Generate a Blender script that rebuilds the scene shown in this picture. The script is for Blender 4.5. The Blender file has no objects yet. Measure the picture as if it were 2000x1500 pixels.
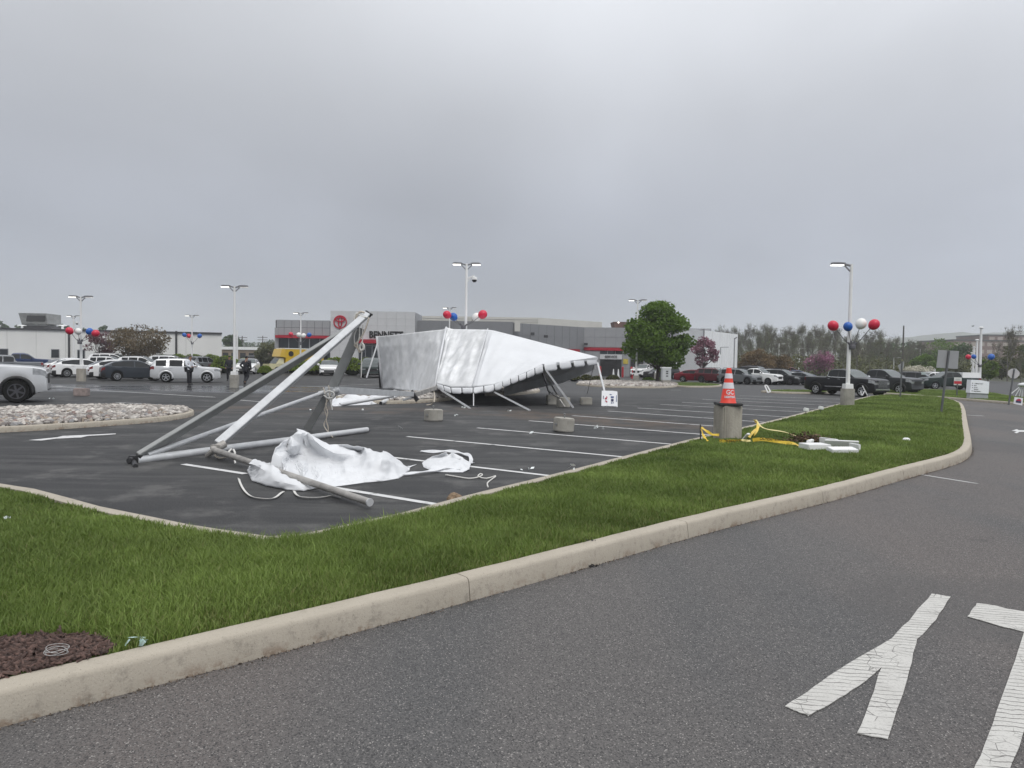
import bpy, bmesh, math, random
import numpy as np
from mathutils import Vector, Matrix, noise
from mathutils.geometry import delaunay_2d_cdt
random.seed(7); rng = np.random.default_rng(11)
S = bpy.context.scene
COL = S.collection
PI = math.pi
# ------------------------------------------------------------------ camera
CAMH, FPX, PITCH, ROLL = 1.8, 1390.0, 46/1390.0, 0.016
_R0 = Vector((1,0,0)); _F = Vector((0,math.cos(PITCH),-math.sin(PITCH))); _U0 = Vector((0,math.sin(PITCH),math.cos(PITCH)))
_R = _R0*math.cos(ROLL)+_U0*math.sin(ROLL); _U = _U0*math.cos(ROLL)-_R0*math.sin(ROLL)
cam = bpy.data.cameras.new('camera'); camo = bpy.data.objects.new('camera', cam); COL.objects.link(camo)
cam.sensor_width = 36; cam.lens = 36*FPX/2000; cam.clip_start = .1; cam.clip_end = 6000
m = Matrix.Identity(4)
for i in range(3):
    m[i][0] = _R[i]; m[i][1] = _U[i]; m[i][2] = -_F[i]
m[2][3] = CAMH
camo.matrix_world = m
S.camera = camo
S.cycles.volume_bounces = 2
# ------------------------------------------------------------------ sky, sun, exposure
SUN_EL, SUN_AZ = 54, 168          # azimuth clockwise from the view direction (+y)
w = bpy.data.worlds.new('World'); S.world = w; w.use_nodes = True
nt = w.node_tree; nt.nodes.clear(); N = nt.nodes.new; L = nt.links.new
out = N('ShaderNodeOutputWorld'); bg = N('ShaderNodeBackground'); bg.inputs['Strength'].default_value = .1
sky = N('ShaderNodeTexSky'); sky.sky_type = 'NISHITA'; sky.sun_disc = False
sky.sun_elevation = math.radians(SUN_EL); sky.sun_rotation = math.radians(SUN_AZ); sky.dust_density = 4
tc = N('ShaderNodeTexCoord'); sp = N('ShaderNodeSeparateXYZ'); L(tc.outputs['Generated'], sp.inputs[0])
def wm(op, a, b=None, c=None):
    n = N('ShaderNodeMath'); n.operation = op
    for i, v in enumerate((a, b, c)):
        if v is None: continue
        if isinstance(v, (int, float)): n.inputs[i].default_value = v
        else: L(v, n.inputs[i])
    return n.outputs[0]
zc = wm('MAXIMUM', sp.outputs[2], 0.0)
den = wm('ADD', zc, .26)
cx = wm('DIVIDE', sp.outputs[0], den); cy = wm('DIVIDE', sp.outputs[1], den)
cmb = N('ShaderNodeCombineXYZ'); L(cx, cmb.inputs[0]); L(cy, cmb.inputs[1])
def cloud(scale, detail, rough, off, dist=.6):
    mp = N('ShaderNodeMapping'); mp.inputs['Location'].default_value = off; L(cmb.outputs[0], mp.inputs[0])
    mp.inputs['Scale'].default_value = (1, .62, 1)
    n = N('ShaderNodeTexNoise'); n.inputs['Scale'].default_value = scale; n.inputs['Detail'].default_value = detail
    n.inputs['Roughness'].default_value = rough; n.inputs['Distortion'].default_value = dist; L(mp.outputs[0], n.inputs['Vector'])
    return n.outputs['Fac']
c1 = cloud(.62, 2, .42, (1.7, .4, 0), .3); c2 = cloud(1.7, 3, .45, (4.2, 2.1, 3), .4)
cl = wm('ADD', wm('MULTIPLY', c1, .76), wm('MULTIPLY', c2, .24))
ramp = N('ShaderNodeValToRGB'); L(zc, ramp.inputs[0]); el = ramp.color_ramp.elements
el[0].position = 0.0; el[0].color = (.325, .352, .415, 1)
el[1].position = 1.0; el[1].color = (1.25, 1.25, 1.27, 1)
for p, c in ((.10, (.345, .368, .43, 1)), (.20, (.395, .41, .46, 1)), (.32, (.47, .478, .51, 1)), (.46, (.62, .625, .65, 1)), (.7, (.88, .885, .91, 1))):
    e = el.new(p); e.color = c
gain = N('ShaderNodeMapRange'); L(cl, gain.inputs[0]); gain.inputs[1].default_value = .3; gain.inputs[2].default_value = .72
gain.inputs[3].default_value = .70; gain.inputs[4].default_value = 1.22
# the cover is a little thinner (brighter) towards the right
sd = Vector((math.sin(math.radians(80)), math.cos(math.radians(80)), .6)).normalized()
dt = N('ShaderNodeVectorMath'); dt.operation = 'DOT_PRODUCT'; L(tc.outputs['Generated'], dt.inputs[0]); dt.inputs[1].default_value = sd
thin = N('ShaderNodeMapRange'); L(dt.outputs['Value'], thin.inputs[0]); thin.inputs[1].default_value = .1; thin.inputs[2].default_value = 1.0
thin.inputs[3].default_value = 1.0; thin.inputs[4].default_value = 1.5
g2 = wm('MULTIPLY', gain.outputs[0], thin.outputs[0])
mul = N('ShaderNodeMix'); mul.data_type = 'RGBA'; mul.blend_type = 'MULTIPLY'; mul.inputs[0].default_value = 1
L(ramp.outputs[0], mul.inputs[6])
cg = N('ShaderNodeCombineColor'); L(wm('MULTIPLY', g2, 1.06), cg.inputs[0]); L(wm('MULTIPLY', g2, 1.08), cg.inputs[1]); L(wm('MULTIPLY', g2, 1.09), cg.inputs[2]); L(cg.outputs[0], mul.inputs[7])
s10 = N('ShaderNodeVectorMath'); s10.operation = 'SCALE'; s10.inputs['Scale'].default_value = 10.0; L(mul.outputs[2], s10.inputs[0])
mx = N('ShaderNodeMix'); mx.data_type = 'RGBA'; mx.inputs[0].default_value = .94
L(sky.outputs[0], mx.inputs[6]); L(s10.outputs[0], mx.inputs[7])
L(mx.outputs[2], bg.inputs[0]); L(bg.outputs[0], out.inputs[0])
sl = bpy.data.lights.new('sun', 'SUN'); sl.energy = 1.05; sl.angle = math.radians(24); sl.color = (1, .97, .93)
so = bpy.data.objects.new('sun', sl); COL.objects.link(so)
sv = Vector((math.sin(math.radians(SUN_AZ))*math.cos(math.radians(SUN_EL)), math.cos(math.radians(SUN_AZ))*math.cos(math.radians(SUN_EL)), math.sin(math.radians(SUN_EL))))
so.rotation_euler = sv.to_track_quat('Z', 'Y').to_euler()
vs = S.view_settings; vs.view_transform = 'Standard'; vs.look = 'None'; vs.exposure = 0.14; vs.gamma = 1; vs.use_curve_mapping = False
# ------------------------------------------------------------------ site survey: photo sightings to ground positions
def RAY(px, py): return _F+_R*((px-1000)/FPX)-_U*((py-750)/FPX)
def G(px, py, z=0.0):
    d = RAY(px, py); t = (z-CAMH)/d.z
    return Vector((d.x*t, d.y*t, z))
def AT(px, py, Y):
    d = RAY(px, py); t = Y/d.y
    return Vector((d.x*t, Y, CAMH+d.z*t))
def HZ(px): return 750-46-(1000-px)*ROLL       # horizon row
# ------------------------------------------------------------------ materials
def srgb(r, g, b): 
    f = lambda c: (c/255/12.92 if c/255 <= .04045 else ((c/255+.055)/1.055)**2.4)
    return (f(r), f(g), f(b))
MATS = {}
def mat(name, c, rough=.6, var=.12, scale=4.0, bump=0.0, bscale=None, metal=0.0, spec=.5, coat=0.0, emit=None, detail=4.0, attr=None, c2=None, sub=0, stretch=None):
    if name in MATS: return MATS[name]
    M = bpy.data.materials.new(name); M.use_nodes = True; MATS[name] = M
    t = M.node_tree; b = t.nodes['Principled BSDF']; nn = t.nodes.new; ln = t.links.new
    c = tuple(c)[:3]
    lo = tuple(max(0, x*(1-var)) for x in c); hi = tuple(min(1, x*(1+var)) for x in (c2 or c))
    tcn = nn('ShaderNodeTexCoord'); vec = tcn.outputs['Object']
    if stretch:
        mp = nn('ShaderNodeMapping'); mp.inputs['Scale'].default_value = stretch; ln(vec, mp.inputs[0]); vec = mp.outputs[0]
    nz = nn('ShaderNodeTexNoise'); nz.inputs['Scale'].default_value = scale; nz.inputs['Detail'].default_value = detail; ln(vec, nz.inputs['Vector'])
    cr = nn('ShaderNodeValToRGB'); cr.color_ramp.elements[0].position = .3; cr.color_ramp.elements[1].position = .7
    cr.color_ramp.elements[0].color = (*lo, 1); cr.color_ramp.elements[1].color = (*hi, 1); ln(nz.outputs['Fac'], cr.inputs[0])
    col = cr.outputs[0]
    if attr:
        at = nn('ShaderNodeAttribute'); at.attribute_name = attr
        mr = nn('ShaderNodeMapRange'); mr.inputs[3].default_value = .62; mr.inputs[4].default_value = 1.4; ln(at.outputs['Fac'], mr.inputs[0])
        vm = nn('ShaderNodeVectorMath'); vm.operation = 'SCALE'; ln(col, vm.inputs[0]); ln(mr.outputs[0], vm.inputs['Scale']); col = vm.outputs[0]
    ln(col, b.inputs['Base Color'])
    b.inputs['Roughness'].default_value = rough; b.inputs['Metallic'].default_value = metal
    b.inputs['Specular IOR Level'].default_value = spec; b.inputs['Coat Weight'].default_value = coat; b.inputs['Coat Roughness'].default_value = .05
    if bump:
        n2 = nn('ShaderNodeTexNoise'); n2.inputs['Scale'].default_value = bscale or scale*6; n2.inputs['Detail'].default_value = 3; ln(tcn.outputs['Object'], n2.inputs['Vector'])
        bp = nn('ShaderNodeBump'); bp.inputs['Strength'].default_value = bump; bp.inputs['Distance'].default_value = .02; ln(n2.outputs['Fac'], bp.inputs['Height']); ln(bp.outputs[0], b.inputs['Normal'])
    if emit: b.inputs['Emission Color'].default_value = (*emit[:3], 1); b.inputs['Emission Strength'].default_value = emit[3]
    if sub:
        b.inputs['Subsurface Weight'].default_value = 0
        tr = nn('ShaderNodeBsdfTranslucent'); ln(col, tr.inputs[0]); mxs = nn('ShaderNodeMixShader'); mxs.inputs[0].default_value = sub
        o = t.nodes['Material Output']; ln(b.outputs[0], mxs.inputs[1]); ln(tr.outputs[0], mxs.inputs[2]); ln(mxs.outputs[0], o.inputs[0])
    return M
# ------------------------------------------------------------------ objects
def tag(o, label=None, cat=None, group=None, kind=None):
    if label: o['label'] = label
    if cat: o['category'] = cat
    if group: o['group'] = group
    if kind: o['kind'] = kind
    return o
def thing(name, label, cat, loc=(0,0,0), rz=0.0, group=None, scale=1.0):
    o = bpy.data.objects.new(name, None); COL.objects.link(o); o.location = loc; o.rotation_euler = (0,0,rz); o.scale = (scale,)*3
    o.empty_display_size = .2
    return tag(o, label, cat, group)
def link(name, me, mt=None, parent=None, loc=None):
    o = bpy.data.objects.new(name, me); COL.objects.link(o)
    if mt is not None and not me.materials: me.materials.append(mt)
    if parent is not None: o.parent = parent
    if loc is not None: o.location = loc
    return o
class MB:
    """collects shapes and links them as one mesh object; world=True takes world positions under an unrotated parent"""
    def __init__(s): s.v = []; s.f = []
    def add(s, vs, fs):
        b = len(s.v); s.v += [tuple(x) for x in vs]; s.f += [tuple(b+i for i in f) for f in fs]; return s
    def box(s, c, sz, R=None, taper=1.0):
        hx, hy, hz = sz[0]/2, sz[1]/2, sz[2]/2; c = Vector(c); vs = []
        for z in (-1, 1):
            k = taper if z > 0 else 1
            for x, y in ((-1,-1),(1,-1),(1,1),(-1,1)):
                p = Vector((x*hx*k, y*hy*k, z*hz)); vs.append(c+(R@p if R else p))
        return s.add(vs, [(3,2,1,0),(4,5,6,7),(0,1,5,4),(1,2,6,5),(2,3,7,6),(3,0,4,7)])
    def beam(s, p, q, wd, h, up=(0,0,1)):
        p = Vector(p); q = Vector(q); d = (q-p); l = d.length; d.normalize(); u = Vector(up)
        side = d.cross(u)
        if side.length < 1e-4: side = d.cross(Vector((1,0,0)))
        side.normalize(); u = side.cross(d)
        R = Matrix((d, side, u)).transposed()
        return s.box((p+q)/2, (l, wd, h), R)
    def tube(s, pts, r, seg=8, cap=True):
        pts = [Vector(p) for p in pts]; n = len(pts); rs = r if isinstance(r, (list, tuple)) else [r]*n
        vs = []; fs = []; prev = None
        for i, p in enumerate(pts):
            d = (pts[min(i+1, n-1)]-pts[max(i-1, 0)]); d.normalize()
            a = prev if prev is not None else (Vector((0,0,1)) if abs(d.z) < .9 else Vector((1,0,0)))
            a = (a-d*a.dot(d)); a.normalize(); b = d.cross(a); prev = a
            for k in range(seg):
                t = 2*PI*k/seg; vs.append(p+(a*math.cos(t)+b*math.sin(t))*rs[i])
        for i in range(n-1):
            for k in range(seg):
                k2 = (k+1) % seg; fs.append((i*seg+k, i*seg+k2, (i+1)*seg+k2, (i+1)*seg+k))
        if cap: fs += [tuple(range(seg))[::-1], tuple((n-1)*seg+k for k in range(seg))]
        return s.add(vs, fs)
    def lathe(s, prof, c=(0,0,0), seg=20, axis='z', cap=True):
        vs = []; fs = []; n = len(prof); c = Vector(c)
        for r, h in prof:
            for k in range(seg):
                t = 2*PI*k/seg; x, y = r*math.cos(t), r*math.sin(t)
                vs.append(c+(Vector((x, y, h)) if axis == 'z' else Vector((x, h, y)) if axis == 'y' else Vector((h, x, y))))
        for i in range(n-1):
            for k in range(seg):
                k2 = (k+1) % seg; fs.append((i*seg+k, i*seg+k2, (i+1)*seg+k2, (i+1)*seg+k))
        if cap: fs += [tuple(range(seg))[::-1], tuple((n-1)*seg+k for k in range(seg))]
        return s.add(vs, fs)
    def ball(s, c, r, seg=14, rings=9, sx=1, sy=1, sz=1):
        prof = []
        for i in range(1, rings):
            t = PI*i/rings; prof.append((math.sin(t), -math.cos(t)))
        b = len(s.v); s.lathe(prof, (0,0,0), seg)
        for i in range(b, len(s.v)):
            x, y, z = s.v[i]; s.v[i] = (c[0]+x*r*sx, c[1]+y*r*sy, c[2]+z*r*sz)
        return s
    def prism(s, pts, z0, z1):
        n = len(pts); vs = [(p[0], p[1], z0) for p in pts]+[(p[0], p[1], z1) for p in pts]
        fs = [tuple(range(n))[::-1], tuple(range(n, 2*n))]+[(i, (i+1) % n, n+(i+1) % n, n+i) for i in range(n)]
        return s.add(vs, fs)
    def build(s, name, mt, parent=None, smooth=False, local=False, bevel=0.0, label=None):
        vs = s.v
        if parent is not None and not local:
            o = parent.location if parent.parent is None else parent.parent.location
            vs = [(x-o.x, y-o.y, z-o.z) for x, y, z in vs]
        me = bpy.data.meshes.new(name); me.from_pydata(vs, [], s.f); 
        bm = bmesh.new(); bm.from_mesh(me); bmesh.ops.recalc_face_normals(bm, faces=bm.faces)
        if bevel: bmesh.ops.bevel(bm, geom=[e for e in bm.edges if len(e.link_faces) == 2 and e.calc_face_angle(0) > .5], offset=bevel, segments=2, affect='EDGES', clamp_overlap=True)
        bm.to_mesh(me); bm.free()
        if smooth:
            me.polygons.foreach_set('use_smooth', [True]*len(me.polygons))
            if smooth is not True: me.set_sharp_from_angle(angle=math.radians(smooth))
        o = link(name, me, mt, parent)
        if label: o['label'] = label
        return o
def text(name, body, size, mt, parent, M, extrude=.01, bold=0.0, sx=1.0, align='CENTER'):
    cu = bpy.data.curves.new(name, 'FONT'); cu.body = body; cu.size = size; cu.extrude = extrude; cu.offset = bold; cu.align_x = align; cu.align_y = 'CENTER'
    t = bpy.data.objects.new('tmp', cu); COL.objects.link(t)
    dg = bpy.context.evaluated_depsgraph_get(); me = bpy.data.meshes.new_from_object(t.evaluated_get(dg)); bpy.data.objects.remove(t)
    me.transform(M@Matrix.Diagonal((sx,1,1,1)))
    if parent is not None and parent.parent is None: me.transform(Matrix.Translation(-parent.location))
    me.name = name
    return link(name, me, mt, parent)
def FACE(p, right, up=(0,0,1)):     # frame of a flat sign: x along right, y along up
    r = Vector(right).normalized(); u = Vector(up); n = r.cross(u).normalized(); u = n.cross(r)
    M = Matrix.Identity(4)
    for i in range(3): M[i][0] = r[i]; M[i][1] = u[i]; M[i][2] = n[i]; M[i][3] = p[i]
    return M
def npmesh(name, V, F, mt, parent=None, attr=None, smooth=False):
    V = np.asarray(V, dtype=np.float32); F = np.asarray(F, dtype=np.int32); me = bpy.data.meshes.new(name)
    k = F.shape[1]; me.vertices.add(len(V)); me.vertices.foreach_set('co', V.ravel()); me.loops.add(F.size); me.loops.foreach_set('vertex_index', F.ravel())
    me.polygons.add(len(F)); me.polygons.foreach_set('loop_start', np.arange(0, F.size, k, dtype=np.int32)); me.polygons.foreach_set('loop_total', np.full(len(F), k, dtype=np.int32))
    if smooth: me.polygons.foreach_set('use_smooth', np.ones(len(F), dtype=bool))
    me.update(calc_edges=True)
    if attr is not None:
        a = me.attributes.new('rnd', 'FLOAT', 'POINT'); a.data.foreach_set('value', np.asarray(attr, dtype=np.float32))
    return link(name, me, mt, parent)
def copy_tree(o, parent=None):
    c = o.copy(); COL.objects.link(c); c.parent = parent
    for ch in [x for x in bpy.data.objects if x.parent == o]: copy_tree(ch, c)
    return c
def inpoly(P, poly):
    P = np.asarray(P); x, y = P[:,0], P[:,1]; ins = np.zeros(len(P), bool); n = len(poly); j = n-1
    for i in range(n):
        xi, yi = poly[i][0], poly[i][1]; xj, yj = poly[j][0], poly[j][1]
        c = ((yi > y) != (yj > y)) & (x < (xj-xi)*(y-yi)/(yj-yi+1e-12)+xi); ins ^= c; j = i
    return ins
def offset_line(pts, d):        # offset a 2-D polyline to its left by d
    out = []; n = len(pts)
    for i in range(n):
        a = Vector(pts[max(i-1,0)][:2]); b = Vector(pts[i][:2]); c = Vector(pts[min(i+1,n-1)][:2])
        n1 = (b-a) if i > 0 else (c-b); n2 = (c-b) if i < n-1 else (b-a); n1.normalize(); n2.normalize()
        t = (n1+n2).normalized(); nn = Vector((-t.y, t.x)); k = max(.5, nn.dot(Vector((-n1.y, n1.x))))
        q = b+nn*(d/k); out.append((q.x, q.y))
    return out
def resample(pts, step):
    pts = [Vector(p[:2]) for p in pts]; o = [pts[0]]
    for a, b in zip(pts, pts[1:]):
        n = max(1, int(round((b-a).length/step)))
        for i in range(1, n+1): o.append(a.lerp(b, i/n))
    return [(p.x, p.y) for p in o]
def smooth_line(pts, it=2):
    for _ in range(it):
        o = [pts[0]]
        for a, b in zip(pts, pts[1:]):
            a = Vector(a[:2]); b = Vector(b[:2]); o += [tuple(a.lerp(b, .25)), tuple(a.lerp(b, .75))]
        o.append(pts[-1]); pts = o
    return pts
# ================================================================== SETTING
def sheet(name, pts, z, mt, kind='structure', parent=None):
    me = bpy.data.meshes.new(name); me.from_pydata([(p[0], p[1], z) for p in pts], [], [tuple(range(len(pts)))])
    if me.polygons[0].normal.z < 0: me.flip_normals()
    o = link(name, me, mt, parent)
    if kind and parent is None: o['kind'] = kind
    return o
def groundmat(name, kind):
    M = bpy.data.materials.new(name); M.use_nodes = True; t = M.node_tree; b = t.nodes['Principled BSDF']; nn = t.nodes.new; ln = t.links.new
    tcn = nn('ShaderNodeTexCoord'); vec = tcn.outputs['Object']
    def nz(scale, detail=3, rough=.5, st=None, rot=0, off=(0,0,0)):
        v = vec
        if st or rot:
            mp = nn('ShaderNodeMapping'); mp.inputs['Rotation'].default_value = (0,0,rot); mp.inputs['Scale'].default_value = st or (1,1,1); mp.inputs['Location'].default_value = off; ln(vec, mp.inputs[0]); v = mp.outputs[0]
        n = nn('ShaderNodeTexNoise'); n.inputs['Scale'].default_value = scale; n.inputs['Detail'].default_value = detail; n.inputs['Roughness'].default_value = rough; ln(v, n.inputs['Vector']); return n.outputs['Fac']
    def mth(op, a, b_=None, cl=False):
        n = nn('ShaderNodeMath'); n.operation = op; n.use_clamp = cl
        for i, v in enumerate((a, b_)):
            if v is None: continue
            if isinstance(v, (int, float)): n.inputs[i].default_value = v
            else: ln(v, n.inputs[i])
        return n.outputs[0]
    def mrg(v, a, b_, c, d, smooth=True):
        n = nn('ShaderNodeMapRange'); n.interpolation_type = 'SMOOTHSTEP' if smooth else 'LINEAR'; ln(v, n.inputs[0]); 
        for i, x in enumerate((a, b_, c, d)): n.inputs[i+1].default_value = x
        return n.outputs[0]
    def mix(f, a, b_, bt='MIX'):
        n = nn('ShaderNodeMix'); n.data_type = 'RGBA'; n.blend_type = bt
        if isinstance(f, (int, float)): n.inputs[0].default_value = f
        else: ln(f, n.inputs[0])
        for i, v in ((6, a), (7, b_)):
            if isinstance(v, tuple): n.inputs[i].default_value = (*v, 1)
            else: ln(v, n.inputs[i])
        return n.outputs[2]
    def ellipse(cx, cy, ang, rx, ry):      # 1 in the middle of a stain, 0 outside
        mp = nn('ShaderNodeMapping'); mp.vector_type = 'TEXTURE'; mp.inputs['Location'].default_value = (cx, cy, 0); mp.inputs['Rotation'].default_value = (0,0,ang); mp.inputs['Scale'].default_value = (rx, ry, 1); ln(vec, mp.inputs[0])
        n = nn('ShaderNodeVectorMath'); n.operation = 'LENGTH'; ln(mp.outputs[0], n.inputs[0]); return mrg(n.outputs['Value'], .45, 1.1, 1, 0)
    if kind == 'lot':
        stall = math.radians(-33.5)
        base = mix(mrg(nz(.35, 5, .6), .3, .7, 0, 1), (.017, .0175, .019), (.036, .036, .037))
        streak = mrg(nz(1.1, 5, .65, (.16, 1.6, 1), -stall-.75), .44, .62, 0, .85)
        base = mix(streak, base, (.062, .062, .061))
        streak2 = mrg(nz(2.3, 4, .6, (.12, 1.3, 1), -stall), .48, .66, 0, .6)
        base = mix(streak2, base, (.040, .040, .040))
        dust = mrg(nz(.9, 6, .7), .5, .68, 0, .7); base = mix(dust, base, (.115, .112, .108))
        sx = nn('ShaderNodeSeparateXYZ'); ln(vec, sx.inputs[0])
        old = mth('MULTIPLY', mrg(sx.outputs[1], 30, 42, 0, .75), mrg(sx.outputs[0], -2, 6, 0, 1)); base = mix(old, base, (.072, .072, .073))
        a = G(940, 803); c = G(1400, 838); mid = (a+c)/2; d = c-a
        mud = mth('MULTIPLY', ellipse(mid.x, mid.y, math.atan2(d.y, d.x), d.length*.62, 2.0), mrg(nz(.8, 5, .65), .34, .66, 0, .85)); base = mix(mud, base, (.10, .068, .045))
        a = G(640, 800); mud2 = mth('MULTIPLY', ellipse(a.x, a.y, .1, 10, 2.5), mrg(nz(.7, 4), .4, .7, 0, .6)); base = mix(mud2, base, (.11, .08, .058))
        fine = nz(60, 2, .6); base = mix(mrg(fine, .42, .66, 0, .8), base, mix(.45, base, (.13, .13, .13)))
        p = G(300, 759); q = G(690, 762); d = q-p
        wet = mth('MULTIPLY', ellipse((p.x+q.x)/2-3, (p.y+q.y)/2, math.atan2(d.y, d.x), 22, 6.0), mrg(nz(.55, 5, .6, (.35, 1.5, 1)), .36, .52, 0, 1))
        base = mix(mth('MULTIPLY', wet, .6), base, (.022, .023, .026)); ln(base, b.inputs['Base Color'])
        ln(mrg(wet, 0, 1, .62, .16, False), b.inputs['Roughness']); b.inputs['Specular IOR Level'].default_value = .12
        hgt = mth('MULTIPLY', fine, mth('SUBTRACT', 1.0, wet)); bs, bd = .35, .006
    elif kind == 'road':
        base = mix(nz(.5, 4, .6), (.094, .090, .088), (.134, .125, .121))
        track = mrg(nz(.30, 3, .5, (1.5, .35, 1), .75), .42, .6, 0, .75); base = mix(track, base, (.080, .082, .085)); warm = mrg(nz(.24, 3, .5, (1.4, .4, 1), .75, (3,7,0)), .46, .62, 0, .6); base = mix(warm, base, (.138, .117, .108))
        ag = nn('ShaderNodeTexVoronoi'); ag.inputs['Scale'].default_value = 150; ln(vec, ag.inputs['Vector'])
        hs = nn('ShaderNodeSeparateColor'); ln(ag.outputs['Color'], hs.inputs[0])
        base = mix(mrg(hs.outputs[0], .5, .97, 0, .7, False), base, (.17, .162, .155)); base = mix(mrg(hs.outputs[1], .55, .95, 0, .85, False), base, (.035, .035, .036))
        base = mix(mrg(hs.outputs[2], .95, .97, 0, .7, False), base, (.36, .34, .32))
        oil = mrg(nz(1.3, 5, .7), .6, .72, 0, .5); base = mix(oil, base, (.05, .05, .05)); seal = mrg(nz(.22, 3, .5, (1, 1, 1), 0, (5, 2, 0)), .54, .6, 0, .35); base = mix(seal, base, (.075, .074, .074))
        ln(base, b.inputs['Base Color']); b.inputs['Roughness'].default_value = .75; b.inputs['Specular IOR Level'].default_value = .3
        hgt = mth('ADD', ag.outputs['Distance'], mth('MULTIPLY', nz(40, 3), .6)); bs, bd = .55, .008
    elif kind == 'kerb':
        base = mix(nz(2.2, 5, .6), (.34, .305, .25), (.46, .415, .345))
        sx = nn('ShaderNodeSeparateXYZ'); ln(vec, sx.inputs[0])
        st = mth('MULTIPLY', mrg(nz(7.0, 6, .75), .46, .64, 0, 1), mrg(sx.outputs[2], .0, .085, .7, 0)); base = mix(st, base, (.16, .095, .055))
        gr = mth('MULTIPLY', mrg(nz(11, 6, .75), .50, .68, 0, .45), mrg(sx.outputs[2], .10, .185, 1, .25)); base = mix(gr, base, (.15, .135, .115))
        spk = mrg(nz(120, 2, .6), .60, .72, 0, .5); base = mix(spk, base, (.13, .12, .10)); spk2 = mrg(nz(90, 2, .6), .62, .74, 0, .5); base = mix(spk2, base, (.52, .48, .42))
        ln(base, b.inputs['Base Color']); b.inputs['Roughness'].default_value = .85; b.inputs['Specular IOR Level'].default_value = .25; hgt = nz(70, 4, .65); bs, bd = .5, .006
    elif kind == 'paint':     # thermoplastic road letters, crazed across the lane
        base = mix(nz(6, 4), (.42, .41, .385), (.58, .57, .54))
        wv = nn('ShaderNodeTexWave'); wv.wave_type = 'BANDS'; wv.bands_direction = 'Y'; wv.inputs['Scale'].default_value = 6.2; wv.inputs['Distortion'].default_value = 3.4; wv.inputs['Detail'].default_value = 3; wv.inputs['Detail Scale'].default_value = 1.4
        mp = nn('ShaderNodeMapping'); mp.inputs['Rotation'].default_value = (0,0,.16); ln(vec, mp.inputs[0]); ln(mp.outputs[0], wv.inputs['Vector'])
        cr = mth('MULTIPLY', mrg(wv.outputs['Fac'], .0, .07, 1, 0), mrg(nz(2.6, 4, .6), .40, .56, 0, .95))
        vo = nn('ShaderNodeTexVoronoi'); vo.feature = 'DISTANCE_TO_EDGE'; vo.inputs['Scale'].default_value = 9; ln(vec, vo.inputs['Vector'])
        cr2 = mth('MULTIPLY', mrg(vo.outputs['Distance'], 0, .02, 1, 0), mrg(nz(1.7, 3), .5, .6, 0, .9))
        base = mix(mth('MAXIMUM', cr, cr2), base, (.06, .055, .05)); base = mix(mrg(nz(70, 4, .7), .54, .66, 0, .55), base, (.20, .19, .18)); ln(base, b.inputs['Base Color']); b.inputs['Roughness'].default_value = .7; hgt = mth('SUBTRACT', 1.0, mth('MAXIMUM', cr, cr2)); bs, bd = .6, .006
    elif kind == 'line':
        base = mix(nz(9, 4), (.50, .50, .50), (.66, .66, .65)); base = mix(mrg(nz(3.5, 6, .75), .55, .66, 0, .85), base, (.10, .10, .10)); ln(base, b.inputs['Base Color']); b.inputs['Roughness'].default_value = .7; hgt = nz(50); bs, bd = .2, .004
    elif kind == 'turf':
        base = mix(nz(1.3, 5, .6), (.055, .085, .020), (.09, .13, .032)); base = mix(mrg(nz(9, 4), .5, .75, 0, .6), base, (.022, .045, .010)); ln(base, b.inputs['Base Color']); b.inputs['Roughness'].default_value = .95; b.inputs['Specular IOR Level'].default_value = .1; hgt = nz(25, 4); bs, bd = .8, .03
    bp = nn('ShaderNodeBump'); bp.inputs['Strength'].default_value = bs; bp.inputs['Distance'].default_value = bd; ln(hgt, bp.inputs['Height']); ln(bp.outputs[0], b.inputs['Normal'])
    return M
M_LOT = groundmat('lot_asphalt', 'lot'); M_ROAD = groundmat('road_asphalt', 'road'); M_KERB = groundmat('kerb_concrete', 'kerb')
M_PAINT = groundmat('road_paint', 'paint'); M_LINE = groundmat('stall_paint', 'line'); M_TURF = groundmat('turf', 'turf')
M_SOIL = mat('soil', (.05, .055, .03), .95, .35, .02)
ground = sheet('ground', [(-1800,-60),(1800,-60),(1800,2600),(-1800,2600)], -.03, M_SOIL)
lot = sheet('parking_lot', [(-95,-2),(60,-2),(62,60),(70,116),(-95,116)], 0, M_LOT)
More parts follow.
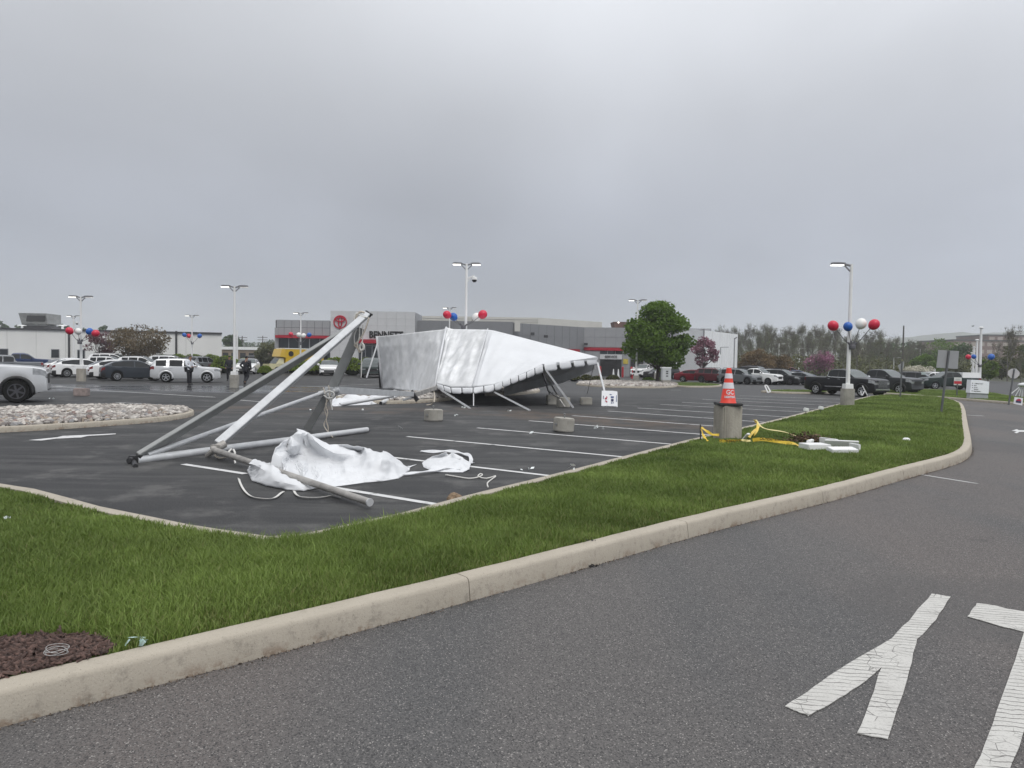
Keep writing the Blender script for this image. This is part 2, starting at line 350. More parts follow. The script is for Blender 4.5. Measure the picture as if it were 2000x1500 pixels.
# ---- front kerb, lawn island and road
kb = [(-900,1660),(-420,1536),(0,1423),(300,1342),(520,1284),(900,1181),(1130,1115),(1370,1045),(1545,1000),(1650,973),(1759,939),(1857,912),(1887,900),(1899,886),(1899,870),(1891,835),(1886,804),(1878,792),(1850,783),(1800,779),(1740,777)]
kb = [G(*p) for p in kb]; KB = resample(smooth_line([(p.x, p.y) for p in kb], 1), .25)
KH = .172; KW = .17
KIN = offset_line(KB, KW)
lk = [(-700,900),(-330,905),(-120,936),(0,963),(75,975),(205,1012),(375,1049),(500,1069),(530,1074),(590,1068),(640,1057),(775,1026),(880,995),(1100,937),(1240,898),(1335,872),(1500,831),(1645,792),(1692,779),(1722,774.5)]
lk = [G(*p) for p in lk]; LK = resample([(p.x, p.y) for p in lk], .5); LH = .14; LW = .20
LIN = offset_line(LK, -LW)
def kerb(name, line, inner, H, lead, step_m, gap=.004, rad=.03, sp=.5):
    """cast kerb: each length between two joints is a piece of its own"""
    root = bpy.data.objects.new(name, None); COL.objects.link(root); root['kind'] = 'structure'; root.location = (line[0][0], line[0][1], 0)
    n = len(line); per = max(1, int(round(step_m/sp))); i = 0
    while i < n-1:
        j = min(n-1, lead if i < lead else i+per); j = n-1 if n-1-j < 2 else j; mb = MB(); vs = []; fs = []
        for k in range(i, j+1):
            a = Vector(line[k]); b = Vector(inner[k]); d = (b-a).normalized(); t = Vector((d.y, -d.x)); s = (gap if k == i else -gap if k == j else 0)
            if (Vector(line[min(k+1,n-1)])-Vector(line[max(k-1,0)])).dot(t) < 0: t = -t
            a = a+t*s; b = b+t*s; jz = .0015*math.sin(k*1.7)
            for q, z in ((a, -.06), (a+d*.008, .045), (a+d*.022, H-rad), (a+d*(.022+rad*.35), H-rad*.3), (a+d*(.022+rad), H), (b, H+.002), (b, -.06)): vs.append((q.x, q.y, z+(jz if z > .05 else 0)))
        m_ = 7; c = j-i+1
        for r in range(c-1):
            for k in range(m_-1): fs.append((r*m_+k, r*m_+k+1, (r+1)*m_+k+1, (r+1)*m_+k))
        fs += [tuple(range(m_)), tuple((c-1)*m_+k for k in range(m_))[::-1]]
        mb.add(vs, fs); mb.build('kerb_section', M_KERB, root, smooth=40); i = j
    return root
_j = min(range(len(KB)), key=lambda i: (Vector(KB[i])-G(900,1181).xy).length)
kerb('kerb', KB, KIN, KH, _j % 12, 3.0, sp=.25); kerb('kerb', LK, LIN, LH, 0, 3.0)
far_pts = [G(1740,777), G(1722,774.5)]
LAWN = [tuple(p) for p in KIN]+[tuple(p) for p in LIN[::-1]]
bed_px = [(-500,1472),(0,1340),(90,1316),(190,1288),(222,1266),(190,1246),(100,1243),(0,1252),(-200,1290),(-500,1360)]
BED = [tuple(G(x, y, KH)[:2]) for x, y in bed_px]
_kin = np.array(KIN); _lin = np.array(LIN)
def lawn_z(P):
    P = np.asarray(P, dtype=float)[:, :2]
    d1 = np.sqrt(((P[:,None]-_kin[None])**2).sum(2)).min(1); d2 = np.sqrt(((P[:,None]-_lin[None])**2).sum(2)).min(1)
    s = d1/(d1+d2+1e-6); edge = np.minimum(d1, d2); bump = .05*(1-np.exp(-d1/1.0))*(1-np.exp(-d2/2.0))-.02*np.exp(-d2/.4)
    return (KH-.012)*(1-s)+(LH-.012)*s+bump+.018*np.sin(P[:,0]*1.3)*np.sin(P[:,1]*1.1)*(1-np.exp(-edge))
def fill_sheet(name, poly, zf, mt, step=.6, kind='structure'):
    P = [Vector(p) for p in poly]; n = len(P); arr = np.array(poly); lo = arr.min(0); hi = arr.max(0)
    gx, gy = np.meshgrid(np.arange(lo[0], hi[0], step), np.arange(lo[1], hi[1], step)); Q = np.c_[gx.ravel(), gy.ravel()]+rng.uniform(-.1, .1, (gx.size, 2))*step
    Q = Q[inpoly(Q, poly)]; dm = np.sqrt(((Q[:,None]-arr[None])**2).sum(2)).min(1); Q = Q[dm > step*.35]
    vv, ee, ff, *_ = delaunay_2d_cdt(P+[Vector(q) for q in Q], [(i, (i+1) % n) for i in range(n)], [], 1, 1e-5)
    A = np.array([tuple(v) for v in vv]); z = zf(A); me = bpy.data.meshes.new(name); me.from_pydata([(a[0], a[1], b) for a, b in zip(A, z)], [], [tuple(f) for f in ff])
    cen = np.array([A[list(f)].mean(0) for f in ff]); bad = ~inpoly(cen, poly)
    bm = bmesh.new(); bm.from_mesh(me); bm.faces.ensure_lookup_table(); bmesh.ops.delete(bm, geom=[bm.faces[i] for i in np.nonzero(bad)[0]], context='FACES')
    for f in bm.faces:
        if f.normal.z < 0: f.normal_flip()
        f.smooth = True
    bm.to_mesh(me); bm.free(); o = link(name, me, mt); o['kind'] = kind; return o
fill_sheet('lawn', LAWN, lawn_z, M_TURF)
M_BED = mat('mulch_soil', (.045, .025, .02), .95, .4, 20, .6, 60)
fill_sheet('mulch_bed', BED, lambda A: np.where(inpoly(A, [tuple(p) for p in LAWN]), lawn_z(A)+.012, KH-.08), M_BED, .25)
road_pts = [(p[0], p[1]) for p in KB[:]]
rp = [G(1722,765), G(1800,768), G(1900,777), G(2010,793), G(2200,800)]
road = sheet('road', road_pts+[(p.x, p.y) for p in rp]+[(40,40),(40,-2),(-12,-2)], .004, M_ROAD)
# ---- painted lines: each one a piece of the lot
def quad_line(a, b, wd, parent, z=.006, name='stall_line', mt=None):
    a = Vector(a[:2]); b = Vector(b[:2]); d = (b-a).normalized(); s = Vector((-d.y, d.x))*wd/2; n = max(1, int((b-a).length/.5)); vs = []; fs = []
    for i in range(n+1):
        p = a.lerp(b, i/n); j = .006*math.sin(i*2.1+a.x); vs += [(p.x-s.x*(1+j), p.y-s.y*(1+j), z), (p.x+s.x*(1-j), p.y+s.y*(1-j), z)]
    for i in range(n): fs.append((2*i, 2*i+2, 2*i+3, 2*i+1))
    me = bpy.data.meshes.new(name); me.from_pydata(vs, [], fs)
    if me.polygons[0].normal.z < 0: me.flip_normals()
    return link(name, me, mt or M_LINE, parent)
for a, b in (((358,907),(480,926)),((640,951),(884,991)),((760,893),(1102,933)),((795,853),(1240,895)),((932,836),(1337,870)),((1033,822),(1400,851)),((1118,812),(1470,838)),((1187,803),(1510,826)),((1245,797),(1560,816)),((1290,790),(1590,806)),((1332,786),(1615,800)),((1372,780),(1640,793)),((1410,777),(1660,787)),((1445,773),(1675,781))):
    quad_line(G(*a), G(*b), .115, lot)
for a, b, wd in (((95,754),(170,759),.12),((165,761),(420,776),.12),((0,799),(160,793),.1),((460,781),(510,785),.12),((225,786),(335,792),.1),((1040,753),(1085,752),.1),((1308,762),(1330,762),.12),((700,741),(735,742),.12),((600,756),(740,750),.1)):
    quad_line(G(*a), G(*b), wd, lot)
def marking(pts, name, parent, z=.010, mt=None):
    P = [G(x, y) for x, y in pts]; mb = MB(); mb.prism([(p.x, p.y) for p in P], z-.004, z)
    return mb.build(name, mt or M_PAINT, parent, local=True)
ar = marking([(57,860.5),(112,855),(122,852.3),(165,850.6),(226,847.5),(226,849),(170,852.6),(158,855.4),(110,857.5),(80,861.5)], 'arrow', lot, .012, M_LINE)
def jag(pts, n=9):     # thermoplastic edges are broken up by the cracks
    o = []; k = len(pts)
    for i in range(k):
        a = Vector(pts[i]); b = Vector(pts[(i+1) % k])
        for j in range(n): p = a.lerp(b, j/n); o.append((p.x+random.uniform(-1.6,1.6), p.y+random.uniform(-1,1)))
    return o
marking(jag([(1820,1163),(1858,1168),(1828,1212),(1792,1252),(1789,1262),(1772,1330),(1733,1448),(1675,1436),(1700,1370),(1722,1305),(1692,1334),(1640,1367),(1578,1402),(1556,1393),(1533,1383),(1590,1345),(1650,1305),(1742,1250),(1785,1203)], 4), 'letter', road, .012)
marking(jag([(1909,1180),(2004,1198),(2075,1212),(2070,1248),(2040,1330),(1990,1460),(1960,1540),(1890,1540),(1930,1440),(1970,1330),(2000,1238),(1890,1207)], 5), 'letter', road, .012)
marking([(1976,842),(1986,839),(1990,841),(2003,841),(2004,844),(1991,844),(1986,847),(1981,845.5),(1986,843)], 'arrow', road, .012, M_LINE)
quad_line(G(1800,928), G(1912,946), .05, road, .009, 'paint_line'); quad_line(G(1888,811), G(1922,813), .12, road, .009, 'paint_line')
# ---- grass blades
M_GRASS = mat('grass_blade', (.128, .195, .040), .55, .24, .55, attr='rnd', c2=(.195, .265, .066), sub=.35, spec=.3)
def grass(name, poly, zf, dens_at, blade, maxd, holes=(), ref=5.5):
    arr = np.array(poly); lo = arr.min(0); hi = arr.max(0); step = 1.0; pts = []; ds = []
    for x in np.arange(lo[0], hi[0], step):
        for y in np.arange(lo[1], hi[1], step):
            c = np.array((x+.5, y+.5)); d = max(2.0, math.hypot(*c))
            if y+1 < 1 or abs(x+.5) > .80*(y+1.5)+1.5 or d > maxd: continue
            n = int(dens_at*min(1, (ref/d)**1.35)); P = rng.uniform(0, 1, (n, 2))*step+(x, y); pts.append(P)
    P = np.concatenate(pts); P = P[inpoly(P, poly)]
    for h in holes: P = P[~inpoly(P, h)]
    n = len(P); z = zf(P)
    D = np.hypot(P[:,0], P[:,1]); k = np.maximum(1, D/ref)**.72
    nf = np.array([noise.noise((p[0]*.9, p[1]*.9, 0)) for p in P]); nf2 = np.array([noise.noise((p[0]*3.1, p[1]*3.1, 5)) for p in P])
    dk = np.sqrt(((P[:,None,:]-_kin[None,::2])**2).sum(2)).min(1) if name == 'grass' and n < 400000 else np.full(n, 9.)
    dc = np.hypot(P[:,0]-CORN.x, P[:,1]-CORN.y)
    dl = np.sqrt(((P[:,None,:]-_lin[None,::2])**2).sum(2)).min(1) if name == 'grass' and maxd == 46 else np.full(n, 9.)
    H = blade*(.62+.5*rng.random(n)+.18*nf+.16*nf2)*np.clip(.45+dk/.55, .45, 1)*np.maximum(np.clip(.35+dl/1.0, .35, 1), 1.25*np.clip(1.6-dc/1.7, 0, 1)); H = np.maximum(H, .02)*np.where(rng.random(n) < .03, 1.5, 1)
    W = .0034*k*(.7+.6*rng.random(n)); a = rng.uniform(0, 2*PI, n); lean = H*(.25+.65*rng.random(n)); la = a+rng.normal(0, .9, n)+PI/2
    sx, sy = np.cos(a)*W, np.sin(a)*W; lx, ly = np.cos(la)*lean, np.sin(la)*lean
    b0 = np.c_[P[:,0]-sx, P[:,1]-sy, z-.01]; b1 = np.c_[P[:,0]+sx, P[:,1]+sy, z-.01]
    m0 = np.c_[P[:,0]-sx*.75+lx*.35, P[:,1]-sy*.75+ly*.35, z+H*.6]; m1 = np.c_[P[:,0]+sx*.75+lx*.35, P[:,1]+sy*.75+ly*.35, z+H*.6]; t = np.c_[P[:,0]+lx, P[:,1]+ly, z+H]
    V = np.stack([b0, b1, m1, m0, t], 1).reshape(-1, 3); I = np.arange(n)[:,None]*5
    F = np.concatenate([I+[0,1,2], I+[0,2,3], I+[3,2,4]])
    dry = np.where((rng.random(n) < .05+.30*np.exp(-dk/.22)), .5, 0)
    r = np.clip(.42+.28*rng.normal(0, .5, n)+.25*nf+.2*nf2, 0, 1)
    o = npmesh(name, V, F, M_GRASS, None, np.repeat(r, 5)); o['kind'] = 'stuff'
    a2 = o.data.attributes.new('dry', 'FLOAT', 'POINT'); a2.data.foreach_set('value', np.repeat(dry*(.6+.8*rng.random(n)), 5).astype(np.float32)); return o
def dry_mix(M):     # straw-coloured blades among the green
    t = M.node_tree; b = t.nodes['Principled BSDF']; src = b.inputs['Base Color'].links[0].from_socket
    at = t.nodes.new('ShaderNodeAttribute'); at.attribute_name = 'dry'; mx_ = t.nodes.new('ShaderNodeMix'); mx_.data_type = 'RGBA'
    t.links.new(at.outputs['Fac'], mx_.inputs[0]); t.links.new(src, mx_.inputs[6]); mx_.inputs[7].default_value = (.27, .25, .11, 1)
    for l in list(src.links):
        if l.to_node != mx_: t.links.new(mx_.outputs[2], l.to_socket)
dry_mix(M_GRASS)
CORN = G(610,1075)
grass('grass', LAWN, lawn_z, 8200, .078, 46, [BED])
# ---- mulch chips
def mulch():
    arr = np.array(BED); lo = arr.min(0); hi = arr.max(0); n = 9000; P = rng.uniform(lo, hi, (n, 2)); P = P[inpoly(P, BED)&inpoly(P, LAWN)]; P = P[np.abs(P[:,0]) < P[:,1]*.9]; n = len(P)
    z = lawn_z(P)+.012+rng.random(n)*.02; a = rng.normal(.3, .8, n); l = .008+.03*rng.random(n)**2; wd = .003+.004*rng.random(n); tl = rng.normal(0, .35, n)*l
    c, s = np.cos(a), np.sin(a); V = []
    for u, v, q in ((-1,-1,0),(1,-1,0),(1,1,0),(-1,1,0)): V.append(np.c_[P[:,0]+c*l*u-s*wd*v, P[:,1]+s*l*u+c*wd*v, z+tl*u+.003*v])
    for u, v in ((-1,-1),(1,-1),(1,1),(-1,1)): V.append(np.c_[P[:,0]+c*l*u*.9-s*wd*v*.8, P[:,1]+s*l*u*.9+c*wd*v*.8, z+tl*u+.006])
    V = np.stack(V, 1).reshape(-1, 3); I = np.arange(n)[:,None]*8
    F = np.concatenate([I+q for q in ([4,5,6,7],[0,1,5,4],[1,2,6,5],[2,3,7,6],[3,0,4,7])])
    o = npmesh('mulch', V, F, mat('mulch_chip', (.048, .029, .024), .9, .4, 30, attr='rnd', c2=(.095, .058, .048)), None, np.repeat(rng.random(n), 8)); o['kind'] = 'stuff'
mulch()
# ---- stone beds
M_STONE = mat('river_stone', (.24, .20, .18), .8, .35, 2.2, .3, 20, attr='rnd', c2=(.40, .38, .35))
M_STONES = [mat('river_stone_%s' % k, c, .8, .3, 6, .3, 30) for k, c in (('tan', (.30,.25,.20)), ('grey', (.24,.235,.235)), ('pale', (.42,.40,.37)), ('rose', (.24,.175,.155)), ('dark', (.17,.15,.14)))]
def stone_mesh(i, mt):
    bm = bmesh.new(); bmesh.ops.create_icosphere(bm, subdivisions=1, radius=1)
    for v in bm.verts: v.co *= 1+.35*noise.noise(v.co*1.3+Vector((i*7.3, 0, 0))); v.co.z *= .8; v.co.x *= 1.2
    me = bpy.data.meshes.new('stone'); bm.to_mesh(me); bm.free(); me.materials.append(mt); return me
STONES = [stone_mesh(i, M_STONES[i % 5]) for i in range(10)]
def rock_bed(outline_px, n_single, dens, size, hz=.13, kerbed=True, kstep=3.0):
    pl = [G(x, y) for x, y in outline_px]; line = resample(smooth_line([(p.x, p.y) for p in pl]+[(pl[0].x, pl[0].y)], 2), .5)
    ar = sum(a[0]*b[1]-b[0]*a[1] for a, b in zip(line, line[1:]))
    if ar < 0: line = line[::-1]
    inner = offset_line(line, .16)
    if kerbed: kerb('kerb', line, inner, hz, 0, kstep)
    bed = fill_sheet('rock_bed', inner[:-1], lambda A: np.full(len(A), hz-.03), mat('bed_soil', (.10, .085, .07), .95, .3, 9), .7)
    arr = np.array(inner); lo = arr.min(0); hi = arr.max(0); c = arr.mean(0); area = (hi-lo).prod(); P = rng.uniform(lo, hi, (int(area*dens), 2)); P = P[inpoly(P, inner)]
    e = np.sqrt(((P[:,None]-arr[None])**2).sum(2)).min(1); z = hz-.02+.055*(1-np.exp(-e/.6)); P = P[e > .05]; z = z[e > .05]
    order = np.argsort(P[:,1]); P = P[order]; z = z[order]; ds = np.hypot(P[:,0], P[:,1]); sz = size*(.55+.9*rng.random(len(P))); app = np.argsort(-sz/ds)
    single = set(app[:n_single].tolist()); V = []; F = []; A = []; b = 0
    base = [np.array([tuple(v.co) for v in m.vertices]) for m in STONES]; fc = [np.array([tuple(p.vertices) for p in m.polygons]) for m in STONES]
    for i in range(len(P)):
        if i in single:
            o = bpy.data.objects.new('stone', STONES[i % 10]); COL.objects.link(o); o.parent = bed; o.location = (P[i,0], P[i,1], z[i]); s = sz[i]; o.scale = (s,)*3; o.rotation_euler = (random.uniform(-.9,.9), random.uniform(-.9,.9), random.uniform(0,6.3)); o.location.z += random.uniform(-.015,.045); continue
        k = i % 10; t = random.uniform(0, 6.3); R = np.array(Matrix.Rotation(t, 3, 'Z')@Matrix.Rotation(random.uniform(-.5,.5), 3, 'X')); v = base[k]@R.T*sz[i]+(P[i,0], P[i,1], z[i]+random.uniform(-.015,.045)); V.append(v); F.append(fc[k]+b); b += len(v); A += [random.random()]*len(v)
    if V:
        o = npmesh('stones', np.concatenate(V), np.concatenate(F), M_STONE, None, A); o['kind'] = 'stuff'; o.parent = bed
    return bed
rock_bed([(-260,850),(-120,848),(0,846),(190,834),(330,823),(385,812),(372,803),(300,800),(180,799),(0,806),(-150,812),(-260,815)], 290, 150, .058)
rock_bed([(655,779),(700,787),(760,790),(850,786),(900,779),(860,771),(760,771),(690,773)], 0, 100, .07)
rock_bed([(948,773),(1000,773),(1050,768),(1058,763),(1020,759),(960,762)], 0, 90, .07)
rock_bed([(1125,752),(1170,757),(1280,759),(1320,757),(1330,752),(1290,748),(1190,746),(1130,748)], 60, 110, .075)
# grass islands further off
def island(px, h=.12, name='lawn', d=500, bl=.06):
    pl = [G(x, y) for x, y in px]; line = resample(smooth_line([(p.x, p.y) for p in pl]+[(pl[0].x, pl[0].y)], 2), .5)
    if sum(a[0]*b[1]-b[0]*a[1] for a, b in zip(line, line[1:])) < 0: line = line[::-1]
    inner = offset_line(line, .16); kerb('kerb', line, inner, h, 0, 3.0)
    fill_sheet(name, inner[:-1], lambda A: np.full(len(A), h-.01), M_TURF, 1.0)
    grass('grass', inner[:-1], lambda P: np.full(len(P), h-.01), d, bl, 60, ref=14)
island([(1297,752),(1330,757),(1395,757),(1413,754.5),(1405,752),(1360,749),(1310,748)])
island([(1486,766.5),(1515,768.5),(1590,770),(1640,768),(1600,765),(1520,763.5)])
island([(1700,769),(1760,773),(1850,780),(1935,787),(2010,793),(2120,797),(2120,786),(1990,780),(1945,771),(1915,767),(1860,764),(1790,762),(1735,763)], .13, 'lawn', 1400, .07)
# ================================================================== BUILDINGS
M_PANEL = mat('grey_panel', (.30, .305, .315), .55, .05, 1.2); M_PANEL2 = mat('dark_grey_panel', (.21, .215, .225), .55, .05, 1.0)
M_SILVER = mat('silver_panel', (.55, .555, .56), .5, .05, .8); M_RED = mat('red_band', (.36, .012, .03), .4, .05, 2)
M_GLASS = mat('window_glass', (.018, .022, .026), .06, .2, .5, spec=.6); M_WHITEW = mat('white_wall', (.80, .80, .775), .8, .05, .35)
M_WHITEM = mat('white_metal', (.82, .83, .83), .45, .04, .6); M_BLACK = mat('black_trim', (.015, .015, .016), .5, .2, 3); M_DARK = mat('dark_trim', (.045, .045, .05), .6, .15, 2)
M_ALU = mat('window_frame', (.30, .31, .32), .4, .05, 2, metal=.5); M_CREAM = mat('cream_cladding', (.56, .55, .51), .7, .04, .6); M_ROOF = mat('roof_membrane', (.10, .10, .11), .9, .2, .4)
def wall_box(mb, a, b, th, z0, z1):      # a wall slab from a to b, its front face on the line a-b
    a = Vector(a[:2]); b = Vector(b[:2]); d = (b-a).normalized(); n = Vector((-d.y, d.x))
    q = [a, b, b+n*th, a+n*th]; return mb.prism([(p.x, p.y) for p in q], z0, z1)
def panels(parent, a, b, z0, z1, nx, nz, mt, gap=.035, proud=.05, name='facade_panel'):
    a = Vector(a[:2]); b = Vector(b[:2]); l = (b-a).length; d = (b-a)/l; n = Vector((d.y, -d.x)); wd = l/nx; h = (z1-z0)/nz
    mb = MB(); R = Matrix((Vector((d.x, d.y, 0)), Vector((-n.x, -n.y, 0)), Vector((0,0,1)))).transposed()
    mb.box((0,0,0), (wd-gap, proud, h-gap), R); me = None
    for j in range(nz):
        for i in range(nx):
            c = a+d*(wd*(i+.5))+n*(proud/2); pos = (c.x-parent.location.x, c.y-parent.location.y, z0+h*(j+.5)-parent.location.z)
            if me is None: o = mb.build(name, mt, None, local=True); o.parent = parent; o.location = pos; me = o.data
            else: link(name, me, None, parent, pos)
def rect(parent, name, a, b, z0, z1, mt, proud=.05, off=0.0):
    a = Vector(a[:2]); b = Vector(b[:2]); d = (b-a).normalized(); n = Vector((d.y, -d.x)); a2 = a+n*(off+proud); b2 = b+n*(off+proud)
    mb = MB(); wall_box(mb, a2, b2, proud, z0, z1); return mb.build(name, mt, parent)
def Lp(a, b, t): return Vector(a[:2]).lerp(Vector(b[:2]), t)
# ---- showroom
YB = 82.0
def fx(px, Y=YB): return Vector((AT(px, 700, Y).x, Y))
def zz(px, py, Y=YB): return AT(px, py, Y).z
show = thing('showroom', 'long grey panelled car showroom with a red band and a tall pale entrance portal', 'building', (fx(730).x, YB, 0))
P1, P2 = fx(645, 80), fx(810, 80); zp = zz(730, 608, 80)
mb = MB(); wall_box(mb, P1, P2, 6, 0, zp-.05); mb.build('portal_wall', M_PANEL, show)
D1, D2 = fx(700, 80), fx(752, 80)
zb_ = zz(730, 663, 80)
panels(show, P1, P2, zb_, zp, 9, 4, M_SILVER, .012, .05); panels(show, P1, D1, 0, zb_, 3, 3, M_SILVER, .012, .05); panels(show, D2, P2, 0, zb_, 3, 3, M_SILVER, .012, .05)
rect(show, 'entrance_glass', D1, D2, 0, zb_-.75, M_GLASS, .02); rect(show, 'entrance_canopy', D1, D2, zb_-.45, zb_-.02, M_RED, .7)
for t in (0, .25, .5, .75, .97): rect(show, 'mullion', Lp(D1, D2, t), Lp(D1, D2, t+.03), 0, zb_-.75, M_ALU, .06)
# emblem: three red ovals in a round red ring
ec = AT(664.5, 629, 80-.10); er = 13.2*80/FPX; mb = MB(); 
def oval(mb, cx, cz, rx, rz, wd, seg=28, y=0):
    n0 = len(mb.v); vs = []; fs = []
    for k in range(seg):
        t = 2*PI*k/seg; c, s = math.cos(t), math.sin(t)
        for r, yy in ((1, y), (1, y-.07)):
            vs += [(ec.x+cx+c*(rx), ec.y+yy, ec.z+cz+s*(rz)), (ec.x+cx+c*(rx-wd), ec.y+yy, ec.z+cz+s*(rz-wd))]
    for k in range(seg):
        a = k*4; b = ((k+1) % seg)*4; fs += [(a+2, b+2, b+3, a+3), (a, b, b+2, a+2), (a+3, b+3, b+1, a+1)]
    mb.add(vs, fs)
oval(mb, 0, 0, er, er, er*.17); oval(mb, 0, er*.05, er*.34, er*.86, er*.17, y=-.02); oval(mb, 0, er*.38, er*.74, er*.42, er*.17, y=-.04)
M_EMB = mat('emblem_red', (.40, .008, .03), .35, .05, 2); em = mb.build('emblem', M_EMB, show)
mb = MB(); mb.lathe([(er*.9, 0), (er*.9, .03)], (ec.x, ec.y+.02, ec.z), 32, 'y'); mb.build('backplate', mat('emblem_silver', (.50,.46,.47), .4, .05, 2), em, local=False)
p = AT(754, 654.5, 79.92); text('lettering', 'BENNETT', 1.05, M_BLACK, show, FACE(p, (1,0,0)), .06, .035, .84)
# left wing
W1 = fx(538, 80); mb = MB(); wall_box(mb, W1, P1-Vector((.02, 0)), 5.5, 0, zz(590, 626, 80)); mb.build('wing_wall', M_DARK, show)
za, zc_ = zz(590, 655, 80), zz(590, 625, 80)
panels(show, fx(540, 80), P1-Vector((.05, 0)), za, zc_, 7, 2, M_PANEL)
rect(show, 'red_band', fx(540, 80), P1-Vector((.06, 0)), za-.32, za-.03, M_RED, .5)
for k in range(5):
    a, b = Lp(fx(544, 80), P1, k/5+.008), Lp(fx(544, 80), P1, (k+1)/5-.008); rect(show, 'shop_window', a, b, .3, za-.4, M_GLASS, .04)
    rect(show, 'mullion', Lp(fx(544, 80), P1, k/5-.006), Lp(fx(544, 80), P1, k/5+.006), .0, za-.35, M_ALU, .10)
rect(show, 'end_column', fx(537, 80), fx(543.5, 80), 0, zz(540, 640, 80), M_PANEL, .14)
# right of the portal: straight then canted facade
Q0, Q1, Q2, Q3 = fx(812, 82), fx(1002, 82), fx(1140, 90), fx(1388, 88)
h0, h1, h2 = zz(900, 627, 82), zz(1010, 628, 82), zz(1140, 639, 90)
mb = MB(); wall_box(mb, Q0, Q1, 5, 0, h0-.05); wall_box(mb, Q1+Vector((.01, .02)), Q2, 4, 0, h2-.05); wall_box(mb, Q2+Vector((.02, -.02)), Q3, 9, 0, h2-.10); mb.build('facade_wall', M_PANEL2, show)
zq = zz(900, 676, 82)
panels(show, Q0, Q1, zq, h0, 8, 2, M_PANEL2); panels(show, Q1, Q2, zq, h2, 9, 2, M_PANEL2)
rect(show, 'red_band', Q0, Q1, zq-.36, zq-.04, M_RED, .12); rect(show, 'red_band', Q1, Lp(Q1, Q2, .93), zq-.36, zq-.04, M_RED, .12)
for k in range(9):
    rect(show, 'shop_window', Lp(Q0, Q1, k/9+.008), Lp(Q0, Q1, (k+1)/9-.008), .35, zq-.42, M_GLASS, .05)
    if k < 7: rect(show, 'shop_window', Lp(Q1, Q2, k/8+.012), Lp(Q1, Q2, (k+1)/8-.012), .35, zq-.42, M_GLASS, .05)
rect(show, 'clad_column', fx(1004, 81.8), fx(1015, 81.8), h0-1.1, h0+.12, M_CREAM, .25)
# service bay, right
E0, E1 = Q2, fx(1216, 88); zr = zz(1180, 678, 89)
panels(show, Q2, Lp(Q2, Q3, .34), zr, h2, 4, 2, M_PANEL); panels(show, Lp(Q2, Q3, .34), Q3, zr, h2, 7, 2, M_PANEL)
rect(show, 'red_band', Q2, Lp(Q2, Q3, .9), zr-.42, zr-.05, M_RED, .14)
zd = zz(1195, 702, 88.5); zt2 = zz(1195, 692, 88.5); zt3 = zz(1195, 684, 88.5)
def on(px): return Lp(Q2, Q3, (px-1140)/(1388-1140))
rect(show, 'service_door', on(1173), on(1215), 0, zd, M_BLACK, .03); rect(show, 'door_header', on(1172), on(1216), zd+.02, zt2, M_SILVER, .12)
for a, b in ((1172.5,1186.5),(1188,1202),(1203.5,1216)): rect(show, 'transom_window', on(a), on(b), zt2+.05, zt3, M_GLASS, .06)
c_ = on(1194); p = Vector((c_.x, c_.y-.16, (zd+zt2)/2)); dQ = (Q3-Q2).normalized(); text('lettering', 'SERVICE', .42, M_DARK, show, FACE(p, (dQ.x, dQ.y, 0)), .02, .008)
for a, b in ((1142,1171.5),(1217,1231)):
    panels(show, on(a), on(b), 0, zr-.5, 2, 3, M_PANEL, .03)
mb = MB(); c_ = on(1223); mb.box((c_.x, c_.y-.1, 1.9), (.62, .05, .62), Matrix.Rotation(0, 3, 'Y')); mb.build('notice_board', mat('yellow_sign', (.50, .40, .06), .5, .3, 8), show)
c_ = on(1149); mb = MB(); mb.box((c_.x, c_.y-.12, 1.75), (.5, .06, .8)); mb.build('notice_board', M_BLACK, show)
rect(show, 'service_door', on(1233), on(1258), 0, zd, M_BLACK, .03); rect(show, 'wall_panel', on(1262), on(1283), 0, zr-.5, M_PANEL, .05); rect(show, 'service_door', on(1285), on(1314), 0, zd, M_BLACK, .03); rect(show, 'wall_panel', on(1316), on(1372), 0, zr-.5, M_WHITEM, .05)
# white end of the workshop
V0, V1 = fx(1374, 84), fx(1440, 100); vh0, vh1 = zz(1375, 645, 84), zz(1440, 653, 100)
mb = MB(); n_ = Vector((-3.0, 9)); q = [V0, V1, V1+Vector((-14, 4)), V0+Vector((-6, 14))]
b0 = len(mb.v); mb.add([(p.x, p.y, 0) for p in q]+[(q[0].x, q[0].y, vh0), (q[1].x, q[1].y, vh1), (q[2].x, q[2].y, vh1), (q[3].x, q[3].y, vh0)], [(0,1,5,4),(1,2,6,5),(2,3,7,6),(3,0,4,7),(4,5,6,7)]); mb.build('workshop_wall', M_WHITEM, show)
dV = (V1-V0).normalized()
for k in range(1, 14):
    c_ = Lp(V0, V1, k/14); mb = MB(); mb.beam((c_.x, c_.y-.02, .02), (c_.x, c_.y-.02, vh0+(vh1-vh0)*k/14-.06), .05, .05); mb.build('wall_rib', M_WHITEM, show)
c_ = Lp(V0, V1, .88); mb = MB(); mb.tube([(c_.x, c_.y-.12, .1), (c_.x, c_.y-.12, vh1-.6)], .09, 8); mb.tube([(c_.x, c_.y-.12, vh1-.7), (c_.x+.2, c_.y-.5, vh1-.5)], .08, 8); mb.build('downpipe', M_PANEL, show)
c_ = Lp(V0, V1, .45); mb = MB(); mb.tube([(c_.x, c_.y-.12, 3.0), (c_.x, c_.y-.12, 3.9), (c_.x+1.1, c_.y+.2, 3.95)], .05, 6); mb.build('conduit', M_PANEL, show)
rect(show, 'corner_column', fx(1368, 86.5), fx(1375, 83.7), 0, zz(1372, 642, 84), M_PANEL2, .1)
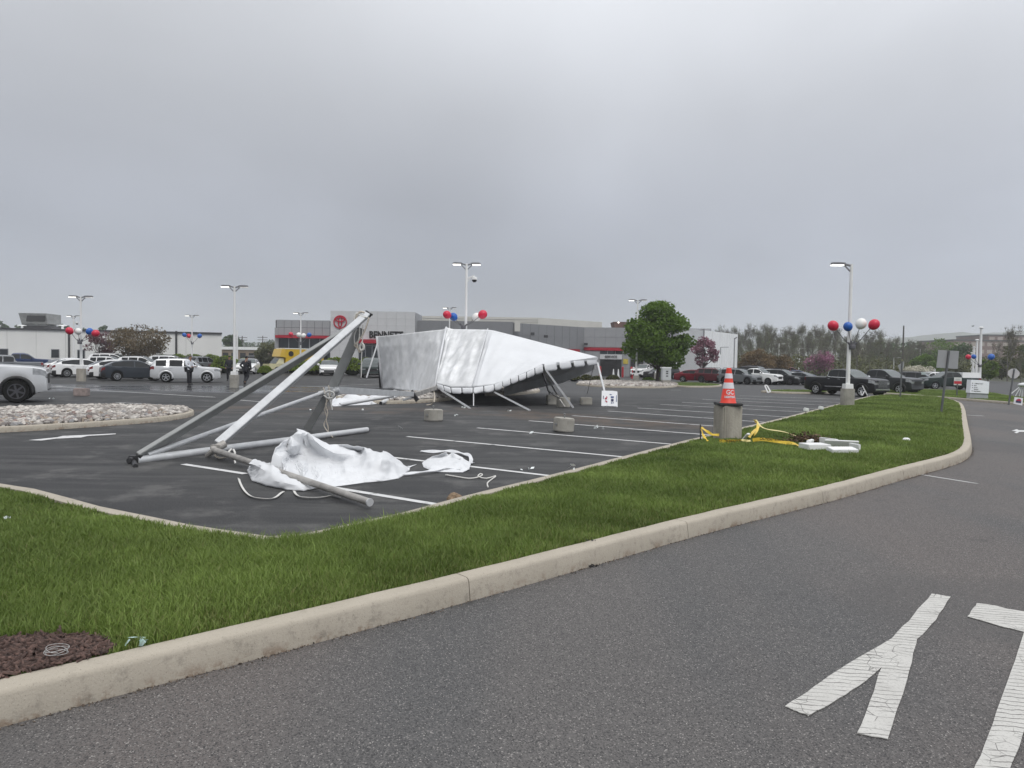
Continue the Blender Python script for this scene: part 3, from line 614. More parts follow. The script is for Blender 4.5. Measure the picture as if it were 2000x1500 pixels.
# roof, set back clerestory, rooftop box
mb = MB(); a, b = fx(805, 95), fx(1050, 95); zt = zz(930, 618.5, 95); mb.prism([(a.x, a.y), (b.x, b.y), (b.x+9.5, b.y+8), (b.x+9, 125), (a.x, 125)], 4, zt); mb.build('clerestory', M_CREAM, show)
for k in range(5): mb = MB(); z_ = zt-.25-k*.32; mb.beam((a.x, a.y-.03, z_), (b.x, b.y-.03, z_), .06, .05); mb.build('cladding_rail', M_CREAM, show)
c_ = AT(1228, 633, 100); mb = MB(); mb.box((c_.x, c_.y, c_.z-.35), (4.2, 3, 1.1), None, 1.12); mb.build('roof_unit', mat('rusty_metal', (.15, .09, .075), .8, .4, 1.5), show)
mb = MB(); c_ = AT(1208, 630, 98.2); mb.ball(tuple(c_), .10, 8, 6); mb.build('floodlight', mat('lit_lamp', (.9,.9,.85), .4, .02, 2, emit=(1,.97,.9,2.5)), show)
for px, py, Y in ((1040,652,83),(1066,657,84),(1226,644,88),(1144,672,89.4)):
    c_ = AT(px, py, Y); mb = MB(); mb.box((c_.x, c_.y, c_.z), (.45, .5, .3)); mb.build('wall_lamp', M_DARK, show)
# ---- white building, left
YL = 100.0
lb = thing('warehouse', 'long low white warehouse with a dark parapet line and few windows', 'building', (fx(200, YL).x, YL, 0))
A0, A1 = fx(-320, YL+6), fx(433, YL); t0, t1 = zz(-320, 634, YL+6), zz(433, 651, YL); 
mb = MB(); mb.add([(A0.x, A0.y, 0), (A1.x, A1.y, 0), (A1.x-13, A1.y+24, 0), (A0.x, A0.y+24, 0), (A0.x, A0.y, t0), (A1.x, A1.y, t1), (A1.x-13, A1.y+24, t1), (A0.x, A0.y+24, t0)], [(0,1,5,4),(1,2,6,5),(2,3,7,6),(3,0,4,7),(4,5,6,7)]); mb.build('wall', M_WHITEW, lb)
mb = MB(); mb.beam((A0.x, A0.y-.06, t0-.02), (A1.x, A1.y-.06, t1-.02), .3, .22); mb.build('parapet', M_DARK, lb)
def onL(px): return Lp(A0, A1, (px+320)/753.0)
for px in (146.5, 349.5): c_ = onL(px); mb = MB(); mb.beam((c_.x, c_.y-.12, .1), (c_.x, c_.y-.12, 5.2), .26, .2); mb.build('downpipe', M_DARK, lb)
for px, w_, y0, y1 in ((18.5,18,681,705),(119,16,682,699),(169,15,683,704),(218,13,683,689),(312,14,683,690),(-60,16,681,700),(-130,16,681,700)):
    a, b = onL(px-w_/2), onL(px+w_/2); z0, z1 = zz(px, y1, a.y), zz(px, y0, a.y); o = rect(lb, 'window', a, b, max(.2, z0), z1, M_ALU, .05); 
    mb = MB(); dd = (b-a).normalized()*.1; wall_box(mb, a+dd-Vector((0, .08)), b-dd-Vector((0, .08)), .04, max(.28, z0+.08), z1-.1); mb.build('pane', M_GLASS, o)
for k in range(12):
    c_ = onL(-260+k*57); mb = MB(); mb.beam((c_.x, c_.y-.01, .05), (c_.x, c_.y-.01, 5.0), .03, .04); mb.build('panel_joint', mat('joint_grey', (.50,.50,.48), .9, .05, 2), lb)
hv = thing('rooftop_vent_unit', 'big grey ventilation unit on the roof of the white warehouse', 'ventilation unit', tuple(AT(80, 636, 108)))
c_ = Vector(hv.location); mb = MB(); mb.prism([(c_.x-2.1, c_.y-1.2), (c_.x+1.6, c_.y-1.2), (c_.x+1.6, c_.y+1.2), (c_.x-2.1, c_.y+1.2)], c_.z-.1, c_.z+1.0)
mb.add([(c_.x-1.7, c_.y-1.19, c_.z+.3), (c_.x+1.7, c_.y-1.19, c_.z+.3), (c_.x+1.7, c_.y+1.2, c_.z+.3), (c_.x-1.7, c_.y+1.2, c_.z+.3)], [(0,1,2,3)])
M_GALV = mat('galvanised', (.22, .225, .225), .45, .2, 1.5, metal=.3); mb.build('casing', M_GALV, hv)
mb = MB(); mb.add([(c_.x-1.9, c_.y-1.5, c_.z+.2), (c_.x+2.0, c_.y-1.5, c_.z+.2), (c_.x+2.3, c_.y+1.2, c_.z+.2), (c_.x-2.2, c_.y+1.2, c_.z+.2), (c_.x-2.1, c_.y-1.9, c_.z+1.75), (c_.x+2.1, c_.y-1.9, c_.z+1.75), (c_.x+2.3, c_.y+1.2, c_.z+1.7), (c_.x-2.2, c_.y+1.2, c_.z+1.7)], [(0,1,5,4),(1,2,6,5),(2,3,7,6),(3,0,4,7),(4,5,6,7),(3,2,1,0)]); mb.build('hood', M_GALV, hv)
mb = MB(); mb.box((c_.x+.5, c_.y-1.86, c_.z+1.02), (2.7, .12, 1.05), Matrix.Rotation(-.28, 3, 'X')); mb.build('opening', M_BLACK, hv)
mb = MB(); mb.box((c_.x, c_.y, c_.z-.35), (4.6, 2.6, .5)); mb.build('kerb_frame', M_DARK, hv)
for px in (43, 122):
    p = AT(px, 637, 106); o = thing('roof_cap', 'flat white vent cap on the warehouse roof, %s of the grey unit' % ('left' if px < 80 else 'right'), 'vent', tuple(p), group='caps on the warehouse roof'); mb = MB(); mb.lathe([(.15,-.4),(.15,.05),(.62,.06),(.55,.14),(.1,.2)], tuple(p), 12); mb.build('cap', M_WHITEM, o)
# ---- low buildings far off
def slab_building(name, label, x0, x1, py, Y, mt, depth=14, roof=None, win=0, wmt=None, zb=0, rows=1):
    a, b = fx(x0, Y), fx(x1, Y); h = zz((x0+x1)/2, py, Y); o = thing(name, label, 'building', ((a.x+b.x)/2, Y, 0)); mb = MB(); mb.prism([(a.x, Y), (b.x, Y), (b.x, Y+depth), (a.x, Y+depth)], 0, h); mb.build('wall', mt, o)
    mb = MB(); mb.prism([(a.x-.3, Y-.3), (b.x+.3, Y-.3), (b.x+.3, Y+depth), (a.x-.3, Y+depth)], h-.45, h+.15); mb.build('roof', roof or M_WHITEM, o)
    for r in range(rows):
        for k in range(win):
            t = (k+.5)/win; hw = (b.x-a.x)/win*.32; c = a.x+(b.x-a.x)*t; z1 = h-1.1-r*3.4; mb = MB(); mb.prism([(c-hw, Y-.06), (c+hw, Y-.06), (c+hw, Y+.2), (c-hw, Y+.2)], z1-1.7, z1); mb.build('window', wmt or M_GLASS, o)
    return o
M_TAN = mat('tan_brick', (.25, .19, .14), .85, .1, .6); M_BRICK = mat('brown_brick', (.17, .11, .095), .85, .1, .3)
slab_building('tan_building', 'low tan building with a white roof edge far behind the hedge', 432, 517, 679, 150, M_TAN, 14, M_WHITEM, 5)
slab_building('white_shed', 'low white shed behind the pink tree', 1556, 1620, 703, 170, M_WHITEW, 10, M_WHITEM, 3)
slab_building('brick_office', 'wide brown brick office block on the hill beyond the trees', 1862, 2080, 665, 330, M_BRICK, 30, M_DARK, 14, mat('band_stone', (.36,.31,.27), .8, .1, .5), rows=2)
slab_building('brick_tower', 'taller brown brick wing rising behind the wide office block', 1928, 2040, 654.5, 350, M_BRICK, 25, M_DARK, 7, mat('band_stone', (.36,.31,.27)), rows=3)
slab_building('pale_house', 'pale flat roofed house half hidden by bare trees', 1668, 1700, 681, 190, mat('pale_wall', (.4,.37,.33), .8, .1, 1), 8, M_CREAM, 3)
# hills in the haze
def hills():
    V = []; F = []; n = 150
    for i in range(n+1):
        t = i/n; px = -500+3000*t; 
        y0 = np.interp(px, [-500, 100, 450, 700, 1150, 1500, 1800, 1900, 2050, 2500], [668, 668, 668, 676, 690, 676, 652, 647, 640, 648]); Y = 1500
        p = AT(px, y0, Y); z = max(4, p.z)+6*noise.noise((px*.01, 0, 3))+5*noise.noise((px*.045, 1, 3))
        V += [(p.x*.8, Y*.8-150, -2), (p.x, Y, z*.75), (p.x*1.05, Y*1.05, z), (p.x*1.2, Y*1.25, -2)]
    for i in range(n):
        for k in range(3): F.append((i*4+k, i*4+k+1, (i+1)*4+k+1, (i+1)*4+k))
    me = bpy.data.meshes.new('hills'); me.from_pydata(V, [], F); o = link('hills', me, mat('wooded_hill', (.04, .055, .03), .95, .4, .02)); o['kind'] = 'structure'
hills()
# ================================================================== COLLAPSED TENT
M_VINYL = mat('white_vinyl', (.645, .655, .67), .58, .05, .9, .12, 3.5, spec=.45); M_VINYLG = mat('soiled_vinyl', (.63, .64, .64), .62, .09, 2.2, .12, 5, c2=(.70,.705,.715), detail=9); M_ALUM = mat('aluminium', (.53, .54, .55), .45, .10, 5, .06, 60, metal=.2)
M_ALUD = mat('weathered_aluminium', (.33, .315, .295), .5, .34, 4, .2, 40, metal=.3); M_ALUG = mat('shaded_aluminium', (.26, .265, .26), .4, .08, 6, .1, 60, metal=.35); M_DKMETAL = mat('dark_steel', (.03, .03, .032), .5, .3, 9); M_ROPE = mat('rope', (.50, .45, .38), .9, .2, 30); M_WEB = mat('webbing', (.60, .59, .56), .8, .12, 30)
tent = thing('collapsed_tent', 'big white event tent half collapsed on its broken poles in the car park', 'tent', tuple(G(960, 790)))
TOP = [(735,657,41),(766,654.5,40),(800,650.5,38.7),(840,646,37),(866,643.5,36),(872,639.5,35.6),(885,643,35.2),(920,643.5,33.5),(953,644,32),(964,645.5,31.8),(1010,657,31.6),(1064,671,31.4),(1120,685,31.1),(1166,697,31)]
BOT = [(746,757,41.6),(770,759,40),(800,763,38),(828,764,35.5),(846,763,33),(850,757,31),(853,749,30),(880,756,29),(922,756,28),(932,755,27.8),(965,751,27.7),(1000,739,27.5),(1030,726,27.4),(1060,711,27.3)]
TU, BU = [AT(*p) for p in TOP], [AT(*p) for p in BOT]
BU[0].z = .03
def ridged(x, y, s, seed):
    """long straight creases of a thrown sheet, in two crossing directions, masked in patches"""
    v = 0
    for k, (th, f, a) in enumerate(((.5, .42, 1.0), (1.9, .6, .8), (2.7, 1.35, .30), (1.1, 2.2, .14))):
        th += seed; wx = noise.noise((x*1.1+seed, y*1.1, k))*.75+noise.noise((x*3+seed, y*3, k+3))*.16
        u = (x*math.cos(th)+y*math.sin(th))*f*s+wx*s*.9; t = u-math.floor(u); tri = (1-t/.28) if t < .28 else (t-.28)/.72
        m_ = min(1, max(0, .5+1.6*noise.noise((x*.9, y*.9, k*3+seed)))); v += a*(2*tri-1)*m_
    return v*.8
def heap(name, label, outline_px, ridges, mt, part='cloth', step=.05, amp=.05, fs=1.6, seed=1.0, edge=.10, cat='tarpaulin', under=None):
    """crumpled sheet: ground outline, folds as ridge lines with their own height and spread"""
    pl = [G(x, y) for x, y in outline_px]; poly = resample([(p.x, p.y) for p in pl]+[(pl[0].x, pl[0].y)], step*1.5)[:-1]; c = np.array(poly).mean(0)
    o = thing(name, label, cat, (c[0], c[1], 0)); arr = np.array(poly); R = [(AT(*a[0]), AT(*a[1]), a[2]) for a in ridges]
    lo = arr.min(0); hi = arr.max(0); gx, gy = np.meshgrid(np.arange(lo[0], hi[0], step), np.arange(lo[1], hi[1], step)); Q = np.c_[gx.ravel(), gy.ravel()]+rng.uniform(-.2,.2,(gx.size,2))*step; Q = Q[inpoly(Q, poly)]
    vv, ee, ff, *_ = delaunay_2d_cdt([Vector(p) for p in poly]+[Vector(q) for q in Q], [(i, (i+1) % len(poly)) for i in range(len(poly))], [], 1, 1e-5)
    V = []
    for v in vv:
        p = Vector(v); de = float(np.sqrt(((arr-np.array(v))**2).sum(1)).min()); h = .015; q = p+Vector((noise.noise((p.x*2.2, p.y*2.2, seed)), noise.noise((p.x*2.2, p.y*2.2, seed+9))))*.10
        for a, b, w_ in R:
            ab = (b-a).xy; t = max(0, min(1, (q-a.xy).dot(ab)/max(1e-6, ab.length_squared))); dist = (q-(a.xy+ab*t)).length; hh = (a.z+(b.z-a.z)*t); h = max(h, hh*max(0, 1-(dist/w_)))
        e = min(1, de/edge); x, y = p.x, p.y
        n_ = ridged(x, y, fs, seed); h2 = h*(.90+.10*n_)+amp*max(-.7, n_)*(.25+min(1, h*3.5))
        z = max(.004, .006+h2*(e**.7))
        if under:
            ab = (under[1]-under[0]).xy; t = max(0, min(1, (p-under[0].xy).dot(ab)/ab.length_squared)); dd = (p-(under[0].xy+ab*t)).length; z = min(z, max(.006, under[0].z+(under[1].z-under[0].z)*t-.075)+max(0, dd-.06)*1.6)
        V.append((x+.05*n_*(1-e)*.6, y+.05*noise.noise((x*3, y*3, 7+h*4)), z))
    A = np.array([tuple(v) for v in vv]); cen = np.array([A[list(f)].mean(0) for f in ff]); ok = inpoly(cen, poly)
    mb = MB(); mb.add(V, [tuple(f) for f, k in zip(ff, ok) if k]); m_ = mb.build(part, mt, o, smooth=28); return o
def tent_patch(i0, i1, nu, nv, mt, name, fold, sag, seed):
    """one cloth panel of the roof between two stations of the ridge, with hanging folds"""
    V = []; st = []; n = i1-i0
    for i in range(nu+1):
        t = i/nu*n; k = min(i1-1, i0+int(t)); f = t-int(t) if i < nu else 1.0
        if i == nu: k = i1-1
        a = TU[k].lerp(TU[k+1], f); b = BU[k].lerp(BU[k+1], f); d = (b-a)
        nrm = Vector((d.y*0, -1, .45)).normalized(); uu = (i/nu)
        for j in range(nv+1):
            v = j/nv; p = a.lerp(b, v)
            p = p-nrm*sag*4*v*(1-v)
            env = min(1, v*5)*min(1, (1-v)*6)*(min(1, uu*8, (1-uu)*8) if name == 'roof_panel' else 1)
            x = (k+f)
            w1 = noise.noise((x*2.2+seed, v*.55, seed)); w2 = noise.noise((x*5.5+seed+v*.8, v*.8, 4)); w3 = noise.noise((x*11+seed-v*2.0, v*1.1, 9))
            w4 = 1-abs(noise.noise((x*1.6+v*1.7+seed, v*1.4-x*.2, 2)))*2.4
            k3 = .015 if name == 'side_drape' else .05; k2 = .10 if name == 'side_drape' else .20
            p = p+nrm*env*fold*(.6*w1+k2*w2+k3*w3+.5*max(-.6, w4)+(.16 if name == 'side_drape' else .30)*ridged(x*.75+seed, v*2.3-x*.35, 1.0, seed))
            V.append(p)
    F = [(i*(nv+1)+j, i*(nv+1)+j+1, (i+1)*(nv+1)+j+1, (i+1)*(nv+1)+j) for i in range(nu) for j in range(nv)]
    mb = MB(); mb.add(V, F); o = mb.build(name, mt, tent, smooth=True)
    so_ = o.modifiers.new('thick', 'SOLIDIFY'); so_.thickness = .012; so_.offset = 0
    return o
tent_patch(0, 5, 70, 44, M_VINYLG, 'side_drape', .22, .10, 3.1)
tent_patch(5, 8, 54, 44, M_VINYLG, 'slack_roof_panel', .30, .06, 8.4)
tent_patch(8, 13, 50, 34, M_VINYL, 'roof_panel', .10, .05, 1.3)
# seam between panels and the soiled crease
for pts, r_ in (([TU[8]+(BU[8]-TU[8])*t+Vector((0,-.10,.05)) for t in (0,.2,.4,.6,.8,1)], .02), ([TU[5]+Vector((0,-.12,.0)), TU[5]+(BU[5]-TU[5])*.3+Vector((0,-.3,0)), TU[5]+(BU[5]-TU[5])*.7+Vector((0,-.3,0)), BU[5]+Vector((0,-.2,0))], .05), ([TU[0]+(BU[0]-TU[0])*t+Vector((.04,-.05,0)) for t in (0,.3,.6,1)], .07)):
    mb = MB(); mb.tube(pts, r_, 6); mb.build('seam', M_VINYL, tent, smooth=True)
# far slope of the roof, mostly out of sight
back = [TU[13]+Vector((0,.05,-.02)), TU[9]+Vector((3.5,5,-1.0)), TU[5]+Vector((2.5,5.5,-2.6)), TU[0]+Vector((2.0,4.0,-2.9))]
mb = MB(); ridge = [TU[13], TU[9], TU[5], TU[0]]
mb.add([p+Vector((0,.35,-.30)) for p in ridge]+back, [(1,0,4,5),(2,1,5,6),(3,2,6,7)]); o = mb.build('far_roof_panel', M_VINYL, tent); o.modifiers.new('thick', 'SOLIDIFY').thickness = .012
fv = [AT(1164,703,32.2), AT(1100,730,33.0), AT(1035,744,34.0), AT(985,757,35.0)]; mb = MB(); V = fv+[p+Vector((0,.02,-.42)) for p in fv]; mb.add(V, [(k,k+1,k+5,k+4) for k in range(3)]); o = mb.build('far_valance', M_VINYLG, tent); o.modifiers.new('thick', 'SOLIDIFY').thickness = .012
mb = MB(); mb.add([TU[13]+Vector((0,.3,-.12)), TU[9]+Vector((0,.8,-.5)), fv[3], fv[2], fv[1], fv[0]], [(0,1,4,5),(1,3,4),(1,2,3)]); o = mb.build('far_roof_panel', M_VINYLG, tent); o.modifiers.new('thick', 'SOLIDIFY').thickness = .012
# valance: scalloped flaps hanging from the eave, a gap between neighbours
EAVE = [(1167,697.5,31),(1060,711,27.25),(1028,727,27.3),(996,739,27.4),(965,751,27.6),(924,757,27.8),(880,757,28.9),(852,749,30)]
VAL = [(1169,712,31),(1062,727,27.2),(1028,740,27.2),(998,751,27.3),(966,765,27.5),(924,769,27.6),(882,769,28.6),(855,760,29.8)]
def along(L_, t):
    s = t*(len(L_)-1); k = min(len(L_)-2, int(s)); return AT(*L_[k]).lerp(AT(*L_[k+1]), s-k)
FL = []
for k in range(4): FL.append((k/28, (k+1)/28))
for k in range(12): FL.append((1/7+k*(6/7)/12, 1/7+(k+1)*(6/7)/12))
for a, b in FL:
    gp = .0035; V = []
    for i in range(9):
        t = a+gp+(b-a-2*gp)*i/8; p, q = along(EAVE, t), along(VAL, t)
        for j in range(5):
            v = j/4; e = .35 if (i in (0, 8) and j == 4) else 0; r = p.lerp(q, v*(1-e*.5)); r += Vector((0,-1,0))*(.07*math.sin(v*PI)*.7+.06*noise.noise((t*22, v*2, 1))*v+.02); V.append(r)
    mb = MB(); mb.add(V, [(i*5+j, i*5+j+1, (i+1)*5+j+1, (i+1)*5+j) for i in range(8) for j in range(4)]); o = mb.build('valance_flap', M_VINYL, tent, smooth=True); o.modifiers.new('thick', 'SOLIDIFY').thickness = .01
# under the cloth: eave rails, rafters, dark lining
for pts, wd, mt in (([AT(1166,700,30.95), AT(1060,714,27.35)], .09, M_ALUM), ([AT(1060,715,27.4), AT(965,756,27.7), AT(924,762,27.9), AT(855,753,30.1)], .09, M_ALUM), ([TU[5]+Vector((0,.3,-.45)), TU[9]+Vector((0,.3,-.4))], .12, M_ALUD)):
    for p, q in zip(pts, pts[1:]): mb = MB(); mb.beam(p, q, wd, wd*1.2); mb.build('frame_rail', mt, tent)
LEGS = [((1167,709,30.95), (1188,795), .075, M_ALUM), ((1066,722,27.3), (1120,797), .075, M_ALUM), ((1059,720,27.5), (1091,777), .06, M_ALUD), ((1057,722,27.7), (1074,772), .05, M_DKMETAL), ((966,766,27.6), (1035,802), .06, M_ALUM), ((862,762,29.3), (918,798), .06, M_ALUM), ((925,768,27.6), (925,794), .04, M_ALUM), ((737,672,39.5), (716,738), .07, M_ALUM), ((742,706,41.8), (745,757), .20, M_DKMETAL), ((1160,712,31), (1147,769), .02, M_DKMETAL), ((700,640,0), (0,0), 0, None)]
for top, foot, wd, mt in LEGS:
    if mt is None: continue
    p = AT(*top); q = G(*foot)
    if foot[0] == 716: q = AT(716, 738, 39.0)
    mb = MB(); mb.beam(p, q+Vector((0,0,.01)), wd, wd, (0,1,0)); mb.build('leg', mt, tent)
mb = MB(); mb.beam(AT(1089,774,27.6), AT(1103,795,27.2), .06, .05); mb.build('leg', M_ALUD, tent)
mb = MB(); mb.tube([AT(1060,725,27.4), AT(1066,745,27.3), AT(1070,762,27.5), AT(1082,772,27.3), AT(1094,778,27.2)], .03, 6); mb.build('ratchet_strap', M_DKMETAL, tent)
mb = MB(); p = G(925, 794); mb.box(p+Vector((0,0,.02)), (.35,.35,.03)); mb.build('foot_plate', M_DKMETAL, tent)
mb = MB(); mb.tube([AT(847,763,28.5), AT(849,775,28), AT(848,785,27.6), G(842,791)+Vector((0,0,.02)), G(833,792)+Vector((0,0,.02))], .025, 6); mb.build('rope', M_ROPE, tent)
# torn cloth that lies under the front edge
# ================================================================== BARE FRAME IN FRONT
K = AT(643, 765, 17.0); AP = AT(716, 616, 17.0); J1 = AT(262, 897, 11.8); J2 = AT(425, 868, 12.75); CF = AT(600, 838, 17.2)
fr = thing('tent_skeleton', 'bare aluminium tent frame tipped over like a leaning pyramid on the asphalt', 'tent frame', tuple(G(420, 890)))
def fbeam(p, q, wd, h, mt, name='beam', up=(0,0,1), bv=.008): mb = MB(); mb.beam(p, q, wd, h, up); return mb.build(name, mt, fr, bevel=bv)
fbeam(J2, AP+Vector((.03,-.1,.02)), .15, .12, M_ALUM, up=(.5,-.5,1))
fbeam(J1+Vector((.03,.02,.02)), AT(705, 628, 17.1), .075, .25, M_ALUG, up=(.75,0,1))
fbeam(AT(703, 640, 17.15), K+Vector((.02,.1,0)), .09, .22, M_ALUG, up=(1,0,.5))
fbeam(K+Vector((-.05,.12,-.06)), CF, .09, .18, M_ALUG, up=(1,0,.5))
mb = MB(); mb.tube([AT(288, 889, 11.95), K+Vector((-.08,0,0))], .045, 12); mb.build('pole', M_ALUM, fr, smooth=40)
mb = MB(); a, b = J1+Vector((.05,-.02,-.02)), G(717, 845)+Vector((0,0,.07)); mb.tube([a, b], [.075,.065], 14); mb.build('pole', M_ALUM, fr, smooth=40)
mb = MB(); d = (b-a).normalized(); mb.tube([b-d*.002, b+d*.05], [.066,.05], 12); mb.build('end_plug', M_DKMETAL, fr)
mb = MB(); a, b = AT(418, 879, 12.45), G(722, 981, .085); mb.tube([a, a.lerp(b,.3), b], [.052,.049,.044], 16); mb.build('pole', M_ALUD, fr, smooth=40)
mb = MB(); d = (b-a).normalized(); mb.tube([b-d*.01, b+d*.012], [.048,.048], 16); mb.build('pole_collar', M_ALUM, fr)
F2 = AT(806, 770, 23.6); fbeam(AT(655, 762, 17.05), F2, .13, .17, M_ALUM); fbeam(F2+Vector((.0,.02,-.04)), AT(852, 757, 29.2), .10, .16, M_ALUD)
fbeam(AT(806,776,23.8), AT(788,781,24.2), .07, .07, M_ALUM); 
# joints: plates, tube stubs and pins
mb = MB(); mb.tube([J1+Vector((-.02,-.02,.0)), G(252, 906)+Vector((0,0,.05))], .05, 10); mb.tube([J1+Vector((.02,-.05,-.03)), G(265, 913)+Vector((0,0,.02))], .04, 10); mb.box(J1+Vector((.02,.02,-.01)), (.20,.12,.14)); mb.build('joint', M_DKMETAL, fr, bevel=.01)
mb = MB(); mb.tube([AT(440, 866, 12.7), AT(414, 880, 12.55)], .075, 10); mb.tube([AT(416, 880, 12.5), G(404, 893)+Vector((0,0,.02))], .05, 10); mb.box(AT(422, 876, 12.6), (.16,.12,.14)); mb.build('joint', M_ALUD, fr, bevel=.01)
mb = MB(); mb.tube([AP+Vector((0,-.02,.04)), AT(722, 617, 16.9)], .06, 8); mb.box(AP+Vector((.02,0,.02)), (.16,.16,.14), Matrix.Rotation(.6,3,'Y')); mb.tube([AT(712,612,17), AT(717,608,17)], .035, 8); mb.tube([AT(718,612,17), AT(727,615,16.9)], .03, 8); mb.build('joint', M_DKMETAL, fr, bevel=.01)
mb = MB(); mb.box(K, (.18,.16,.22)); mb.tube([K+Vector((-.25,0,-.05)), K+Vector((.25,0,.04))], .06, 10); mb.build('joint', M_ALUM, fr, bevel=.01)
mb = MB(); mb.beam(F2+Vector((-.05,0,.1)), F2+Vector((.18,-.1,-.2)), .05, .14); mb.build('joint', M_DKMETAL, fr)
for t in (.12, .33, .55, .78):
    p = J2.lerp(AP, t)+Vector((0,-.11,-.06)); mb = MB(); mb.lathe([(.018,-.012),(.018,.012)], tuple(p), 8, 'y'); mb.build('bolt', M_DKMETAL, fr)
def rope(parent, pts, r=.014, mt=None, seg=6, n=4, name='rope'):
    P = [Vector(p) for p in pts]; Q = []
    for i in range(len(P)-1):
        p0, p1, p2, p3 = P[max(i-1,0)], P[i], P[i+1], P[min(i+2, len(P)-1)]
        for k in range(n):
            t = k/n; Q.append(.5*((2*p1)+(p2-p0)*t+(2*p0-5*p1+4*p2-p3)*t*t+(3*p1-p0-3*p2+p3)*t**3))
    Q.append(P[-1]); mb = MB(); mb.tube(Q, r, seg); return mb.build(name, mt or M_ROPE, parent, smooth=True)
A_ = lambda x, y, Y=16.7: AT(x, y, Y)
rope(fr, [A_(718,620), A_(706,618), A_(697,612), A_(692,622), A_(694,634), A_(701,637)], .022, M_WEB); rope(fr, [A_(712,611), A_(704,609), A_(697,617), A_(695,630)], .022)
rope(fr, [A_(702,640), A_(702,655), A_(699,668), A_(693,672), A_(692,655), A_(697,643)], .016, M_WEB); rope(fr, [A_(721,620), A_(714,642), A_(708,655), A_(698,668), A_(692,674), A_(698,680)], .018)
rope(fr, [A_(709,634), A_(708,650), A_(708,664), A_(706,672), A_(709,679), A_(707,684), A_(706,700), A_(706,720), A_(705,738)], .013, M_WEB)
rope(fr, [A_(708,668), A_(703,676), A_(704,684), A_(710,682), A_(710,674), A_(705,670)], .026, M_WEB); rope(fr, [A_(697,671), A_(699,681), A_(703,688), A_(704,682)], .018)
rope(fr, [K+Vector((.02,-.15,.16)), K+Vector((.06,-.17,-.1)), A_(636,790), A_(640,806), A_(637,820), A_(641,836), A_(640,848)], .014); rope(fr, [K+Vector((-.1,-.15,.1)), A_(638,784), A_(634,800), A_(638,815), A_(633,832), G(650,856)+Vector((0,0,.02))], .012)
rope(fr, [A_(640,768), A_(645,782), A_(648,794), A_(649,801)], .016, M_WEB); rope(fr, [A_(653,762), A_(650,775), A_(647,788), A_(648,800)], .014, M_WEB); rope(fr, [A_(632,772), A_(641,778), A_(650,776), A_(652,768), A_(641,764), A_(634,770)], .022, M_WEB)
rope(fr, [A_(452,877,12.3), A_(446,885,12.2), A_(452,892,12.2), A_(459,886,12.2), A_(456,878,12.3)], .018, M_WEB); rope(fr, [A_(428,878,12.4), A_(420,889,12.4), A_(432,895,12.3), A_(444,890,12.3), A_(438,881,12.4)], .016)
# strap that trails on the asphalt from the lower joint
def ribbon(parent, name, pts, wd, mt, up=(0,0,1), th=.004, twist=None, n=5):
    P = [Vector(p) for p in pts]; Q = []
    for i in range(len(P)-1):
        p0, p1, p2, p3 = P[max(i-1,0)], P[i], P[i+1], P[min(i+2, len(P)-1)]
        for k in range(n):
            t = k/n; Q.append(.5*((2*p1)+(p2-p0)*t+(2*p0-5*p1+4*p2-p3)*t*t+(3*p1-p0-3*p2+p3)*t**3))
    Q.append(P[-1]); V = []; m_ = len(Q)
    for i, q in enumerate(Q):
        d = (Q[min(i+1,m_-1)]-Q[max(i-1,0)]).normalized(); s = d.cross(Vector(up)); s = s.normalized() if s.length > 1e-4 else Vector((1,0,0)); u2 = s.cross(d)
        if twist: a = twist*math.sin(i*.7+q.x*3); s, u2 = s*math.cos(a)+u2*math.sin(a), u2*math.cos(a)-s*math.sin(a)
        for x, y in ((-1,-1),(1,-1),(1,1),(-1,1)): V.append(q+s*wd/2*x+u2*th/2*y)
    F = [(i*4+k, i*4+(k+1) % 4, (i+1)*4+(k+1) % 4, (i+1)*4+k) for i in range(m_-1) for k in range(4)]+[(3,2,1,0), tuple((m_-1)*4+k for k in range(4))]
    mb = MB(); mb.add(V, F); return mb.build(name, mt, parent, smooth=40)
g_ = lambda x, y, z=.02: G(x, y)+Vector((0,0,z))
st = thing('webbing_strap', 'pale webbing strap hanging in a loop from the dirty pole onto the asphalt', 'strap', tuple(G(520, 978)))
ribbon(st, 'strap', [AT(457, 893, 12.1), AT(462, 915, 11.6), g_(470,948), g_(487,970), g_(515,977), g_(536,975), g_(550,965), AT(562,955,9.9), AT(567,935,10.3)], .030, M_WEB, (0,.6,1), .006)
ribbon(st, 'strap', [AT(572,952,9.9), g_(578,968), g_(592,974), g_(620,975), g_(648,971), g_(664,974)], .032, M_WEB, (0,.6,1), .006); mb = MB(); p = AT(566, 953, 9.9); mb.box(p, (.10,.05,.09)); mb.tube([p, p+Vector((0,-.02,-.12))], .012, 6); mb.build('ratchet', M_ALUD, st)
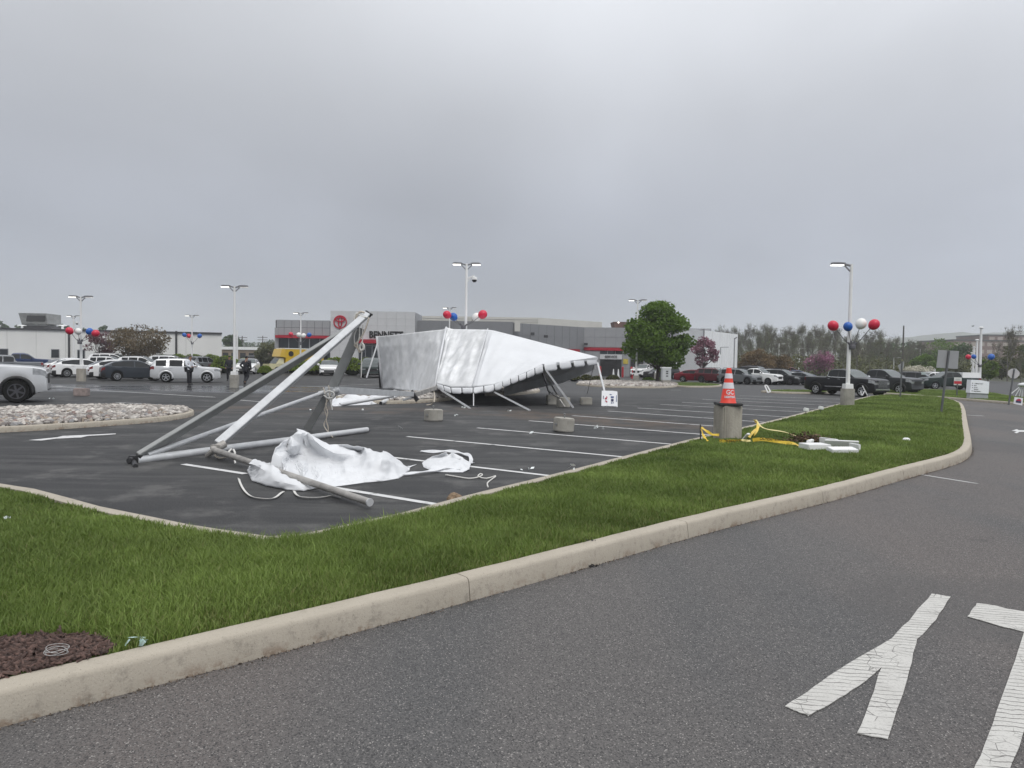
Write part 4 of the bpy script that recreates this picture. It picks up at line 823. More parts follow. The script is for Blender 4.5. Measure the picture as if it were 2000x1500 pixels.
# ---- cloth heaps
POLE_P = (AT(418, 879, 12.45), G(722, 981, .085))
def cloth(name, label, ctrl, mt, seed=1.0, levels=3, crease=.012, cat='tarpaulin', back=()):
    """thrown sheet: surveyed points of its folds (sighting and height), meshed and gently smoothed between them"""
    P2 = [Vector((x+random.uniform(-.01,.01), -y)) for x, y, z in ctrl]; P3 = [G(x, y, z) for x, y, z in ctrl]
    vv, ee, ff, ov, *_ = delaunay_2d_cdt(P2, [], [], 0, 1e-6); c = sum(P3, Vector())/len(P3); o = thing(name, label, cat, (c.x, c.y, 0)); bm = bmesh.new(); VS = [bm.verts.new(P3[q[0]]) for q in ov]
    for f in ff:
        a, b, d = [P2[ov[k][0]] for k in f]
        if max((a-b).length, (b-d).length, (d-a).length) < 62: bm.faces.new([VS[k] for k in f])
    for k, (seq, dy) in enumerate(back):        # the side turned away falls to the ground
        inv = {q[0]: n for n, q in enumerate(ov)}
        row = [bm.verts.new((P3[q].x+.05, P3[q].y+dy, .006)) for q in seq]
        for (a, b), (u, v) in zip(zip(seq, seq[1:]), zip(row, row[1:])): bm.faces.new((VS[inv[a]], VS[inv[b]], v, u))
    bmesh.ops.triangulate(bm, faces=bm.faces); bmesh.ops.recalc_face_normals(bm, faces=bm.faces)
    for l in range(levels):
        bmesh.ops.subdivide_edges(bm, edges=bm.edges, cuts=1, use_grid_fill=True)
        bmesh.ops.smooth_vert(bm, verts=[v for v in bm.verts if not v.is_boundary], factor=(.42, .34, .25, .2)[l], use_axis_x=True, use_axis_y=True, use_axis_z=True)
    bm.normal_update()
    for v in bm.verts:
        if v.co.z > .02: q = v.co; v.co = q+v.normal*crease*(ridged(q.x*1.6, q.y*1.6+q.z*1.2, 2.2, seed)+.8*noise.noise(q*9)+1.2*noise.noise(q*3.5+Vector((seed,0,0))))
        ab = (POLE_P[1]-POLE_P[0]).xy; t = max(0, min(1, (v.co.xy-POLE_P[0].xy).dot(ab)/ab.length_squared)); dd = (v.co.xy-(POLE_P[0].xy+ab*t)).length; v.co.z = min(v.co.z, max(.006, POLE_P[0].z+(POLE_P[1].z-POLE_P[0].z)*t-.07)+max(0, dd-.05)*1.7)
        v.co.z = max(v.co.z, .005)
    n0 = sum((f.normal for f in bm.faces), Vector())
    if n0.z < 0: bmesh.ops.reverse_faces(bm, faces=bm.faces)
    bm.transform(Matrix.Translation(-o.location)); me = bpy.data.meshes.new('cloth'); bm.to_mesh(me); bm.free(); me.polygons.foreach_set('use_smooth', [True]*len(me.polygons)); me.set_sharp_from_angle(angle=math.radians(32))
    m_ = link('cloth', me, mt, o); sd_ = m_.modifiers.new('thick', 'SOLIDIFY'); sd_.thickness = .008; sd_.offset = -1; return o
HC = [(482,919,.01),(492,939,.01),(520,949,.01),(557,956,.01),(593,959,.01),(615,954,.01),(640,950,.01),(662,949,.01),(690,944,.01),(713,942,.01),(745,940,.01),(779,934,.01),(799,921,.01),(801,912,.02),
 (495,883,.30),(520,888,.31),(550,897,.30),(593,911,.24),(625,921,.17),(645,931,.09),(488,905,.22),(515,918,.21),(550,930,.19),(590,940,.13),(620,943,.08),
 (560,901,.11),(577,904,.10),(602,909,.09),(640,913,.09),(666,911,.10),(690,905,.14),(702,898,.18),
 (579,835,.64),(568,853,.50),(561,868,.38),(559,882,.27),(563,893,.16),(580,897,.13),(572,872,.40),(585,870,.36),(580,885,.22),
 (588,843,.60),(597,857,.44),(609,872,.31),(624,885,.22),(642,894,.18),(603,845,.56),(617,862,.46),(632,875,.36),(650,884,.29),(630,856,.48),(660,866,.40),(690,874,.33),(699,877,.30),(711,873,.37),(735,873,.40),(748,880,.36),(765,891,.27),(786,903,.13),
 (600,896,.14),(615,902,.11),(668,889,.27),(672,899,.17),(655,902,.13),(690,888,.28),(706,884,.24),(718,893,.29),(730,903,.25),(705,916,.15),(742,913,.19),(770,914,.13),(690,926,.10),(665,932,.07),(720,931,.07),(760,927,.06),(745,898,.30),(762,905,.20),(650,922,.10),(675,920,.14),(628,932,.10)]
ix = lambda *q: [next(i for i, c in enumerate(HC) if c[:2] == p) for p in q]
t1 = cloth('crumpled_tarp', 'large crumpled white tarpaulin lying under the dirty pole', HC, M_VINYL, 2.3, 3, .022, back=[(ix((559,882),(561,868),(568,853),(579,835),(588,843),(603,845),(630,856),(660,866),(690,874),(699,877),(711,873),(735,873),(748,880),(765,891),(786,903),(801,912)), .42), (ix((488,905),(495,883),(520,888),(550,897)), .30)])
SC = [(824,904,.01),(827,912,.01),(845,921,.01),(885,922,.01),(904,922,.01),(917,916,.02),(920,903,.04),(835,895,.05),(860,891,.09),(872,885,.17),(881,884,.17),(890,896,.10),(907,896,.10),(875,893,.10),(884,905,.06),(893,908,.10),(850,904,.07),(865,912,.05),(900,912,.06),(840,911,.05),(878,914,.05),(910,906,.07)]
t2 = cloth('tarp_scrap', 'small torn scrap of white tarpaulin with a strap, right of the big heap', SC, M_VINYL, 6.1, 3, .016, back=[([7,8,9,10,11,12,6], .22)])
ribbon(t2, 'strap', [g_(822,884,.03), g_(850,886,.04), g_(878,886,.05), g_(900,890,.05), g_(915,894,.05), g_(920,901,.04), g_(919,908,.03)], .07, M_VINYL, (0,-.6,1), .012, .4)
ribbon(t2, 'hem', [g_(788,931,.03), g_(805,929,.04), g_(840,926,.05), g_(870,920,.05), g_(900,921,.05)], .06, M_VINYL, (0,-.3,1), .012, .3)
t3 = heap('crumpled_tarp', 'low heap of torn white tarpaulin beside the stone bed, below the long beam', [(645,784),(650,794),(690,792),(720,791),(760,786),(770,778),(745,771),(700,770),(660,772)], [((655,772,27.5),(690,776,27.5),.7),((695,764,29),(704,766,29),.7),((700,776,27.8),(760,775,27.5),.7),((735,764,29),(740,770,28.6),.6),((660,784,26.5),(690,785,26.5),.6)], M_VINYL, amp=.12, fs=.9, seed=4.4, step=.12, edge=.3)
t4 = heap('crumpled_tarp', 'grey soiled folds of tent cloth bunched at the foot of the side drape', [(760,766),(790,772),(840,771),(858,768),(845,762),(800,758),(770,760)], [((775,758,34.5),(800,757,34.5),.9),((800,756,34.3),(835,760,33.5),.8)], M_VINYLG, amp=.16, fs=1.0, seed=9.4, step=.14, edge=.3)
for i, (a, b, r_, lb_) in enumerate((((664,793,.05),(768,773,.5),.07,'long white pole lying half across the torn tarpaulin heap'),((744,790,.05),(776,773,.5),.08,'short pole sticking out of the tarpaulin heap by the stone bed'),((790,781,.15),(815,768,.5),.07,'short pole lying on the stones below the tent drape'))):
    p = G(a[0], a[1])+Vector((0,0,a[2])); q = AT(b[0], b[1], p.y+1.2+.3*i); o = thing('fallen_pole', lb_, 'pole', tuple(G(a[0], a[1])), group='poles fallen from the tent'); mb = MB(); mb.tube([p, q], r_, 10); mb.build('pole', M_ALUM, o, smooth=40); mb = MB(); d = (p-q).normalized(); mb.tube([p-d*.01, p+d*.03], r_*.8, 10); mb.build('end_plug', M_DKMETAL, o)
# loose cords near the small scrap
o = thing('loose_cord', 'thin pale cord curling on the asphalt right of the torn scrap', 'cord', tuple(G(930, 933))); rope(o, [g_(870,929,.012), g_(895,933,.012), g_(915,936,.012), g_(932,934,.012), g_(942,930,.02), g_(938,928,.02), g_(934,933,.02), g_(950,936,.012), g_(968,931,.012), g_(960,938,.012), g_(952,945,.012), g_(953,953,.012)], .011, M_WEB)
o = thing('broken_block', 'broken brown lump of concrete on the kerb edge', 'rubble', tuple(G(889, 990))); mb = MB(); bm = bmesh.new(); bmesh.ops.create_icosphere(bm, subdivisions=3, radius=.11)
for v in bm.verts: v.co *= 1+.5*noise.noise(v.co*9); v.co.x *= 1.0; v.co.z = max(-.06, v.co.z*.8)
bm.transform(Matrix.Translation(G(889, 989)+Vector((0,.05,.07)))); mb.add([tuple(v.co) for v in bm.verts], [tuple(v.index for v in f.verts) for f in bm.faces]); bm.free(); mb.build('lump', mat('brown_rubble', (.22,.155,.10), .9, .5, 18, .9, 40), o)
# ================================================================== VEHICLES
M_TYRE = mat('tyre', (.012, .012, .012), .9, .2, 8, spec=.15); M_RIM = mat('alloy', (.50, .51, .52), .3, .05, 3, metal=.8); M_RIMD = mat('dark_alloy', (.10, .10, .11), .35, .1, 3, metal=.6); M_CARGLASS = mat('car_glass', (.012, .014, .016), .07, .1, 2, spec=.35)
M_WSCREEN = mat('windscreen', (.05, .065, .065), .06, .3, 1.2, spec=.7); M_PLASTIC = mat('black_plastic', (.016, .016, .017), .6, .1, 6); M_CHROME = mat('chrome', (.75, .76, .77), .12, .02, 3, metal=1.0); M_LAMP = mat('headlamp', (.30, .31, .32), .1, .25, 9, spec=.8); M_TAIL = mat('tail_lamp', (.16, .008, .01), .15, .2, 6)
M_UNDER = mat('underbody', (.008, .008, .008), .9, .1, 3); M_PLATE = mat('number_plate', (.55, .56, .58), .5, .1, 9)
PAINTS = {}
def paint(nm, c, metal=0.0): 
    if nm not in PAINTS: PAINTS[nm] = mat('paint_'+nm, c, .32, .015, .7, metal=metal, coat=.8 if max(c) > .3 else .22, spec=.5 if max(c) > .3 else .22)
    return PAINTS[nm]
def wheel_meshes():
    mb = MB(); mb.lathe([(.60,-.5),(.66,-.62),(.90,-.62),(.985,-.48),(1.0,-.2),(1.0,.2),(.985,.48),(.90,.62),(.66,.62),(.60,.5)], (0,0,0), 26, 'y'); a = mb.build('wheel', M_TYRE, smooth=35, local=True); me = a.data; bpy.data.objects.remove(a)
    rims = []
    for ns, wd, mt in ((5, .17, M_RIM), (6, .15, M_RIMD), (10, .085, M_RIM), (6, .16, M_RIM)):
        mb = MB(); mb.lathe([(.66,.40),(.66,.60),(.58,.60),(.56,.44)], (0,0,0), 26, 'y', cap=False); mb.lathe([(.02,.52),(.13,.52),(.15,.44)], (0,0,0), 12, 'y')
        for k in range(ns):
            t = 2*PI*k/ns+.3; R = Matrix.Rotation(-t, 3, 'Y'); mb.box(R@Vector((.36,.47,0)), (.50,.09,wd), R)
        mb.lathe([(.57,.2),(.57,.24)], (0,0,0), 24, 'y'); o = mb.build('rim', mt, smooth=35, local=True); 
        r = o.data; bpy.data.objects.remove(o); r.materials.append(M_UNDER)
        for p in r.polygons:
            if abs(p.normal.y) > .9 and p.center.y < .3: p.material_index = 1
        rims.append(r)
    return me, rims
WHEEL, RIMS = wheel_meshes()
# top profile runs from the tail to the nose; all in metres, nose at +x
TYPES = {
 'suv': dict(L=4.65, W=1.87, H=1.70, xf=1.38, xr=-1.34, rw=.37, clr=.24, top=[(-2.32,.98),(-2.30,1.12),(-2.05,1.56),(-1.75,1.66),(-.6,1.70),(.25,1.67),(.62,1.52),(1.22,1.08),(1.9,1.01),(2.2,.96),(2.30,.90),(2.32,.82)], belt=((-2.1,1.10),(1.2,1.02)), side=[(-1.72,-1.18),(-1.06,-.18),(-.08,.95)], wx=(.30,1.24), rx=(-2.28,-1.92), clad=True),
 'coupe_suv': dict(L=4.74, W=1.86, H=1.66, xf=1.40, xr=-1.29, rw=.37, clr=.23, top=[(-2.37,.86),(-2.33,1.05),(-2.16,1.14),(-1.5,1.50),(-.8,1.63),(-.2,1.66),(.35,1.61),(.70,1.46),(1.30,1.06),(1.95,.98),(2.24,.92),(2.35,.86),(2.37,.78)], belt=((-2.1,1.16),(1.2,1.0)), side=[(-1.62,-1.0),(-.96,-.12),(-.04,.98)], wx=(.36,1.30), rx=(-2.12,-1.30), clad=True),
 'offroader': dict(L=4.83, W=1.92, H=1.81, xf=1.46, xr=-1.33, rw=.395, clr=.30, top=[(-2.41,.95),(-2.40,1.12),(-2.20,1.62),(-2.0,1.74),(-1.0,1.80),(.1,1.78),(.48,1.66),(.98,1.20),(1.9,1.15),(2.26,1.10),(2.39,1.04),(2.41,.95)], belt=((-2.2,1.20),(1.0,1.16)), side=[(-2.02,-1.30),(-1.10,-.22),(-.12,.82)], wx=(.14,1.02), rx=(-2.38,-2.12), clad=False),
 'sedan': dict(L=4.65, W=1.80, H=1.44, xf=1.42, xr=-1.28, rw=.33, clr=.19, top=[(-2.32,.80),(-2.30,.98),(-1.80,1.06),(-1.15,1.34),(-.5,1.43),(.05,1.43),(.48,1.32),(1.15,.96),(1.85,.86),(2.18,.79),(2.30,.72),(2.32,.65)], belt=((-2.0,1.0),(1.1,.90)), side=[(-1.30,-.62),(-.58,.12),(.20,.98)], wx=(.12,1.18), rx=(-1.76,-.9), clad=False),
 'pickup': dict(L=5.93, W=2.03, H=1.98, xf=2.06, xr=-1.78, rw=.42, clr=.34, top=[(-2.96,1.26),(-2.95,1.36),(-.92,1.36),(-.88,1.44),(-.70,1.90),(-.45,1.96),(.35,1.97),(.72,1.88),(1.38,1.38),(2.45,1.32),(2.80,1.27),(2.93,1.20),(2.96,1.10)], belt=((-2.9,1.36),(1.3,1.30)), side=[(-.76,.02),(.10,1.20)], wx=(.50,1.42), rx=(-.88,-.66), clad=False, bed=(-2.90,-.98)),
 'small_pickup': dict(L=5.39, W=1.90, H=1.79, xf=1.72, xr=-1.50, rw=.39, clr=.33, top=[(-2.69,1.12),(-2.68,1.22),(-.86,1.22),(-.82,1.30),(-.66,1.70),(-.40,1.77),(.30,1.78),(.64,1.69),(1.22,1.24),(2.2,1.18),(2.52,1.13),(2.66,1.06),(2.69,.97)], belt=((-2.6,1.22),(1.2,1.18)), side=[(-.70,-.02),(.06,1.06)], wx=(.42,1.26), rx=(-.82,-.62), clad=False, bed=(-2.63,-.92)),
}
def car_meshes(kind, chrome=False):
    T = TYPES[kind]; Lh, Wh = T['L']/2, T['W']/2; clr, rw = T['clr'], T['rw']; ra = rw*1.13
    tx = np.array([p[0] for p in T['top']]); tz = np.array([p[1] for p in T['top']])
    xs = set(np.linspace(-Lh, Lh, 34).tolist())|set(tx.tolist())|{Lh-.06, Lh-.16, -Lh+.05, -Lh+.14}
    for a, b in T['side']: xs |= {a, b}
    xs |= set(T['wx'])|set(T['rx'])
    if 'bed' in T: xs |= set(T['bed'])
    for xc in (T['xf'], T['xr']):
        xs = {x for x in xs if not (abs(x-xc) < ra+.03)}|{xc+ra*math.sin(t) for t in np.linspace(-PI/2, PI/2, 13)}|{xc-ra-.012, xc+ra+.012}
    xs = sorted(xs); X = [xs[0]]
    for x in xs[1:]:
        if x-X[-1] > .008: X.append(x)
    def topz(x):
        g = .07; v = [np.interp(x+d, tx, tz) for d in (-g, 0, g)]; return float(v[1]*.5+(v[0]+v[2])*.25) if abs(x) < Lh-.12 else float(v[1])
    (bx0, bz0), (bx1, bz1) = T['belt']; rows = []; cab = []
    for x in X:
        e = abs(x)/Lh; w_ = Wh*(1-.035*e**3-.16*max(0, (e-.78)/.22)**2.6); zt = topz(x); zbelt = float(np.interp(x, [bx0, bx1], [bz0, bz1])); zb = clr+(.10*max(0, (e-.86)/.14) if e > .86 else 0)
        arch = False
        for xc in (T['xf'], T['xr']):
            dx = abs(x-xc)
            if dx < ra: zb = max(zb, rw+math.sqrt(max(0, ra*ra-dx*dx))); arch = True
        cabin = zt-zbelt > .10; zs = min(zbelt, zt-.055); zs = max(zs, zb+.05); cab.append(cabin)
        wt = w_*.93-.30*(zt-zs) if cabin else w_*.86; wb = w_*.94
        pts = [(w_*.955, zb), (w_*.985, zb+min(.05, (zs-zb)*.2)), (w_, zb+(zs-zb)*.42), (w_*.995, zb+(zs-zb)*.74), (w_*.968, zs)]
        if cabin:
            h = zt-zs; z7 = zs+.02+(h-.02)*.80; pts += [(wb, zs+.02), (wb+(wt-wb)*.5, zs+.02+(z7-zs-.02)*.55), (wb+(wt-wb)*.86, z7), (wt, zt-.10*h), (wt*.80, zt-.02), (0, zt)]
        else:
            h = zt-zs; pts += [(w_*.935, zs+.30*h), (w_*.90, zs+.52*h), (w_*.86, zs+.70*h), (w_*.80, zs+.82*h), (w_*.55, zs+.95*h), (0, zt)]
        rows.append(pts)
    n = len(X); V = []; idx = {}
    for i, (x, pts) in enumerate(zip(X, rows)):
        for sgn in (1, -1):
            for k, (y, z) in enumerate(pts):
                if k == 10 and sgn == -1: idx[i, sgn, k] = idx[i, 1, k]; continue
                e = 0
                if x > Lh-.4 and k <= 3: e = .04*(k-1.5)*-.5*(x-(Lh-.4))/.4
                idx[i, sgn, k] = len(V); V.append((x+e, sgn*y, z))
    F = {}
    def put(key, f): F.setdefault(key, []).append(f)
    inr = lambda x, rg: rg[0]-.004 <= x <= rg[1]+.004
    for i in range(n-1):
        xm = (X[i]+X[i+1])/2
        for sgn in (1, -1):
            for k in range(10):
                q = [idx[i,sgn,k], idx[i+1,sgn,k], idx[i+1,sgn,k+1], idx[i,sgn,k+1]]
                if sgn < 0: q = q[::-1]
                q = tuple(dict.fromkeys(q)); key = 'body'
                if len(q) < 3: continue
                if cab[i] or cab[i+1]:
                    if k in (5, 6):
                        for j, rg in enumerate(T['side']):
                            if inr(xm, rg) and cab[i] and cab[i+1]: key = 'side_window_%d%s' % (j, 'l' if sgn > 0 else 'r')
                    if k in (8, 9) and inr(xm, T['wx']): key = 'windscreen'
                    if k in (8, 9) and inr(xm, T['rx']): key = 'rear_window'
                if 'bed' in T and k in (8, 9) and inr(xm, T['bed']): key = 'bed_cover'
                if k == 0 and T['clad']: key = 'cladding'
                if k == 3 and xm > Lh-.40: key = 'headlight_'+('l' if sgn > 0 else 'r')
                if k == 3 and xm < -Lh+.26: key = 'tail_light_'+('l' if sgn > 0 else 'r')
                if k <= 1 and abs(xm) > Lh-.30 and kind in ('suv', 'coupe_suv'): key = 'bumper_trim_'+('f' if xm > 0 else 'b')+('l' if sgn > 0 else 'r')
                put(key, q)
    for i, sg in ((0, -1), (n-1, 1)):        # nose and tail, in rows so that grille, lamps and bumper are pieces of their own
        pts = rows[i]; x = X[i]; grid = []
        for k in range(11):
            y, z = pts[k]; r = []
            e = V[idx[i,1,k]][0]
            for f in (-1, -.62, -.30, .30, .62, 1):
                if abs(f) == 1: r.append(idx[i, 1 if f > 0 else -1, k])
                else: r.append(len(V)); V.append((e+sg*.035*(1-f*f), y*f, z))
            grid.append(r)
        for k in range(10):
            for c in range(5):
                q = (grid[k][c], grid[k][c+1], grid[k+1][c+1], grid[k+1][c]); q = q if sg > 0 else q[::-1]; q = tuple(dict.fromkeys(q))
                if len(q) < 3: continue
                key = 'body'
                if sg > 0:
                    if k == 3 and c in (0, 4): key = 'headlight_'+('r' if c == 0 else 'l')
                    elif k in ((2, 3) if kind != 'sedan' else (1, 2)) and c in (1, 2, 3): key = 'grille'
                    elif k == 0: key = 'bumper_trim_f'
                else:
                    if k in (3,) and c in (0, 4): key = 'tail_light_'+('r' if c == 0 else 'l')
                    elif k == 2 and c == 2: key = 'number_plate'
                    elif k == 0: key = 'bumper_trim_b'
                put(key, q)
    M = {}
    for key, fs in F.items():
        used = sorted({j for f in fs for j in f}); mp = {a: b for b, a in enumerate(used)}; me = bpy.data.meshes.new(key.rsplit('_', 1)[0] if key[-2:] in ('_l', '_r') or key.startswith('side_window') or key.startswith('bumper') else key)
        me.from_pydata([V[j] for j in used], [], [tuple(mp[j] for j in f) for f in fs]); me.polygons.foreach_set('use_smooth', [True]*len(fs)); me.set_sharp_from_angle(angle=math.radians(38)); M[key] = me
    mb = MB(); mb.box((0,0,clr+.16), (T['L']-.5, T['W']-.62, .30)); mb.box((0,0,clr+.30), (T['L']-.9, T['W']-.16, .16))
    for xc in (T['xf'], T['xr']): mb.box((xc,0,rw+.22), (ra*2, T['W']-.60, ra*1.5))
    o = mb.build('underbody', M_UNDER, local=True); M['underbody'] = o.data; bpy.data.objects.remove(o)
    mb = MB()
    for s in (1,): mb.ball((T['wx'][1]-.32, s*(Wh+.10), float(np.interp(T['wx'][1], [bx0, bx1], [bz0, bz1]))+.10), .14, 8, 6, .55, 1.0, .75); mb.beam((T['wx'][1]-.26, s*(Wh-.10), bz1+.02), (T['wx'][1]-.30, s*(Wh+.04), bz1+.05), .05, .04)
    o = mb.build('mirrors', M_PLASTIC, local=True, smooth=True); M['door_mirror'] = o.data; o2 = o.data.copy(); [setattr(v, 'co', Vector((v.co.x, -v.co.y, v.co.z))) for v in o2.vertices]; o2.flip_normals(); M['door_mirror_r'] = o2; bpy.data.objects.remove(o)
    mb = MB()
    for s in (1, -1):
        for a, b in T['side'][-2:] if len(T['side']) > 2 else T['side']: mb.box((a+.12, s*(Wh*.992), np.interp(a, [bx0, bx1], [bz0, bz1])-.10), (.20, .05, .035))
    o = mb.build('handles', M_CHROME, local=True); M['door_handle'] = o.data; bpy.data.objects.remove(o)
    for q, (xc, s) in enumerate(((T['xf'], 1), (T['xf'], -1), (T['xr'], 1), (T['xr'], -1))):
        if kind not in ('pickup', 'small_pickup', 'offroader'): break
        mb = MB(); e = abs(xc)/Lh; w_ = Wh*(1-.035*e**3-.16*max(0, (e-.78)/.22)**2.6); mb.tube([(xc+ra*1.04*math.cos(t), s*(w_-.035), rw+ra*1.04*math.sin(t)) for t in np.linspace(-.25, PI+.25, 15)], .075, 6); o = mb.build('wheel_arch', M_PLASTIC, local=True, smooth=True); M['arch_%d' % q] = o.data; bpy.data.objects.remove(o)
    if kind in ('suv', 'offroader'):
        mb = MB()
        for s in (1, -1): mb.tube([(-1.7, s*Wh*.70, T['H']-.02), (-1.5, s*Wh*.70, T['H']+.05), (.1, s*Wh*.70, T['H']+.04), (.3, s*Wh*.70, T['H']-.06)], .022, 6)
        o = mb.build('rails', M_DARK, local=True); M['roof_rail'] = o.data; bpy.data.objects.remove(o)
    return M
CACHE = {}
def car(name, kind, pt, label, cat, loc, yaw, scale=1.0, rim=0, group='cars on the dealer lot', chrome=False, win=True, detail=True):
    if kind not in CACHE: CACHE[kind] = car_meshes(kind)
    T = TYPES[kind]; t = thing(name, label, cat, (loc[0], loc[1], 0), math.radians(yaw), group, scale)
    mats = {'body': pt, 'windscreen': M_WSCREEN, 'rear_window': M_CARGLASS, 'grille': M_PLASTIC, 'bumper_trim': M_PLASTIC, 'cladding': M_PLASTIC, 'number_plate': M_PLATE, 'underbody': M_UNDER, 'bed_cover': M_PLASTIC, 'door_mirror': pt if not chrome else M_CHROME, 'door_handle': M_CHROME if chrome else pt, 'roof_rail': M_DARK, 'wheel_arch': M_PLASTIC if (pt in (SILVER, CHAR) and kind == 'pickup') else pt}
    for key, me in CACHE[kind].items():
        m_ = mats.get(key) or mats.get('door_mirror' if key.startswith('door_mirror') else 'bumper_trim' if key.startswith('bumper') else 'wheel_arch' if key.startswith('arch') else '?') or (M_CARGLASS if key.startswith('side') else M_LAMP if key.startswith('head') else M_TAIL)
        nm = 'side_window' if key.startswith('side') else 'headlight' if key.startswith('head') else 'tail_light' if key.startswith('tail') else 'door_mirror' if key.startswith('door_mirror') else 'bumper_trim' if key.startswith('bumper') else 'wheel_arch' if key.startswith('arch') else key
        o = bpy.data.objects.new(nm, me); COL.objects.link(o); o.parent = t
        if not me.materials: me.materials.append(None)
        o.material_slots[0].link = 'OBJECT'; o.material_slots[0].material = m_
    for x in (T['xf'], T['xr']):
        for s in (1, -1):
            o = bpy.data.objects.new('wheel', WHEEL); COL.objects.link(o); o.parent = t; o.location = (x, s*(T['W']/2-.14), T['rw']); o.scale = (T['rw'], .21, T['rw'])
            if s < 0: o.rotation_euler = (0, 0, PI)
            r = bpy.data.objects.new('rim', RIMS[rim]); COL.objects.link(r); r.parent = o
    if chrome:
        mb = MB(); Lh = T['L']/2
        for k in range(6): z = .74+k*.085; mb.box((Lh+.035, 0, z), (.05, 1.10-.03*abs(k-3), .034))
        mb.box((Lh+.03, 0, .56), (.10, 1.5, .11)); mb.build('grille_bars', M_CHROME, t, local=True)
        mb = MB(); [mb.box((.2, s*(T['W']/2+.005), .66), (2.3, .03, .05)) for s in (1, -1)]; mb.build('side_moulding', M_CHROME, t, local=True)
        mb = MB()
        for s in (1, -1): mb.tube([(1.15, s*.965, 1.315), (-.60, s*.955, 1.355), (-.80, s*.935, 1.42), (-.74, s*.83, 1.80)], .022, 5)
        mb.build('window_trim', M_CHROME, t, local=True)
    return t
def spot(xc, yb, kind, yaw, ytop=None):      # ground spot of a car from the sighting of its near lower edge and its roof
    T = TYPES[kind]; g = G(xc, yb); a = math.radians(yaw); dep = abs(math.sin(a))*T['L']*.36+abs(math.cos(a))*T['W']/2
    s = 1.0
    if ytop is not None: s = max(.82, min(1.12, (yb-ytop)*g.y/FPX/T['H']))
    k = (g.y+dep*s)/g.y; return (g.x*k, g.y+dep*s), s
WHITE = paint('white', (.80,.80,.79)); SILVER = paint('silver', (.62,.63,.64), .25); GREY = paint('grey', (.17,.18,.19), .3); DGREY = paint('slate', (.035,.042,.052), .2); BLACK = paint('black', (.008,.008,.010)); RED = paint('red', (.16,.008,.018), .1); BLUE = paint('blue', (.018,.035,.10), .2); LBLUE = paint('steel_blue', (.07,.10,.15), .2); CHAR = paint('charcoal', (.028,.030,.032), .1); YELLOW = paint('yellow', (.62,.40,.015)); DRED = paint('dark_red', (.10,.012,.02), .1); GREEN = paint('dark_green', (.022,.034,.032), .1)
